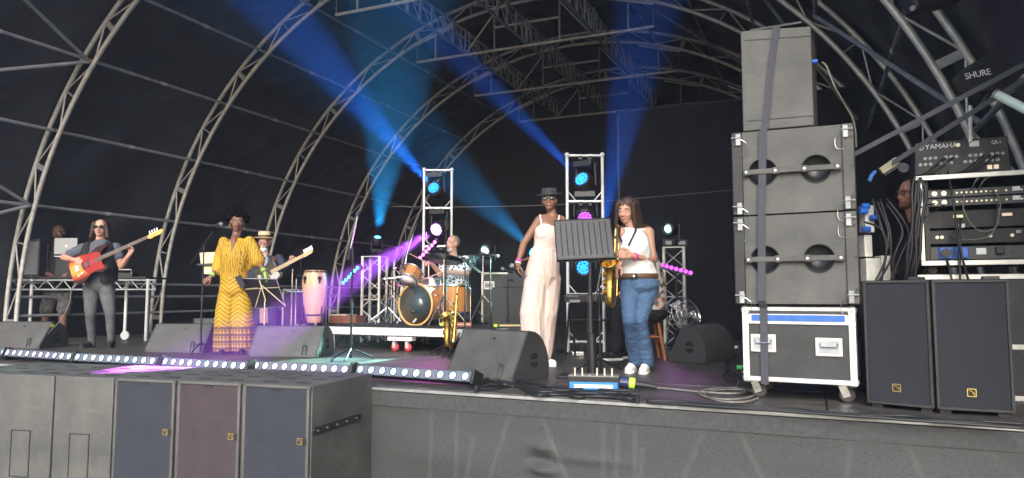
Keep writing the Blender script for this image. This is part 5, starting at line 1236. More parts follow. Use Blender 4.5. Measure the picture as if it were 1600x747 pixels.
def face_parts(t, H, s, iris=(.06, .03, .015), lips=(.32, .10, .09), brow=(.02, .015, .012), eyes=True, smile=0.):
    rot = H.to_3x3()
    for x in (-1, 1):
        if eyes:
            k = MB().ell(H @ (Vector((x * .031, .076, .006)) * s), [.0135 * s, .009 * s, .0075 * s], rot, 12, 8); ey = fobj('eye', k, M('eye_white', (.7, .68, .65), .25), t)
            fobj('iris', MB().ell(H @ (Vector((x * .031, .0825, .006)) * s), [.006 * s, .004 * s, .006 * s], rot, 10, 6), M('iris_dark', (.02, .012, .01), .2), ey)
        fobj('eyebrow', MB().tube([H @ (Vector((x * .014, .088, .027)) * s), H @ (Vector((x * .032, .086, .033)) * s), H @ (Vector((x * .048, .074, .027)) * s)], [.0035 * s, .005 * s, .003 * s], 6), M('brow%02d' % int(brow[0] * 1000), brow, .8), t)
    fobj('lips', remesh(MB().ell(H @ (Vector((0, .090, -.055)) * s), [.022 * s, .010 * s, .0055 * s], rot).ell(H @ (Vector((0, .089, -.064)) * s), [.019 * s, .010 * s, .006 * s], rot), .003, 2), M('lips%03d' % int(lips[0] * 1000), lips, .45), t)
def shades(t, H, s, mat=None, w=.03, h=.017):
    mat = mat or M('sunglass_lens', (.006, .006, .008), .08)
    g = None
    for x in (-1, 1):
        k = MB().prism([((x * .033 + w * math.cos(a)) * s, (.008 + h * math.sin(a)) * s) for a in [i * math.pi / 8 for i in range(16)]], .091 * s, .096 * s, H); o = fobj('sunglasses' if g is None else 'lens', k, mat, t if g is None else g); g = g or o
        fobj('temple', MB().tube([H @ (Vector((x * (.034 + w), .092, .012)) * s), H @ (Vector((x * .079, .05, .014)) * s), H @ (Vector((x * .081, -.02, .006)) * s)], .004 * s, 6), blackplastic, g)
    fobj('bridge', MB().tube([H @ (Vector((-.006, .094, .012)) * s), H @ (Vector((.006, .094, .012)) * s)], .003 * s, 6), blackplastic, g)
def hand(wr, d, n, curl=.5, left=False, s=1., splay=.12, thumb=.5):
    d = Vector(d).normalized(); n = Vector(n); n = (n - d * n.dot(d)).normalized(); x = d.cross(n) * (1 if left else -1)   # x points to the thumb side
    k = MB(); wr = Vector(wr)
    H = frame_mat(wr, x, d, x.cross(d)); rot = H.to_3x3()
    k.cap(wr - d * .03 * s, wr + d * .02 * s, .024 * s, .026 * s, 12)
    for q in (-.026, -.009, .009, .026): k.cap(wr + d * .02 * s + x * q * .7 * s, wr + d * .085 * s + x * q * s, .016 * s, .0125 * s, 10)
    for i, (q, L) in enumerate(((.030, .070), (.011, .080), (-.009, .074), (-.028, .058))):
        p0 = wr + d * .085 * s + x * q * s; dd = (d + x * (q * splay * 20)).normalized(); a = 0
        for j, f_ in enumerate((.42, .33, .25)):
            a += curl * (.9 if j else .7); v = dd * math.cos(a) + n * math.sin(a); p1 = p0 + v * L * f_ * s; k.cap(p0, p1, (.0105 - .001 * j) * s, (.0098 - .0012 * j) * s, 10); p0 = p1
    p0 = wr + d * .03 * s + x * .026 * s; p1 = p0 + (d * .55 + x * .65 + n * thumb * .7).normalized() * .042 * s; p2 = p1 + (d * .8 + x * .15 + n * thumb).normalized() * .034 * s; p3 = p2 + (d * .85 - x * .1 + n * thumb).normalized() * .024 * s
    k.cap(p0, p1, .016 * s, .0125 * s, 10); k.cap(p1, p2, .0125 * s, .011 * s, 10); k.cap(p2, p3, .011 * s, .009 * s, 10)
    return remesh(k, .0042, 2)
def join(*ks):
    k = MB()
    for a in ks:
        o = len(k.v); k.v += a.v; k.f += [tuple(i + o for i in f) for f in a.f]
    return k
def shoe(t, heel, toe, mat, sole, s=1., name='shoe'):
    heel = Vector(heel); toe = Vector(toe); d = toe - heel; d.z = 0; L = d.length; d.normalize(); x = d.cross(UP)
    k = MB(); z = UP
    k.cap(heel + z * .06 + d * .02, heel + d * (L * .45) + z * .05, .040 * s, .042 * s); k.cap(heel + d * (L * .45) + z * .045, heel + d * (L - .04) + z * .038, .044 * s, .036 * s); k.cap(heel + z * .09 + d * .03, heel + z * .11 + d * .035, .040 * s, .038 * s)
    k = remesh(k, .006, 4)
    for v in k.v: v.z = max(v.z, heel.z + .012)
    sh = fobj(name, k, mat, t)
    out = [heel - d * .035, heel + x * .036 * s, heel + d * L * .5 + x * .038 * s, heel + d * L * .75 + x * .046 * s, heel + d * (L - .02) + x * .028 * s, heel + d * L, heel + d * (L - .02) - x * .028 * s, heel + d * L * .75 - x * .044 * s, heel + d * L * .5 - x * .036 * s, heel - x * .036 * s]
    n = len(out); so = MB().add([Vector((p.x, p.y, heel.z)) for p in out] + [Vector((p.x, p.y, heel.z + .026)) for p in out], [tuple(range(n)), tuple(range(2 * n - 1, n - 1, -1))] + [((i + 1) % n, i, n + i, n + (i + 1) % n) for i in range(n)])
    obj('sole', so, sole, sh, world=True, bevel=.005)
    for i in range(3):
        p = heel + d * (L * .42 + .028 * i) + z * (.088 - .010 * i) * s; obj('lace', MB().tube([p - x * .024, p + z * .006, p + x * .024], .0035, 5), sole, sh, world=True)
def thing_m(name, label, cat, m, group=None):
    o = bpy.data.objects.new(name, None); COL.objects.link(o); o.matrix_world = m; o.empty_display_size = .2; ROOTM[o.name] = m.inverted(); return tag(o, label, cat, group)
def ring(t, c, ax, r, h, mat, name='wristband'):
    ax = Vector(ax).normalized(); fobj(name, MB().lathe([(r, -h / 2), (r + .003, -h / 2), (r + .003, h / 2), (r, h / 2)], 16, frame_mat(c, ax.orthogonal(), ax.cross(ax.orthogonal()), ax)), mat, t)
def torso(mb, path, secs, flat):
    path = spline(path, 6); n = len(path); rs = []
    for i in range(n):
        u = i / (n - 1) * (len(secs) - 1); j = min(int(u), len(secs) - 2); f_ = u - j
        rs.append((secs[j][0] * (1 - f_) + secs[j + 1][0] * f_, secs[j][1] * (1 - f_) + secs[j + 1][1] * f_))
    return mb.tube(path, rs, 24, flat=flat)
def hat(t, H, s, crown, brim, cmat, bmat, tilt=0, up=.075, h=.10, name='hat', back=-.012):
    m = H @ Matrix.Translation(Vector((0, back, up)) * s) @ Matrix.Rotation(R(tilt), 4, 'X')
    k = MB().lathe([(brim * s, .006), (brim * .96 * s, .014), (brim * .75 * s, .0), (crown * 1.03 * s, -.006), (crown * s, .02), (crown * .97 * s, h * .7 * s), (crown * .86 * s, h * s), (crown * .5 * s, h * 1.0 * s), (0.001, h * .93 * s)], 32, m)
    hh = fobj(name, k, cmat, t); hh.modifiers.new('solidify', 'SOLIDIFY').thickness = .005
    fobj('hat_band', MB().lathe([(crown * 1.03 * s, .0), (crown * 1.045 * s, .012), (crown * 1.02 * s, .045)], 32, m), bmat, hh)
    return hh
PEOPLE = 'performers on the stage'
dark_skin = skinm('dark_brown_skin', (.17, .09, .06)); brown_skin = skinm('brown_skin', (.23, .112, .066)); fair_skin = skinm('fair_skin', (.50, .27, .19)); tan_skin = skinm('tanned_skin', (.47, .25, .17))
black_cloth = M('black_cloth', (.010, .010, .011), .85, 0, .3, 8, .2, 200)
pink_band = M('pink_band', (.80, .06, .30), .5)
white_rub = M('white_rubber', (.72, .70, .66), .6, 0, .1, 20)

# ------------------------------------------------------------------ bass player
d0 = dep(F(160, 543)); Q = lambda x, y, dy=0.: P(x, y, d0 + dy)
b0 = F(160, 543); t = thing('person', 'long haired bass player in sunglasses, grey shirt, black vest and grey jeans', 'person', (b0.x, b0.y, 0), 0, PEOPLE)
fd = facing(14); hc = Q(157, 356.5, -.02); H = head_frame(hc, fd); hs = 1.06
bd = MB(); head_geo(bd, H, hs, wide=1.06); limb(bd, [hc - UP * .06 + FWD * .02, Q(156, 383, .02)], [.058, .066])
sl, sr, el, er, wl_, wr_ = Q(130, 389), Q(181, 388), Q(99, 402, -.04), Q(190, 416, -.10), Q(116, 406, -.22), Q(202, 398, -.235)
limb(bd, [sl, el, wl_], [.058, .044, .030]); limb(bd, [sr, er, wr_], [.056, .046, .031]); bd.cap(el.lerp(wl_, .15), el.lerp(wl_, .5), .048, .04); bd.cap(er.lerp(wr_, .15), er.lerp(wr_, .5), .05, .042)
body = remesh(bd, .008, 4)
hL = hand(wl_, Q(131, 413, -.25) - wl_, FWD, .45, left=True, s=1.1); hR = hand(wr_, Q(212, 381, -.262) - wr_, -FWD * .8 - RIGHT * .5, .8, left=False, s=1.1)
fobj('body', join(body, hL, hR), fair_skin, t); ring(t, wl_.lerp(el, .12), el - wl_, .034, .03, pink_band)
face_parts(t, H, hs, eyes=False, lips=(.40, .17, .14), brow=(.06, .03, .02)); shades(t, H, hs)
hair = M('brown_hair', (.045, .022, .014), .55, 0, .4, 30, .5, 120, stretch=(1, 1, .15))
k = MB(); rot = H.to_3x3(); k.ell(H @ Vector((0, -.03, .055)), (.086, .092, .075), rot)
for x in (-1, 1):
    for j in range(5): k.cap(H @ Vector((x * .072, .035 - .026 * j, .06)), H @ Vector((x * (.105 + .006 * j), .03 - .03 * j, -.125 - .012 * j)), .030, .024)
for j in range(4): k.cap(H @ Vector((-.05 + .033 * j, -.09, .03)), H @ Vector((-.06 + .04 * j, -.10, -.13)), .03, .022)
fobj('hair', remesh(k, .006, 2, .006, 70, (1, 1, .12)), hair, t)
shirt = M('slate_shirt', (.075, .085, .105), .85, 0, .15, 6, .15, 150)
hipc = Q(155, 442, .02); k = MB(); torso(k, [hipc - UP * .02, Q(155, 420, -.0), Q(156, 400, -.03), Q(156, 384, .0), Q(156, 379, .02)], [(.185, .14), (.19, .155), (.20, .15), (.175, .105), (.075, .07)], RIGHT)
limb(k, [sl, sl.lerp(el, .62)], [.082, .070]); limb(k, [sr, sr.lerp(er, .55)], [.08, .068])
fobj('shirt', remesh(k, .009, 4, .007, 9, (1, 1, .6)), shirt, t)
k = MB()
for s_ in (-1, 1):
    torso(k, [Q(155 + s_ * 15, 440, -.03), Q(155 + s_ * 16, 415, -.06), Q(156 + s_ * 17, 396, -.06), Q(156 + s_ * 15, 383, .0)], [(.10, .14), (.10, .15), (.085, .13), (.06, .09)], RIGHT)
torso(k, [Q(155, 440, .08), Q(155, 412, .08), Q(156, 388, .08)], [(.2, .12), (.2, .13), (.17, .09)], RIGHT)
fobj('vest', remesh(k, .010, 4, .006, 8), black_cloth, t)
jm = M('grey_denim', (.070, .072, .074), .85, 0, .35, 3.5, .25, 160, var2=(.13, .13, .13))
k = MB(); k.ell(hipc - UP * .03, (.19, .145, .13), rotz(YAW).to_3x3()); lh, rh = Q(143, 452, .0), Q(167, 451, .02); lk, rk_ = Q(141, 492, -.06), Q(172, 490, -.03); la, ra2 = Q(144, 537, .02), Q(174, 534, .06)
limb(k, [lh, lk, la], [.112, .066, .046]); limb(k, [rh, rk_, ra2], [.114, .068, .046]); k.cap(lk.lerp(la, .2), lk.lerp(la, .5), .064, .058); k.cap(rk_.lerp(ra2, .2), rk_.lerp(ra2, .5), .064, .058)
fobj('jeans', remesh(k, .009, 4, .007, 12, (.7, .7, 1.5)), jm, t)
for a, tx_ in ((la, -.05), (ra2, .07)): shoe(t, Vector((a.x, a.y, .0)) + FWD * .03, Vector((a.x, a.y, 0)) - FWD * .20 + RIGHT * tx_, black_cloth, blackplastic)
# bass guitar
def guitar(label, nut, bridge, n, outline, L, mats, name, headp, frets=18, pick=None, knobs=(), tuners=4, bodyw=1.):
    u = (Vector(nut) - Vector(bridge)).normalized(); n = Vector(n); n = (n - u * n.dot(u)).normalized(); v = n.cross(u)
    m = frame_mat(bridge, u, v, n); t = thing_m(name, label, 'guitar', m, None)
    scale = (Vector(nut) - Vector(bridge)).length
    pts = spline([(x * bodyw, y * bodyw, 0) for x, y in outline] + [(outline[0][0] * bodyw, outline[0][1] * bodyw, 0)], 6)[:-1]
    N = len(pts); bo = obj('body', MB().add([(p.x, p.y, -.02) for p in pts] + [(p.x, p.y, .02) for p in pts], [tuple(range(N)), tuple(range(2 * N - 1, N - 1, -1))] + [((i + 1) % N, i, N + i, N + (i + 1) % N) for i in range(N)]), mats['body'], t, bevel=.008)
    if pick:
        pk = spline([(x * bodyw, y * bodyw, 0) for x, y in pick] + [(pick[0][0] * bodyw, pick[0][1] * bodyw, 0)], 5)[:-1]; N = len(pk)
        obj('pickguard', MB().add([(p.x, p.y, .0205) for p in pk] + [(p.x, p.y, .0235) for p in pk], [tuple(range(N)), tuple(range(2 * N - 1, N - 1, -1))] + [((i + 1) % N, i, N + i, N + (i + 1) % N) for i in range(N)]), mats['pick'], t)
    x0 = .22 * scale / .86; nk = obj('neck', MB().add([(x0, -.029, .022), (x0, .029, .022), (scale, .021, .022), (scale, -.021, .022), (x0, -.02, .002), (x0, .02, .002), (scale, .015, .002), (scale, -.015, .002)], [(0, 1, 2, 3), (7, 6, 5, 4), (0, 4, 5, 1), (1, 5, 6, 2), (2, 6, 7, 3), (3, 7, 4, 0)]), mats['neck'], t, bevel=.003)
    obj('fretboard', MB().add([(x0, -.029, .023), (x0, .029, .023), (scale, .021, .023), (scale, -.021, .023), (x0, -.029, .028), (x0, .029, .028), (scale, .021, .028), (scale, -.021, .028)], [(3, 2, 1, 0), (4, 5, 6, 7), (0, 1, 5, 4), (1, 2, 6, 5), (2, 3, 7, 6), (3, 0, 4, 7)]), mats['board'], nk)
    for i in range(1, frets):
        x = scale - (scale - scale * 2 ** (-i / 12)); x = scale * 2 ** (-i / 12)
        if x > x0: obj('fret', MB().box((x, 0, .029), (.0014, .05, .002)), alu_dull, nk)
    hp = [(scale + x, y) for x, y in headp]; N = len(hp)
    hd = obj('headstock', MB().add([(x, y, .004) for x, y in hp] + [(x, y, .02) for x, y in hp], [tuple(range(N)), tuple(range(2 * N - 1, N - 1, -1))] + [((i + 1) % N, i, N + i, N + (i + 1) % N) for i in range(N)]), mats['head'], t, bevel=.003)
    for i in range(tuners):
        x = scale + .045 + i * .15 / tuners; obj('tuner', MB().cyl((x, .02, .012), (x, .065, .012), .006, n=6).ell((x, .072, .012), (.012, .009, .005), n=8, m=6), steel, hd); obj('post', MB().cyl((x, .008, .02), (x, .008, .034), .006, n=6), steel, hd)
    obj('bridge_plate', MB().box((-.005, 0, .025), (.05, .085, .012)), steel, t, bevel=.002)
    for x, y, w, h in mats.get('pickups', ()): obj('pickup', MB().box((x, y, .026), (w, h, .012)), blackplastic, t, bevel=.003)
    for i in range(4): obj('string', MB().cyl((0, -.024 + .016 * i, .034), (scale, -.014 + .0095 * i, 0.031), .0009, n=4), alu_dull, t)
    for x, y in knobs: obj('knob', MB().cyl((x, y, .022), (x, y, .04), .012, n=12), steel, t)
    return t
def sunburst():
    m = bpy.data.materials.new('sunburst_lacquer'); m.use_nodes = True; nt = m.node_tree; N = nt.nodes; L = nt.links; b = N['Principled BSDF']; b.inputs['Roughness'].default_value = .42; b.inputs['Specular IOR Level'].default_value = .25
    tc = N.new('ShaderNodeTexCoord'); mp = N.new('ShaderNodeMapping'); mp.inputs['Location'].default_value = (-.12, 0, 0); mp.inputs['Scale'].default_value = (3.2, 5.6, .1); L.new(tc.outputs['Object'], mp.inputs[0])
    g = N.new('ShaderNodeTexGradient'); g.gradient_type = 'SPHERICAL'; L.new(mp.outputs[0], g.inputs[0]); r = N.new('ShaderNodeValToRGB'); L.new(g.outputs[0], r.inputs[0])
    e = r.color_ramp.elements; e[0].position = .02; e[0].color = (.03, .004, .003, 1); e[1].position = .55; e[1].color = (.62, .27, .04, 1)
    q1 = e.new(.16); q1.color = (.26, .02, .008, 1); q2 = e.new(.34); q2.color = (.50, .085, .012, 1); L.new(r.outputs[0], b.inputs['Base Color']); return m
bass_out = [(-.09, .0), (-.085, .09), (-.02, .155), (.08, .135), (.17, .115), (.28, .145), (.37, .135), (.40, .105), (.34, .085), (.29, .04), (.285, -.035), (.30, -.075), (.335, -.105), (.32, -.145), (.25, -.155), (.15, -.12), (.06, -.165), (-.03, -.175), (-.085, -.11)]
guitar('sunburst electric bass with a red pickguard and amber headstock', Q(232, 371, -.30), Q(123, 420, -.22), -FWD * 1.0 - RIGHT * .12 + UP * .1, bass_out, 1, dict(body=sunburst(), pick=M('red_pickguard', (.30, .022, .022), .5, spec=.2), neck=M('maple', (.52, .30, .12), .35), board=M('rosewood', (.10, .06, .04), .5), head=M('amber_headstock', (.72, .36, .05), .3, coat=.5), pickups=((.09, -.005, .03, .1), (.17, 0, .03, .1))), 'bass_guitar', [(0, -.022), (.04, -.04), (.10, -.03), (.19, -.035), (.235, -.01), (.22, .03), (.12, .028), (.03, .03), (0, .022)], pick=[(.10, .11), (.26, .09), (.30, .03), (.29, -.06), (.30, -.12), (.2, -.11), (.10, -.10), (.05, .02)], knobs=((.0, -.115), (.03, -.105), (.06, -.10)), bodyw=1.24)
tag(obj('instrument_lead', MB().tube(spline([Q(120, 440, -.2), Q(112, 452, -.2), Q(108, 475, -.25), Q(95, 500, -.3), Q(78, 518, -.3), F(64, 536, .01)], 7), .006, 6), cable_g, smooth=True), 'pale lead hanging from the bass guitar down to the floor', 'cable')

# ------------------------------------------------------------------ man at the laptop
d0 = 11.75; Q = lambda x, y, dy=0.: P(x, y, d0 + dy)
b0 = Q(92, 500); t = thing('person', 'bald man in black shirt and camouflage shorts behind the laptop', 'person', (b0.x, b0.y, 0), 0, PEOPLE)
hc = Q(91.5, 364); H = head_frame(hc, facing(12, -8)); hs = 1.12
bd = MB(); head_geo(bd, H, hs, wide=1.1); limb(bd, [hc - UP * .06, Q(91, 388)], [.068, .075])
lk, rk_ = Q(72, 488, -.02), Q(99, 488, -.05); la, ra2 = Q(69, 526, .06), Q(97, 526, -.02)
limb(bd, [Q(78, 465), lk, la], [.10, .064, .048]); limb(bd, [Q(102, 465), rk_, ra2], [.10, .066, .05]); bd.cap(lk.lerp(la, .15), lk.lerp(la, .5), .062, .06); bd.cap(rk_.lerp(ra2, .15), rk_.lerp(ra2, .5), .064, .06)
limb(bd, [Q(72, 398), Q(66, 425), Q(80, 430, -.3)], [.06, .048, .034]); limb(bd, [Q(112, 398), Q(118, 425), Q(108, 424, -.3)], [.06, .048, .034])
hh = hand(Q(80, 430, -.3), Q(92, 432, -.42) - Q(80, 430, -.3), -UP, .3, left=True); h2 = hand(Q(108, 424, -.3), Q(100, 430, -.42) - Q(108, 424, -.3), -UP, .3)
torso(bd, [Q(91, 462), Q(92, 430), Q(91, 392)], [(.16, .12), (.16, .12), (.1, .08)], RIGHT); fobj('body', join(remesh(bd, .009, 4), hh, h2), dark_skin, t); face_parts(t, H, hs, lips=(.10, .04, .035), brow=(.008, .007, .006))
fobj('beard', remesh(MB().ell(H @ Vector((0, .058, -.09)), (.05, .045, .034), H.to_3x3()), .006, 2, .004, 90), M('black_hair', (.008, .007, .007), .8, 0, .3, 60), t)
k = MB(); torso(k, [Q(92, 458), Q(92, 430), Q(92, 404), Q(91, 390)], [(.21, .16), (.22, .17), (.24, .15), (.10, .09)], RIGHT); limb(k, [Q(72, 398), Q(67, 420)], [.085, .075]); limb(k, [Q(112, 398), Q(117, 420)], [.085, .075]); fobj('shirt', remesh(k, .01, 4, .006, 8), black_cloth, t)
camo = M('camouflage', (.05, .048, .045), .9, 0, .8, 14, .2, 100, var2=(.17, .16, .15))
k = MB(); k.ell(Q(91, 460), (.21, .16, .12), rotz(YAW).to_3x3()); limb(k, [Q(79, 464), Q(73, 484, -.02)], [.115, .105]); limb(k, [Q(103, 464), Q(100, 484, -.04)], [.115, .105]); fobj('shorts', remesh(k, .01, 3, .008, 9), camo, t)
for a, tx_ in ((la, -.02), (ra2, .10)): shoe(t, Vector((a.x, a.y, 0)) + FWD * .03, Vector((a.x, a.y, 0)) - FWD * .2 + RIGHT * tx_, M('white_trainer', (.72, .71, .66), .6, 0, .1, 15), white_rub)

# ------------------------------------------------------------------ singer in yellow
d0 = dep(F(368, 553)); Q = lambda x, y, dy=0.: P(x, y, d0 + dy)
b0 = F(368, 553); t = thing('person', 'singer in a yellow patterned wrap jumpsuit holding a microphone stand', 'person', (b0.x, b0.y, 0), 0, PEOPLE)
hc = Q(371, 348); H = head_frame(hc, facing(22, -6), -6); hs = .98
bd = MB(); head_geo(bd, H, hs, wide=1.05); limb(bd, [hc - UP * .05 + FWD * .02, Q(368, 374, .0)], [.05, .058])
sl, sr = Q(348, 377), Q(392, 376, .03); el, er = Q(342, 414, -.02), Q(404, 409, -.02); wl_, wr_ = Q(330, 432, -.10), Q(413, 424, -.08)
limb(bd, [sl, el, wl_], [.052, .04, .026]); limb(bd, [sr, er, wr_], [.052, .04, .026]); bd.ell(Q(368, 384, -.01), (.15, .09, .10), rotz(YAW).to_3x3())
hL = hand(wl_, Q(316, 442, -.14) - wl_, FWD * .5 + RIGHT * .3, .6, left=True, s=.95); hR = hand(wr_, Q(419, 437, -.1) - wr_, FWD, .3, s=.95)
fobj('body', join(remesh(bd, .007, 4), hL, hR), skinm('deep_brown_skin', (.165, .078, .046)), t)
face_parts(t, H, hs, lips=(.22, .06, .06), brow=(.010, .008, .007))
for x in (-1, 1): fobj('earring', MB().tube([H @ Vector((x * .083 + .014 * math.cos(a), -.004, -.055 + .018 * math.sin(a))) for a in [i * math.pi / 6 for i in range(13)]], .0025, 5), gold, t)
k = MB(); rot = H.to_3x3(); random.seed(3)
for i in range(90):
    a = random.uniform(0, 6.283); zz_ = random.uniform(-.15, 1); r_ = math.sqrt(max(0, 1 - zz_ * zz_)); p = Vector((.108 * r_ * math.cos(a), -.045 + .10 * r_ * math.sin(a), .050 + .092 * zz_))
    if p.y > .02 and p.z < .085: continue
    k.ell(H @ p, (.034, .034, .034), None, 8, 6)
k.ell(H @ Vector((0, -.05, .055)), (.10, .088, .095), rot)
fobj('hair', remesh(k, .006, 1, .012, 60), M('afro_hair', (.0035, .003, .003), .95, 0, .3, 60, .6, 90, spec=.05), t)
def yellow_print():
    m = bpy.data.materials.new('yellow_print'); m.use_nodes = True; nt = m.node_tree; N = nt.nodes; L = nt.links; b = N['Principled BSDF']; b.inputs['Roughness'].default_value = .75
    tc = N.new('ShaderNodeTexCoord'); sp = N.new('ShaderNodeSeparateXYZ'); mp = N.new('ShaderNodeMapping'); mp.inputs['Rotation'].default_value = (0, 0, -YAW); L.new(tc.outputs['Object'], mp.inputs[0]); L.new(mp.outputs[0], sp.inputs[0])
    def mth(op, a, b_=None, c=None):
        n = N.new('ShaderNodeMath'); n.operation = op
        for i, x in enumerate((a, b_, c)):
            if x is None: continue
            if isinstance(x, (int, float)): n.inputs[i].default_value = x
            else: L.new(x, n.inputs[i])
        return n.outputs[0]
    X, Z = sp.outputs[0], sp.outputs[2]
    chev = mth('ADD', mth('MULTIPLY', mth('PINGPONG', mth('ADD', X, 5.0), .11), .75), Z)            # zigzag rows
    st = mth('PINGPONG', chev, .026); stripes = mth('LESS_THAN', st, .0075)
    low = mth('LESS_THAN', Z, .34)                                                             # hem bands
    band = mth('MULTIPLY', low, mth('LESS_THAN', mth('PINGPONG', mth('ADD', Z, .01), .042), .016))
    tri = mth('MULTIPLY', low, mth('LESS_THAN', mth('PINGPONG', mth('MULTIPLY', X, 1.0), .02), mth('MULTIPLY', mth('PINGPONG', Z, .042), .45)))
    top = mth('GREATER_THAN', Z, .95); n = N.new('ShaderNodeTexWave'); n.inputs['Scale'].default_value = 11; n.inputs['Distortion'].default_value = 7; n.inputs['Detail'].default_value = 3; n.inputs['Detail Scale'].default_value = 1.6; L.new(mp.outputs[0], n.inputs[0])
    n2 = N.new('ShaderNodeTexNoise'); n2.inputs['Scale'].default_value = 4.5; L.new(mp.outputs[0], n2.inputs[0])
    flo = mth('MULTIPLY', top, mth('MULTIPLY', mth('LESS_THAN', n.outputs['Fac'], .22), mth('GREATER_THAN', n2.outputs[0], .47)))
    mid = mth('MULTIPLY', mth('MULTIPLY', mth('SUBTRACT', 1.0, low), mth('SUBTRACT', 1.0, top)), stripes)
    f1 = mth('MULTIPLY', mid, .72); f2 = mth('MAXIMUM', mth('MAXIMUM', mth('MULTIPLY', band, .9), mth('MULTIPLY', tri, .8)), mth('MULTIPLY', flo, .8))
    fac = mth('MAXIMUM', f1, f2)
    mx = N.new('ShaderNodeMix'); mx.data_type = 'RGBA'; mx.inputs[6].default_value = (.47, .275, .011, 1); mx.inputs[7].default_value = (.07, .035, .012, 1); L.new(fac, mx.inputs[0]); L.new(mx.outputs[2], b.inputs['Base Color'])
    return m
ym = yellow_print()
k = MB(); torso(k, [Q(366, 446), Q(366, 425, -.02), Q(368, 403, -.04), Q(369, 386, -.01), Q(369, 376, .02)], [(.17, .135), (.165, .125), (.185, .15), (.18, .115), (.10, .07)], RIGHT)
limb(k, [Q(350.5, 378), Q(346, 396, -.01), Q(342, 420, -.01)], [.064, .074, .085]); limb(k, [Q(389.5, 377, .02), Q(396, 391, .01), Q(403, 407, -.01)], [.064, .080, .090]); k.cap(Q(353, 395), Q(353, 425), .075, .06); k.cap(Q(390, 392), Q(388, 416), .08, .06)
k.ell(Q(366, 452), (.185, .15, .13), rotz(YAW).to_3x3())
limb(k, [Q(357, 462), Q(352, 500, -.03), Q(351, 546, .02)], [.125, .135, .145]); limb(k, [Q(377, 462, .02), Q(379, 500, .0), Q(381, 543, .05)], [.125, .135, .145])
kk = remesh(k, .009, 4, .009, 6, (1, 1, .3))
# the wrapped neckline shows some skin
for i, v in enumerate(kk.v):
    v.z = max(v.z, .035)
fobj('jumpsuit', kk, ym, t)
fobj('neckline', remesh(MB().cap(Q(366, 377, -.085), Q(362, 393, -.165), .036, .012).cap(Q(367, 372, -.03), Q(366, 379, -.09), .05, .038), .006, 3), MATS['deep_brown_skin'], t)
ring(t, wl_.lerp(el, .15), el - wl_, .030, .03, M('lime_band', (.25, .7, .1), .5)); ring(t, wr_.lerp(er, .12), er - wr_, .030, .03, MATS['lime_band'])
fobj('wrist_ribbon', MB().beam(Q(413, 425, -.12), Q(416, 440, -.13), .003, .03), MATS['lime_band'], t)
for x in (350, 380): a = Q(x, 552, -.05); shoe(t, Vector((a.x, a.y, 0)) + FWD * .1, Vector((a.x, a.y, 0)) - FWD * .12, black_cloth, blackplastic, .9)
# ------------------------------------------------------------------ guitarist in the straw hat
d0 = 10.3; Q = lambda x, y, dy=0.: P(x, y, d0 + dy)
b0 = Q(414, 500); t = thing('person', 'white bearded guitarist in a straw hat and dark jacket behind the singer', 'person', (b0.x, b0.y, 0), 0, PEOPLE)
hc = Q(413, 379); H = head_frame(hc, facing(8, -10)); hs = 1.02
bd = MB(); head_geo(bd, H, hs); limb(bd, [hc - UP * .06, Q(414, 402)], [.055, .06]); sl, sr = Q(395, 405), Q(436, 405); el, er = Q(389, 432), Q(447, 424, -.05); wl_, wr_ = Q(402, 436, -.22), Q(450, 412, -.26)
limb(bd, [er, wr_], [.045, .03]); limb(bd, [el, wl_], [.045, .03]); limb(bd, [Q(405, 500), Q(404, 536)], [.06, .05]); limb(bd, [Q(424, 500), Q(425, 536)], [.06, .05])
torso(bd, [Q(415, 505), Q(415, 440), Q(414, 402)], [(.13, .1), (.15, .11), (.08, .07)], RIGHT); limb(bd, [sl, el], [.05, .045]); limb(bd, [sr, er], [.05, .045]); fobj('body', join(remesh(bd, .008, 4), hand(wr_, Q(455, 407, -.3) - wr_, FWD * .5 - RIGHT * .6, .85, s=1.05), hand(wl_, Q(414, 436, -.27) - wl_, FWD, .5, left=True)), fair_skin, t)
face_parts(t, H, hs, lips=(.4, .18, .15), brow=(.35, .33, .31)); shades(t, H, hs, M('pink_lens', (.45, .18, .16), .15), .026, .014)
fobj('beard', remesh(MB().ell(H @ Vector((0, .062, -.098)), (.048, .042, .044), H.to_3x3()).ell(H @ Vector((0, .088, -.048)), (.034, .014, .010), H.to_3x3()), .006, 2, .005, 80), M('white_beard', (.62, .60, .57), .8, 0, .15, 60), t)
hat(t, H, 1.05, .086, .148, M('straw', (.62, .48, .27), .7, 0, .2, 40, .4, 300), M('hat_band_dark', (.06, .04, .03), .7), 6, .062, .095, 'straw_hat')
jk = M('dark_denim_jacket', (.030, .036, .058), .85, 0, .25, 7, .2, 160)
k = MB(); torso(k, [Q(415, 458), Q(415, 432), Q(415, 414), Q(414, 400)], [(.20, .145), (.20, .15), (.20, .13), (.08, .07)], RIGHT); limb(k, [sl, el, el.lerp(wl_, .75)], [.075, .062, .045]); limb(k, [sr, er, er.lerp(wr_, .7)], [.075, .062, .046]); fobj('jacket', remesh(k, .01, 3, .008, 9), jk, t)
def plaid():
    m = bpy.data.materials.new('plaid_shirt'); m.use_nodes = True; nt = m.node_tree; N = nt.nodes; L = nt.links; b = N['Principled BSDF']; b.inputs['Roughness'].default_value = .8
    tc = N.new('ShaderNodeTexCoord'); ch = N.new('ShaderNodeTexChecker'); ch.inputs['Scale'].default_value = 32; ch.inputs[1].default_value = (.60, .62, .60, 1); ch.inputs[2].default_value = (.045, .06, .06, 1); L.new(tc.outputs['Object'], ch.inputs[0]); L.new(ch.outputs[0], b.inputs['Base Color']); return m
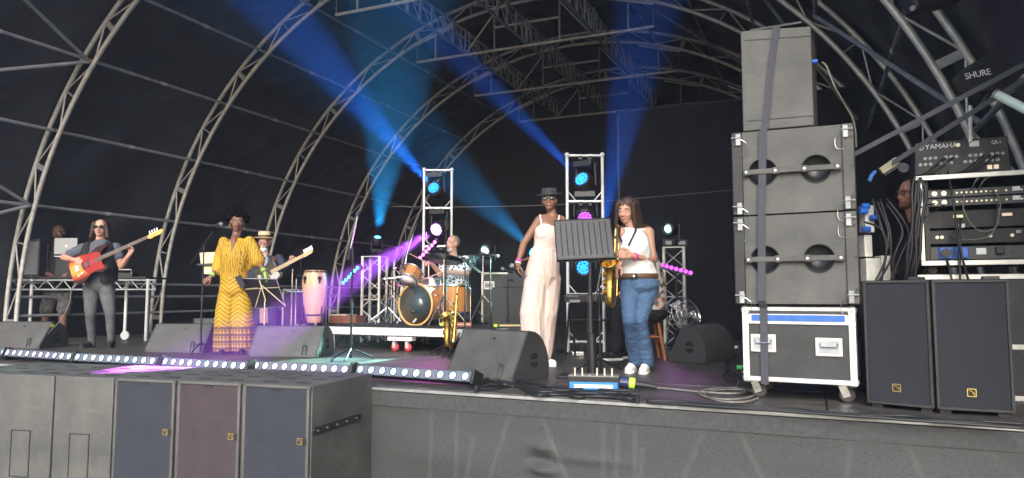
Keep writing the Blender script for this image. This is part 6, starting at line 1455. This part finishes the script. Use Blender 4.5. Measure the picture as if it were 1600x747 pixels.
k = MB(); torso(k, [Q(413, 456, -.05), Q(413, 430, -.06), Q(413, 412, -.055), Q(413, 402, -.02)], [(.10, .13), (.10, .135), (.09, .12), (.07, .07)], RIGHT); fobj('shirt', remesh(k, .009, 3, .005, 12), plaid(), t)
k = MB(); k.ell(Q(415, 460), (.18, .14, .11), rotz(YAW).to_3x3()); limb(k, [Q(405, 464), Q(403, 500, -.03), Q(403, 534)], [.105, .08, .07]); limb(k, [Q(425, 464), Q(426, 500, -.02), Q(427, 534)], [.105, .08, .07]); fobj('jeans', remesh(k, .01, 3, .008, 10), M('blue_denim_dark', (.030, .045, .095), .85, 0, .3, 4, .25, 160), t)
fobj('strap', MB().tube(spline([Q(402, 402, .02), Q(425, 402, -.02), Q(427, 412, -.17), Q(423, 428, -.21)], 6), [(.03, .004)] * 19, 8), M('brown_leather', (.10, .05, .025), .6), t)
for x in (404, 426): a = Q(x, 537); shoe(t, Vector((a.x, a.y, 0)) + FWD * .04, Vector((a.x, a.y, 0)) - FWD * .2, black_cloth, blackplastic)
tele = [(-.09, .0), (-.085, .10), (-.02, .155), (.07, .13), (.15, .115), (.23, .14), (.285, .12), (.29, .03), (.28, -.03), (.30, -.05), (.335, -.09), (.30, -.135), (.23, -.14), (.14, -.115), (.05, -.155), (-.04, -.16), (-.085, -.10)]
guitar('pale necked electric guitar held by the man in the straw hat', Q(474, 400, -.36), Q(408, 434, -.24), -FWD - RIGHT * .1, tele, 1, dict(body=M('guitar_black', (.012, .012, .013), .2, coat=.6), pick=M('white_pickguard', (.6, .6, .56), .4), neck=M('maple', (.52, .30, .12), .35), board=M('pale_maple', (.66, .48, .26), .35), head=M('pale_maple', (.66, .48, .26), .35), pickups=((.05, 0, .02, .08), (.17, 0, .025, .08))), 'electric_guitar', [(0, -.02), (.03, -.03), (.15, -.02), (.17, .0), (.15, .03), (.05, .035), (0, .02)], frets=21, pick=[(.08, -.02), (.26, -.03), (.28, -.10), (.2, -.12), (.1, -.10)], knobs=((.02, -.10), (.06, -.095)), tuners=6)

# ------------------------------------------------------------------ drummer
d0 = 10.45; Q = lambda x, y, dy=0.: P(x, y, d0 + dy)
b0 = Q(709, 500); t = thing('person', 'grey bearded drummer in a black and white patterned shirt', 'person', (b0.x, b0.y, .314), 0, PEOPLE)
hc = Q(707, 381); H = head_frame(hc, facing(-38, -4)); hs = 1.06
bd = MB(); head_geo(bd, H, hs); limb(bd, [hc - UP * .06, Q(709, 404, .03)], [.06, .068]); sl, sr = Q(696, 408, -.08), Q(727, 408, .08); el, er = Q(690, 430, -.22), Q(729, 428, -.08); wl_, wr_ = Q(676, 414, -.36), Q(696, 425, -.36)
limb(bd, [sl, el, wl_], [.058, .046, .03]); limb(bd, [sr, er, wr_], [.058, .048, .032])
fobj('body', join(remesh(bd, .008, 4), hand(wl_, Q(669, 411, -.42) - wl_, -UP * .5 + FWD * .4, .9), hand(wr_, Q(687, 426, -.42) - wr_, -UP, .9)), tan_skin, t)
face_parts(t, H, hs, lips=(.36, .15, .12), brow=(.3, .28, .26))
fobj('beard', remesh(MB().ell(H @ Vector((0, .055, -.09)), (.05, .045, .036), H.to_3x3()), .006, 2, .004, 80), M('grey_beard', (.40, .36, .33), .8, 0, .2, 60), t)
fobj('hair', remesh(MB().ell(H @ Vector((0, -.036, .036)), (.086, .086, .088), H.to_3x3()), .006, 2, .008, 60), M('grey_hair', (.20, .175, .155), .8, 0, .3, 60), t)
def spots():
    m = bpy.data.materials.new('leaf_print'); m.use_nodes = True; nt = m.node_tree; N = nt.nodes; L = nt.links; b = N['Principled BSDF']; b.inputs['Roughness'].default_value = .8
    tc = N.new('ShaderNodeTexCoord'); v = N.new('ShaderNodeTexVoronoi'); v.inputs['Scale'].default_value = 26; L.new(tc.outputs['Object'], v.inputs[0]); r = N.new('ShaderNodeValToRGB'); r.color_ramp.interpolation = 'CONSTANT'; r.color_ramp.elements[0].color = (.03, .035, .05, 1); r.color_ramp.elements[1].color = (.66, .66, .68, 1); r.color_ramp.elements[1].position = .44; L.new(v.outputs[0], r.inputs[0]); L.new(r.outputs[0], b.inputs['Base Color']); return m
k = MB(); torso(k, [Q(712, 452, .03), Q(712, 432), Q(712, 414), Q(710, 402, .02)], [(.20, .16), (.20, .165), (.20, .14), (.09, .08)], RIGHT * .9 + FWD * .4); limb(k, [sl, sl.lerp(el, .7)], [.085, .08]); limb(k, [sr, sr.lerp(er, .7)], [.085, .08]); fobj('shirt', remesh(k, .01, 3, .007, 9), spots(), t)
k = MB(); k.ell(Q(711, 457, .02), (.19, .17, .11), rotz(YAW).to_3x3()); limb(k, [Q(705, 457), Q(684, 455, -.36), Q(683, 494, -.34)], [.10, .08, .06]); limb(k, [Q(720, 457), Q(728, 458, -.38), Q(727, 496, -.36)], [.10, .08, .06]); fobj('jeans', remesh(k, .01, 3, .007, 10), M('light_denim', (.16, .24, .36), .85, 0, .25, 4, .2, 160), t)
for x in (683, 727): a = Q(x, 505, -.36); shoe(t, Vector((a.x, a.y, .316)) + FWD * .04, Vector((a.x, a.y, .316)) - FWD * .2, black_cloth, blackplastic)
for nm, a, b in (('upper', (671, 412), (655, 404)), ('lower', (689, 426), (668, 434))):
    tag(obj('drumstick', MB().tube([Q(*a, -.40), Q(*b, -.52), Q(2 * b[0] - a[0], 2 * b[1] - a[1], -.62)], [.008, .008, .005], 8), M('hickory', (.6, .42, .22), .5)), nm + ' drumstick in the drummer\'s hand', 'drumstick', 'drumsticks')

# ------------------------------------------------------------------ woman in the pale jumpsuit
d0 = dep(F(855, 573)); Q = lambda x, y, dy=0.: P(x, y, d0 + dy)
b0 = F(850, 573); t = thing('person', 'woman in a grey hat, sunglasses and a pale pink jumpsuit holding a microphone', 'person', (b0.x, b0.y, 0), 0, PEOPLE)
hc = Q(858.5, 313.5); H = head_frame(hc, facing(-10, 4), 3); hs = .98
bd = MB(); head_geo(bd, H, hs, wide=.94); limb(bd, [hc - UP * .05 + FWD * .02, Q(864, 338, .03)], [.046, .05])
sl, sr = Q(842, 344.5), Q(879, 346, .08); el, wl_ = Q(818, 381, .0), Q(809, 412, -.10); er, wr_ = Q(874, 388, .24), Q(828, 404, .26)
limb(bd, [sl, el, wl_], [.048, .036, .024]); bd.cap(el.lerp(wl_, .1), el.lerp(wl_, .5), .038, .034); limb(bd, [sr, er, wr_], [.046, .036, .024])
torso(bd, [Q(853, 388, .03), Q(856, 368, .02), Q(859, 352, .03), Q(863, 338, .05)], [(.125, .09), (.145, .10), (.155, .09), (.06, .055)], RIGHT * .9 + FWD * .35); limb(bd, [Q(846, 342.5, .01), Q(863, 340, .05), Q(877, 344, .08)], [.05, .05, .05])
fobj('body', join(remesh(bd, .007, 5), hand(wl_, Q(808, 427, -.12) - wl_, FWD * .3 + RIGHT * .9, .7, left=True, s=.95), hand(wr_, Q(806, 409, .24) - wr_, -UP * .6, .25, s=.92)), brown_skin, t)
face_parts(t, H, hs, eyes=False, lips=(.36, .13, .12), brow=(.012, .01, .008)); shades(t, H, hs, M('mirror_lens', (.16, .17, .18), .08, .6), .031, .016)
hat(t, H, 1.0, .083, .142, M('charcoal_felt', (.036, .036, .040), .9, 0, .2, 30, .3, 250), M('hat_band_grey', (.02, .02, .022), .8), -10, .058, .078, 'felt_hat', back=-.02)
blush = M('blush_crepe', (.62, .49, .425), .8, 0, .05, 4, .12, 120)
k = MB(); torso(k, [Q(853, 392, .03), Q(854, 380, .02), Q(857, 366, .015), Q(859, 358, .03)], [(.132, .106), (.134, .108), (.155, .120), (.146, .106)], RIGHT * .9 + FWD * .35)
k.ell(Q(847.5, 367, -.062), (.068, .05, .062), None); k.ell(Q(867.5, 368, -.032), (.068, .05, .062), None); fobj('bodice', remesh(k, .007, 4, .004, 12), blush, t)
k = MB(); 
torso(k, [Q(853, 388, .03), Q(850, 412, .03), Q(847, 432, .03), Q(846, 452, .02)], [(.136, .110), (.165, .135), (.182, .15), (.11, .11)], RIGHT * .95 + FWD * .3); limb(k, [Q(838, 444, .0), Q(832, 490, -.04), Q(833, 548, -.02)], [.135, .125, .118]); limb(k, [Q(857, 438, .06), Q(853, 490, .02), Q(846, 551, .05)], [.13, .118, .11])
kk = remesh(k, .008, 4, .013, 6.5, (1.2, 1.2, .28)); fobj('trousers', kk, blush, t)
fobj('waistband', MB().lathe([(1, -.02), (1.02, -.018), (1.02, .018), (1, .02)], 28, Matrix.Translation(Q(853, 391, .03)) @ rotz(YAW + .35) @ Matrix.Diagonal((.138, .112, 1, 1))), blush, t)
for a, b, c_ in ((Q(847, 358, -.10), Q(844, 340, -.02), Q(848, 350, .12)), (Q(868, 360, -.06), Q(874, 341, .04), Q(868, 352, .15))): fobj('shoulder_strap', MB().tube(spline([a, a.lerp(b, .5) - FWD * .035, b + UP * .03, c_], 6), [(.009, .004)] * 19, 8), white_p, t)
ring(t, wl_.lerp(el, .12), el - wl_, .028, .028, pink_band); ring(t, wl_.lerp(el, .02), el - wl_, .029, .014, white_p, 'bracelet'); ring(t, wr_.lerp(er, .1), er - wr_, .029, .03, blackplastic, 'watch')
wt_ = M('white_trainer', (.72, .71, .66), .6, 0, .1, 15)
a = Q(846, 574, .05); shoe(t, Vector((a.x, a.y, 0)) + FWD * .05, Vector((a.x, a.y, 0)) - FWD * .08 + RIGHT * .15, wt_, white_rub, .95); a = Q(832, 568, .10); shoe(t, Vector((a.x, a.y, 0)) + FWD * .05, Vector((a.x, a.y, 0)) - FWD * .14 + RIGHT * .1, wt_, white_rub, .95)
tm = thing('microphone', 'silver and black microphone held low by the woman in the jumpsuit', 'microphone', Q(812, 424, -.12)); mic(tm, Q(814, 433, -.13), Q(801, 417, -.16) - Q(814, 433, -.13))

# ------------------------------------------------------------------ saxophones
brass = M('lacquered_brass', (.56, .36, .10), .25, .95, .3, 14); brass_d = M('dark_brass', (.30, .19, .06), .35, .9, .4, 16)
def sax(m, label, group, s=1., bm=brass):
    t = thing_m('saxophone', label, 'saxophone', m, group); V = Vector
    body = [(0, 0, .62), (0, 0, .45), (0, 0, .25), (0, 0, .12), (.006, 0, .065), (.030, 0, .028), (.060, 0, .025), (.086, 0, .055), (.094, 0, .12), (.098, 0, .21), (.108, 0, .29), (.124, 0, .335), (.150, 0, .368)]
    rs = [.0125, .017, .022, .027, .029, .032, .034, .036, .038, .041, .048, .060, .080]
    pts = spline(body, 4); rr = []
    for i in range(len(pts)): u = i / 4; j = min(int(u), len(rs) - 2); rr.append((rs[j] + (rs[j + 1] - rs[j]) * (u - j)) * s)
    bo = obj('body_tube', MB().tube([p * s for p in pts], rr, 18, cap=False), bm, t, smooth=True); bo.modifiers.new('solidify', 'SOLIDIFY').thickness = .002
    obj('bell_rim', MB().tube([(V((.150, 0, .368)) + (V((-.78, 0, .62)) * math.cos(a) + V((0, 1, 0)) * math.sin(a)) * .080) * s for a in [i * math.pi / 14 for i in range(29)]], .0035 * s, 6), bm, t, smooth=True)
    nk = obj('neck', MB().tube([p * s for p in spline([(0, 0, .62), (0, 0, .68), (-.025, 0, .725), (-.075, 0, .735), (-.13, 0, .715)], 6)], [.012 * s - .00018 * s * i for i in range(25)], 12), bm, t, smooth=True)
    obj('mouthpiece', MB().tube([V((-.12, 0, .719)) * s, V((-.16, 0, .704)) * s, V((-.20, 0, .690)) * s], [.012 * s, .013 * s, .005 * s], 12), blackplastic, nk, smooth=True); obj('ligature', MB().cyl(V((-.150, 0, .708)) * s, V((-.17, 0, .7005)) * s, .0145 * s), steel, nk)
    for i in range(9):
        z = .56 - .052 * i; r0 = .013 + (.60 - z) * .027; k = MB().lathe([(0, .012), (.013 + .0012 * i, .012), (.014 + .0012 * i, .006), (.012, 0)], 14, Matrix.Translation((.0, -r0, z)) @ Matrix.Rotation(R(90), 4, 'X')); ky = obj('key_cup', k.xf(Matrix.Scale(s, 4)), bm, t); obj('pearl', MB().ell(V((.004, -r0 - .014, z)) * s, (.006 * s, .003 * s, .006 * s), n=8, m=6), white_p, ky)
    for i in range(3): obj('low_key_cup', MB().lathe([(0, .014), (.026, .014), (.028, .007), (.02, 0)], 16, Matrix.Translation((.098 + .004 * i, -.042, .12 + .075 * i)) @ Matrix.Rotation(R(90), 4, 'X')).xf(Matrix.Scale(s, 4)), bm, t)
    for y, x in ((-.034, .012), (-.036, -.012), (.03, -.014)): obj('key_rod', MB().cyl(V((x, y, .10)) * s, V((x, y, .56)) * s, .0035 * s, n=6), bm, t)
    for z in (.15, .3, .45): obj('key_guard', MB().tube([V((.02, -.02, z)) * s, V((.03, -.05, z + .01)) * s, V((.0, -.055, z + .03)) * s, V((-.02, -.03, z + .03)) * s], .003 * s, 6), bm, t)
    obj('brace', MB().tube([V((.015, 0, .20)) * s, V((.05, -.012, .21)) * s, V((.075, 0, .22)) * s], .005 * s, 6), bm, t)
    return t
# saxophone player
d0 = dep(F(997, 583)); Q = lambda x, y, dy=0.: P(x, y, d0 + dy)
b0 = F(997, 583); t = thing('person', 'woman in a white sleeveless top and blue jeans playing the saxophone', 'person', (b0.x, b0.y, 0), 0, PEOPLE)
hc = Q(979, 329, -.03); H = head_frame(hc, facing(-32, -14), -6); hs = 1.02
bd = MB(); head_geo(bd, H, hs); limb(bd, [hc - UP * .06 + FWD * .02, Q(988, 357, .02)], [.05, .056])
sl, sr = Q(971, 363, -.05), Q(1013, 363, .02); er, wr_ = Q(1019, 405, -.02), Q(987, 400, -.21); el, wl_ = Q(964, 398, -.02), Q(967, 414, -.22)
limb(bd, [sr, er, wr_], [.055, .043, .027]); bd.cap(er.lerp(wr_, .12), er.lerp(wr_, .5), .046, .040); limb(bd, [sl, el, wl_], [.05, .04, .027]); bd.ell(Q(989, 372, .0), (.15, .10, .10), rotz(YAW).to_3x3())
fobj('body', join(remesh(bd, .007, 5), hand(wr_, Q(970, 397, -.27) - wr_, FWD * .8, .55, left=False, s=.98), hand(wl_, Q(960, 424, -.27) - wl_, FWD * .5 + RIGHT * .6, .6, left=True, s=.98)), tan_skin, t)
face_parts(t, H, hs, lips=(.46, .15, .14), brow=(.05, .03, .02))
k = MB(); rot = H.to_3x3(); k.ell(H @ Vector((0, -.03, .048)), (.088, .092, .080), rot)
for x in (-1, 1):
    for j in range(5): k.cap(H @ Vector((x * .072, .028 - .026 * j, .06)), H @ Vector((x * (.098 + .004 * j), .022 - .03 * j, -.14 - .008 * j)), .026, .020)
for j in range(4): k.cap(H @ Vector((-.05 + .033 * j, -.09, .03)), H @ Vector((-.065 + .043 * j, -.105, -.155)), .032, .024)
for j in range(5): k.cap(H @ Vector((-.045 + .0225 * j, .05, .095)), H @ Vector((-.058 + .029 * j, .078, .062)), .013, .005)
fobj('hair', remesh(k, .006, 2, .006, 70, (1, 1, .12)), M('brown_bob', (.042, .022, .015), .5, 0, .45, 26, .5, 120, stretch=(1, 1, .15)), t)
Hs = H @ Matrix.Translation((0, -.045, .088)) @ Matrix.Rotation(R(-35), 4, 'X'); 
for x in (-1, 1): fobj('head_sunglasses', MB().prism([(x * .034 + .031 * math.cos(a), .018 * math.sin(a)) for a in [i * math.pi / 8 for i in range(16)]], .093, .100, Hs @ Matrix.Translation((0, 0, .02))), MATS['sunglass_lens'], t)
wtop = M('white_blouse', (.62, .615, .60), .8, 0, .05, 6, .15, 130)
k = MB(); torso(k, [Q(998, 432, .0), Q(995, 412, .0), Q(991, 392, -.03), Q(990, 376, -.03), Q(989, 362, .0)], [(.178, .132), (.155, .125), (.158, .14), (.150, .12), (.09, .075)], RIGHT); limb(k, [Q(978, 364, -.03), Q(1003, 364, .02)], [.052, .052]); k.ell(Q(980, 386, -.10), (.075, .07, .075)); k.ell(Q(1001, 387, -.085), (.075, .07, .075))
fobj('top', remesh(k, .008, 4, .010, 8, (1, 1, .5)), wtop, t)
fobj('belt', MB().lathe([(1, -.024), (1.02, -.022), (1.02, .022), (1, .024)], 28, Matrix.Translation(Q(997, 431.5, .0)) @ rotz(YAW) @ Matrix.Diagonal((.188, .142, 1, 1))), M('brown_leather', (.10, .05, .025), .6), t); fobj('buckle', MB().box(Q(991, 432, -.147), (.06, .012, .042), rotz(YAW)), steel, t)
dn = M('blue_denim', (.030, .075, .165), .85, 0, .45, 3.0, .25, 170, var2=(.085, .16, .29))
k = MB(); k.ell(Q(999, 444, .0), (.185, .15, .115), rotz(YAW).to_3x3()); limb(k, [Q(985, 450, -.01), Q(984, 502, -.14), Q(993, 562, .06)], [.102, .068, .066]); limb(k, [Q(1012, 450, .02), Q(999, 503, -.12), Q(1011, 566, .02)], [.108, .072, .070])
fobj('jeans', remesh(k, .008, 4, .009, 11, (.7, .7, 1.3)), dn, t)
a = Q(993, 579, .06); shoe(t, Vector((a.x, a.y, 0)) + FWD * .08, Vector((a.x, a.y, 0)) - FWD * .14 - RIGHT * .10, wt_, white_rub, 1.05); a = Q(1012, 585, .0); shoe(t, Vector((a.x, a.y, 0)) + FWD * .06, Vector((a.x, a.y, 0)) - FWD * .15 - RIGHT * .08, wt_, white_rub, 1.05)
ring(t, wr_.lerp(er, .14), er - wr_, .032, .03, pink_band); fobj('neck_strap', MB().tube(spline([Q(971, 378, -.18), Q(967, 362, -.12), Q(975, 352, -.02), Q(990, 350, .04), Q(993, 360, -.12), Q(982, 383, -.19)], 6), [(.014, .004)] * 31, 8), blackplastic, t)
zx = (-RIGHT * .42 - FWD * .9).normalized(); top = Q(962, 352, -.19); bot = Q(957, 480, -.26); axz = (top - bot).normalized(); sc_ = .98 * (top - bot).length / .71; zx = (zx - axz * zx.dot(axz)).normalized()
sax(frame_mat(bot, zx, axz.cross(zx), axz), 'brass tenor saxophone being played by the woman in white', None, sc_)
# saxophone on its stand
a = P(708, 552, 8.5); a.z = .10; zx = (-RIGHT * .75 - FWD * .65).normalized(); axz = (UP + RIGHT * .06 + FWD * .10).normalized(); zx = (zx - axz * zx.dot(axz)).normalized()
sax(frame_mat(a, zx, axz.cross(zx), axz), 'brass saxophone resting on a black stand behind the large stage monitor', None, 1.05)
t = thing('saxophone_stand', 'small black stand cradling the resting saxophone', 'stand', (a.x, a.y, 0))
for q_ in range(3): an = q_ * 2.094 + .8; obj('leg', MB().cyl((a.x, a.y, .18), (a.x + .26 * math.cos(an), a.y + .26 * math.sin(an), .012), .011, n=8), blackmetal, t, world=True)
obj('yoke', MB().tube(spline([a - RIGHT * .12 + UP * .18, a + UP * .06 - FWD * .05, a + RIGHT * .08 + UP * .18], 6), .012, 8), blackmetal, t, world=True); obj('post', MB().cyl((a.x, a.y, .1), Vector((a.x, a.y, .1)) + axz * .45 + FWD * .06, .011), blackmetal, t, world=True)

# ------------------------------------------------------------------ keyboard player, seated behind the saxophone player
d0 = 8.0; Q = lambda x, y, dy=0.: P(x, y, d0 + dy)
b0 = Q(1010, 540); t = thing('person', 'keyboard player in black trousers and flowered shirt seated behind the saxophone player', 'person', (b0.x, b0.y, 0), 0, PEOPLE)
hc = Q(1003, 366, .05); H = head_frame(hc, facing(-70)); bd = MB(); head_geo(bd, H, 1.0); limb(bd, [hc - UP * .06, Q(1008, 395)], [.055, .06]); sl, sr = Q(1000, 402, -.12), Q(1018, 402, .15)
el, wl_ = Q(997, 440, -.16), Q(972, 458, -.12); er, wr_ = Q(1012, 440, .16), Q(980, 456, .14); limb(bd, [sl, el, wl_], [.055, .045, .03]); limb(bd, [sr, er, wr_], [.055, .045, .03])
fobj('body', join(remesh(bd, .009, 4), hand(wl_, -RIGHT - UP * .2, -UP, .3), hand(wr_, -RIGHT - UP * .2, -UP, .3, left=True)), fair_skin, t); face_parts(t, H, 1.0)
fobj('hair', remesh(MB().ell(H @ Vector((0, -.025, .045)), (.086, .095, .08), H.to_3x3()), .007, 2, .004, 70), hair, t)
def floral():
    m = bpy.data.materials.new('flowered_cloth'); m.use_nodes = True; nt = m.node_tree; N = nt.nodes; L = nt.links; b = N['Principled BSDF']; b.inputs['Roughness'].default_value = .8
    tc = N.new('ShaderNodeTexCoord'); v = N.new('ShaderNodeTexVoronoi'); v.inputs['Scale'].default_value = 22; L.new(tc.outputs['Object'], v.inputs[0]); r = N.new('ShaderNodeValToRGB'); L.new(v.outputs['Color'], r.inputs[0]); r.color_ramp.interpolation = 'CONSTANT'
    e = r.color_ramp.elements; e[0].color = (.55, .50, .46, 1); e[1].position = .55; e[1].color = (.10, .11, .10, 1); q_ = e.new(.75); q_.color = (.35, .10, .08, 1); L.new(r.outputs[0], b.inputs['Base Color']); return m
k = MB(); torso(k, [Q(1018, 484, .02), Q(1018, 450, .02), Q(1012, 415), Q(1009, 396)], [(.17, .19), (.16, .18), (.15, .2), (.08, .09)], RIGHT); limb(k, [sl, sl.lerp(el, .8)], [.08, .07]); limb(k, [sr, sr.lerp(er, .8)], [.08, .07]); fobj('shirt', remesh(k, .01, 3, .006, 9), floral(), t)
k = MB(); k.ell(Q(1018, 489, .02), (.19, .18, .11), rotz(YAW).to_3x3()); limb(k, [Q(1022, 489, -.04), Q(969, 482, -.04), Q(963, 545, -.02)], [.115, .085, .075]); limb(k, [Q(1020, 489, .12), Q(978, 484, .2), Q(975, 540, .22)], [.115, .085, .07]); fobj('trousers', remesh(k, .01, 3, .007, 9), black_cloth, t)
for x, dy in ((964, -.02), (976, .22)):
    a = Q(x, 550, dy); shoe(t, Vector((a.x, a.y, 0)) + RIGHT * .05, Vector((a.x, a.y, 0)) - RIGHT * .17 - FWD * .04, black_cloth, white_rub)

# ------------------------------------------------------------------ sound engineer behind the rack
d0 = 5.75; Q = lambda x, y, dy=0.: P(x, y, d0 + dy)
b0 = Q(1432, 500); t = thing('person', 'bespectacled man with a ginger beard looking out from behind the rack', 'person', (b0.x, b0.y, 0), 0, None)
hc = Q(1422, 303); H = head_frame(hc, facing(-82, -4)); hs = 1.02
bd = MB(); head_geo(bd, H, hs); limb(bd, [hc - UP * .06, Q(1432, 342)], [.06, .066]); sl, sr = Q(1428, 362, -.18), Q(1440, 362, .2); el, wl_ = Q(1432, 420, -.16), Q(1450, 425, .0); er, wr_ = Q(1444, 420, .2), Q(1420, 420, .2)
limb(bd, [sl, el, wl_], [.055, .045, .03]); limb(bd, [sr, er, wr_], [.055, .045, .03])
fobj('body', join(remesh(bd, .008, 4), hand(wl_, RIGHT - UP * .3, -UP, .5), hand(wr_, -RIGHT, -UP, .5)), skinm('ruddy_skin', (.50, .23, .15)), t); face_parts(t, H, hs, lips=(.4, .16, .12), brow=(.16, .07, .03))
fobj('beard', remesh(MB().ell(H @ Vector((0, .055, -.092)), (.052, .048, .034), H.to_3x3()), .006, 2, .003, 80), M('ginger_beard', (.26, .11, .05), .8, 0, .25, 50), t)
g = None
for x in (-1, 1):
    o = fobj('glasses' if g is None else 'rim', MB().tube([H @ Vector((x * .033 + .024 * math.cos(a), .094, .006 + .017 * math.sin(a))) for a in [i * math.pi / 8 for i in range(17)]], .003, 6), blackplastic, t if g is None else g); g = g or o
    fobj('temple', MB().tube([H @ Vector((x * .057, .092, .01)), H @ Vector((x * .08, .04, .012)), H @ Vector((x * .082, -.02, .0))], .0032, 6), blackplastic, g)
k = MB(); torso(k, [Q(1438, 470), Q(1438, 420), Q(1436, 375), Q(1434, 348)], [(.15, .2), (.15, .21), (.14, .22), (.08, .08)], RIGHT); limb(k, [sl, el, el.lerp(wl_, .6)], [.08, .06, .05]); limb(k, [sr, er, er.lerp(wr_, .6)], [.08, .06, .05]); fobj('shirt', remesh(k, .01, 3, .006, 9), black_cloth, t)
k = MB(); k.ell(Q(1438, 475), (.16, .19, .12), rotz(YAW).to_3x3()); a1, a2 = Q(1436, 480, -.1), Q(1440, 480, .12); limb(k, [a1, Vector((a1.x, a1.y, .45)), Vector((a1.x, a1.y, .1))], [.1, .075, .06]); limb(k, [a2, Vector((a2.x, a2.y, .45)), Vector((a2.x, a2.y, .1))], [.1, .075, .06]); fobj('trousers', remesh(k, .011, 3, .006, 9), black_cloth, t)
for a in (a1, a2): shoe(t, Vector((a.x, a.y, 0)) + RIGHT * .05, Vector((a.x, a.y, 0)) - RIGHT * .2, black_cloth, blackplastic)
# ------------------------------------------------------------------ stage haze
hz = obj('haze', MB().box((-2, 1.5, 3.1), (66, 68, 10.8)), None)
hm = bpy.data.materials.new('stage_haze'); hm.use_nodes = True; hn = hm.node_tree.nodes; hn.clear()
ho = hn.new('ShaderNodeOutputMaterial'); hv = hn.new('ShaderNodeVolumePrincipled'); hm.node_tree.links.new(hv.outputs[0], ho.inputs['Volume'])
hv.inputs['Density'].default_value = .0034; hv.inputs['Color'].default_value = (.74, .82, 1, 1); hv.inputs['Anisotropy'].default_value = .35
hz.data.materials.clear(); hz.data.materials.append(hm); hz['kind'] = 'stuff'
bpy.data.scenes.remove(SIDE)
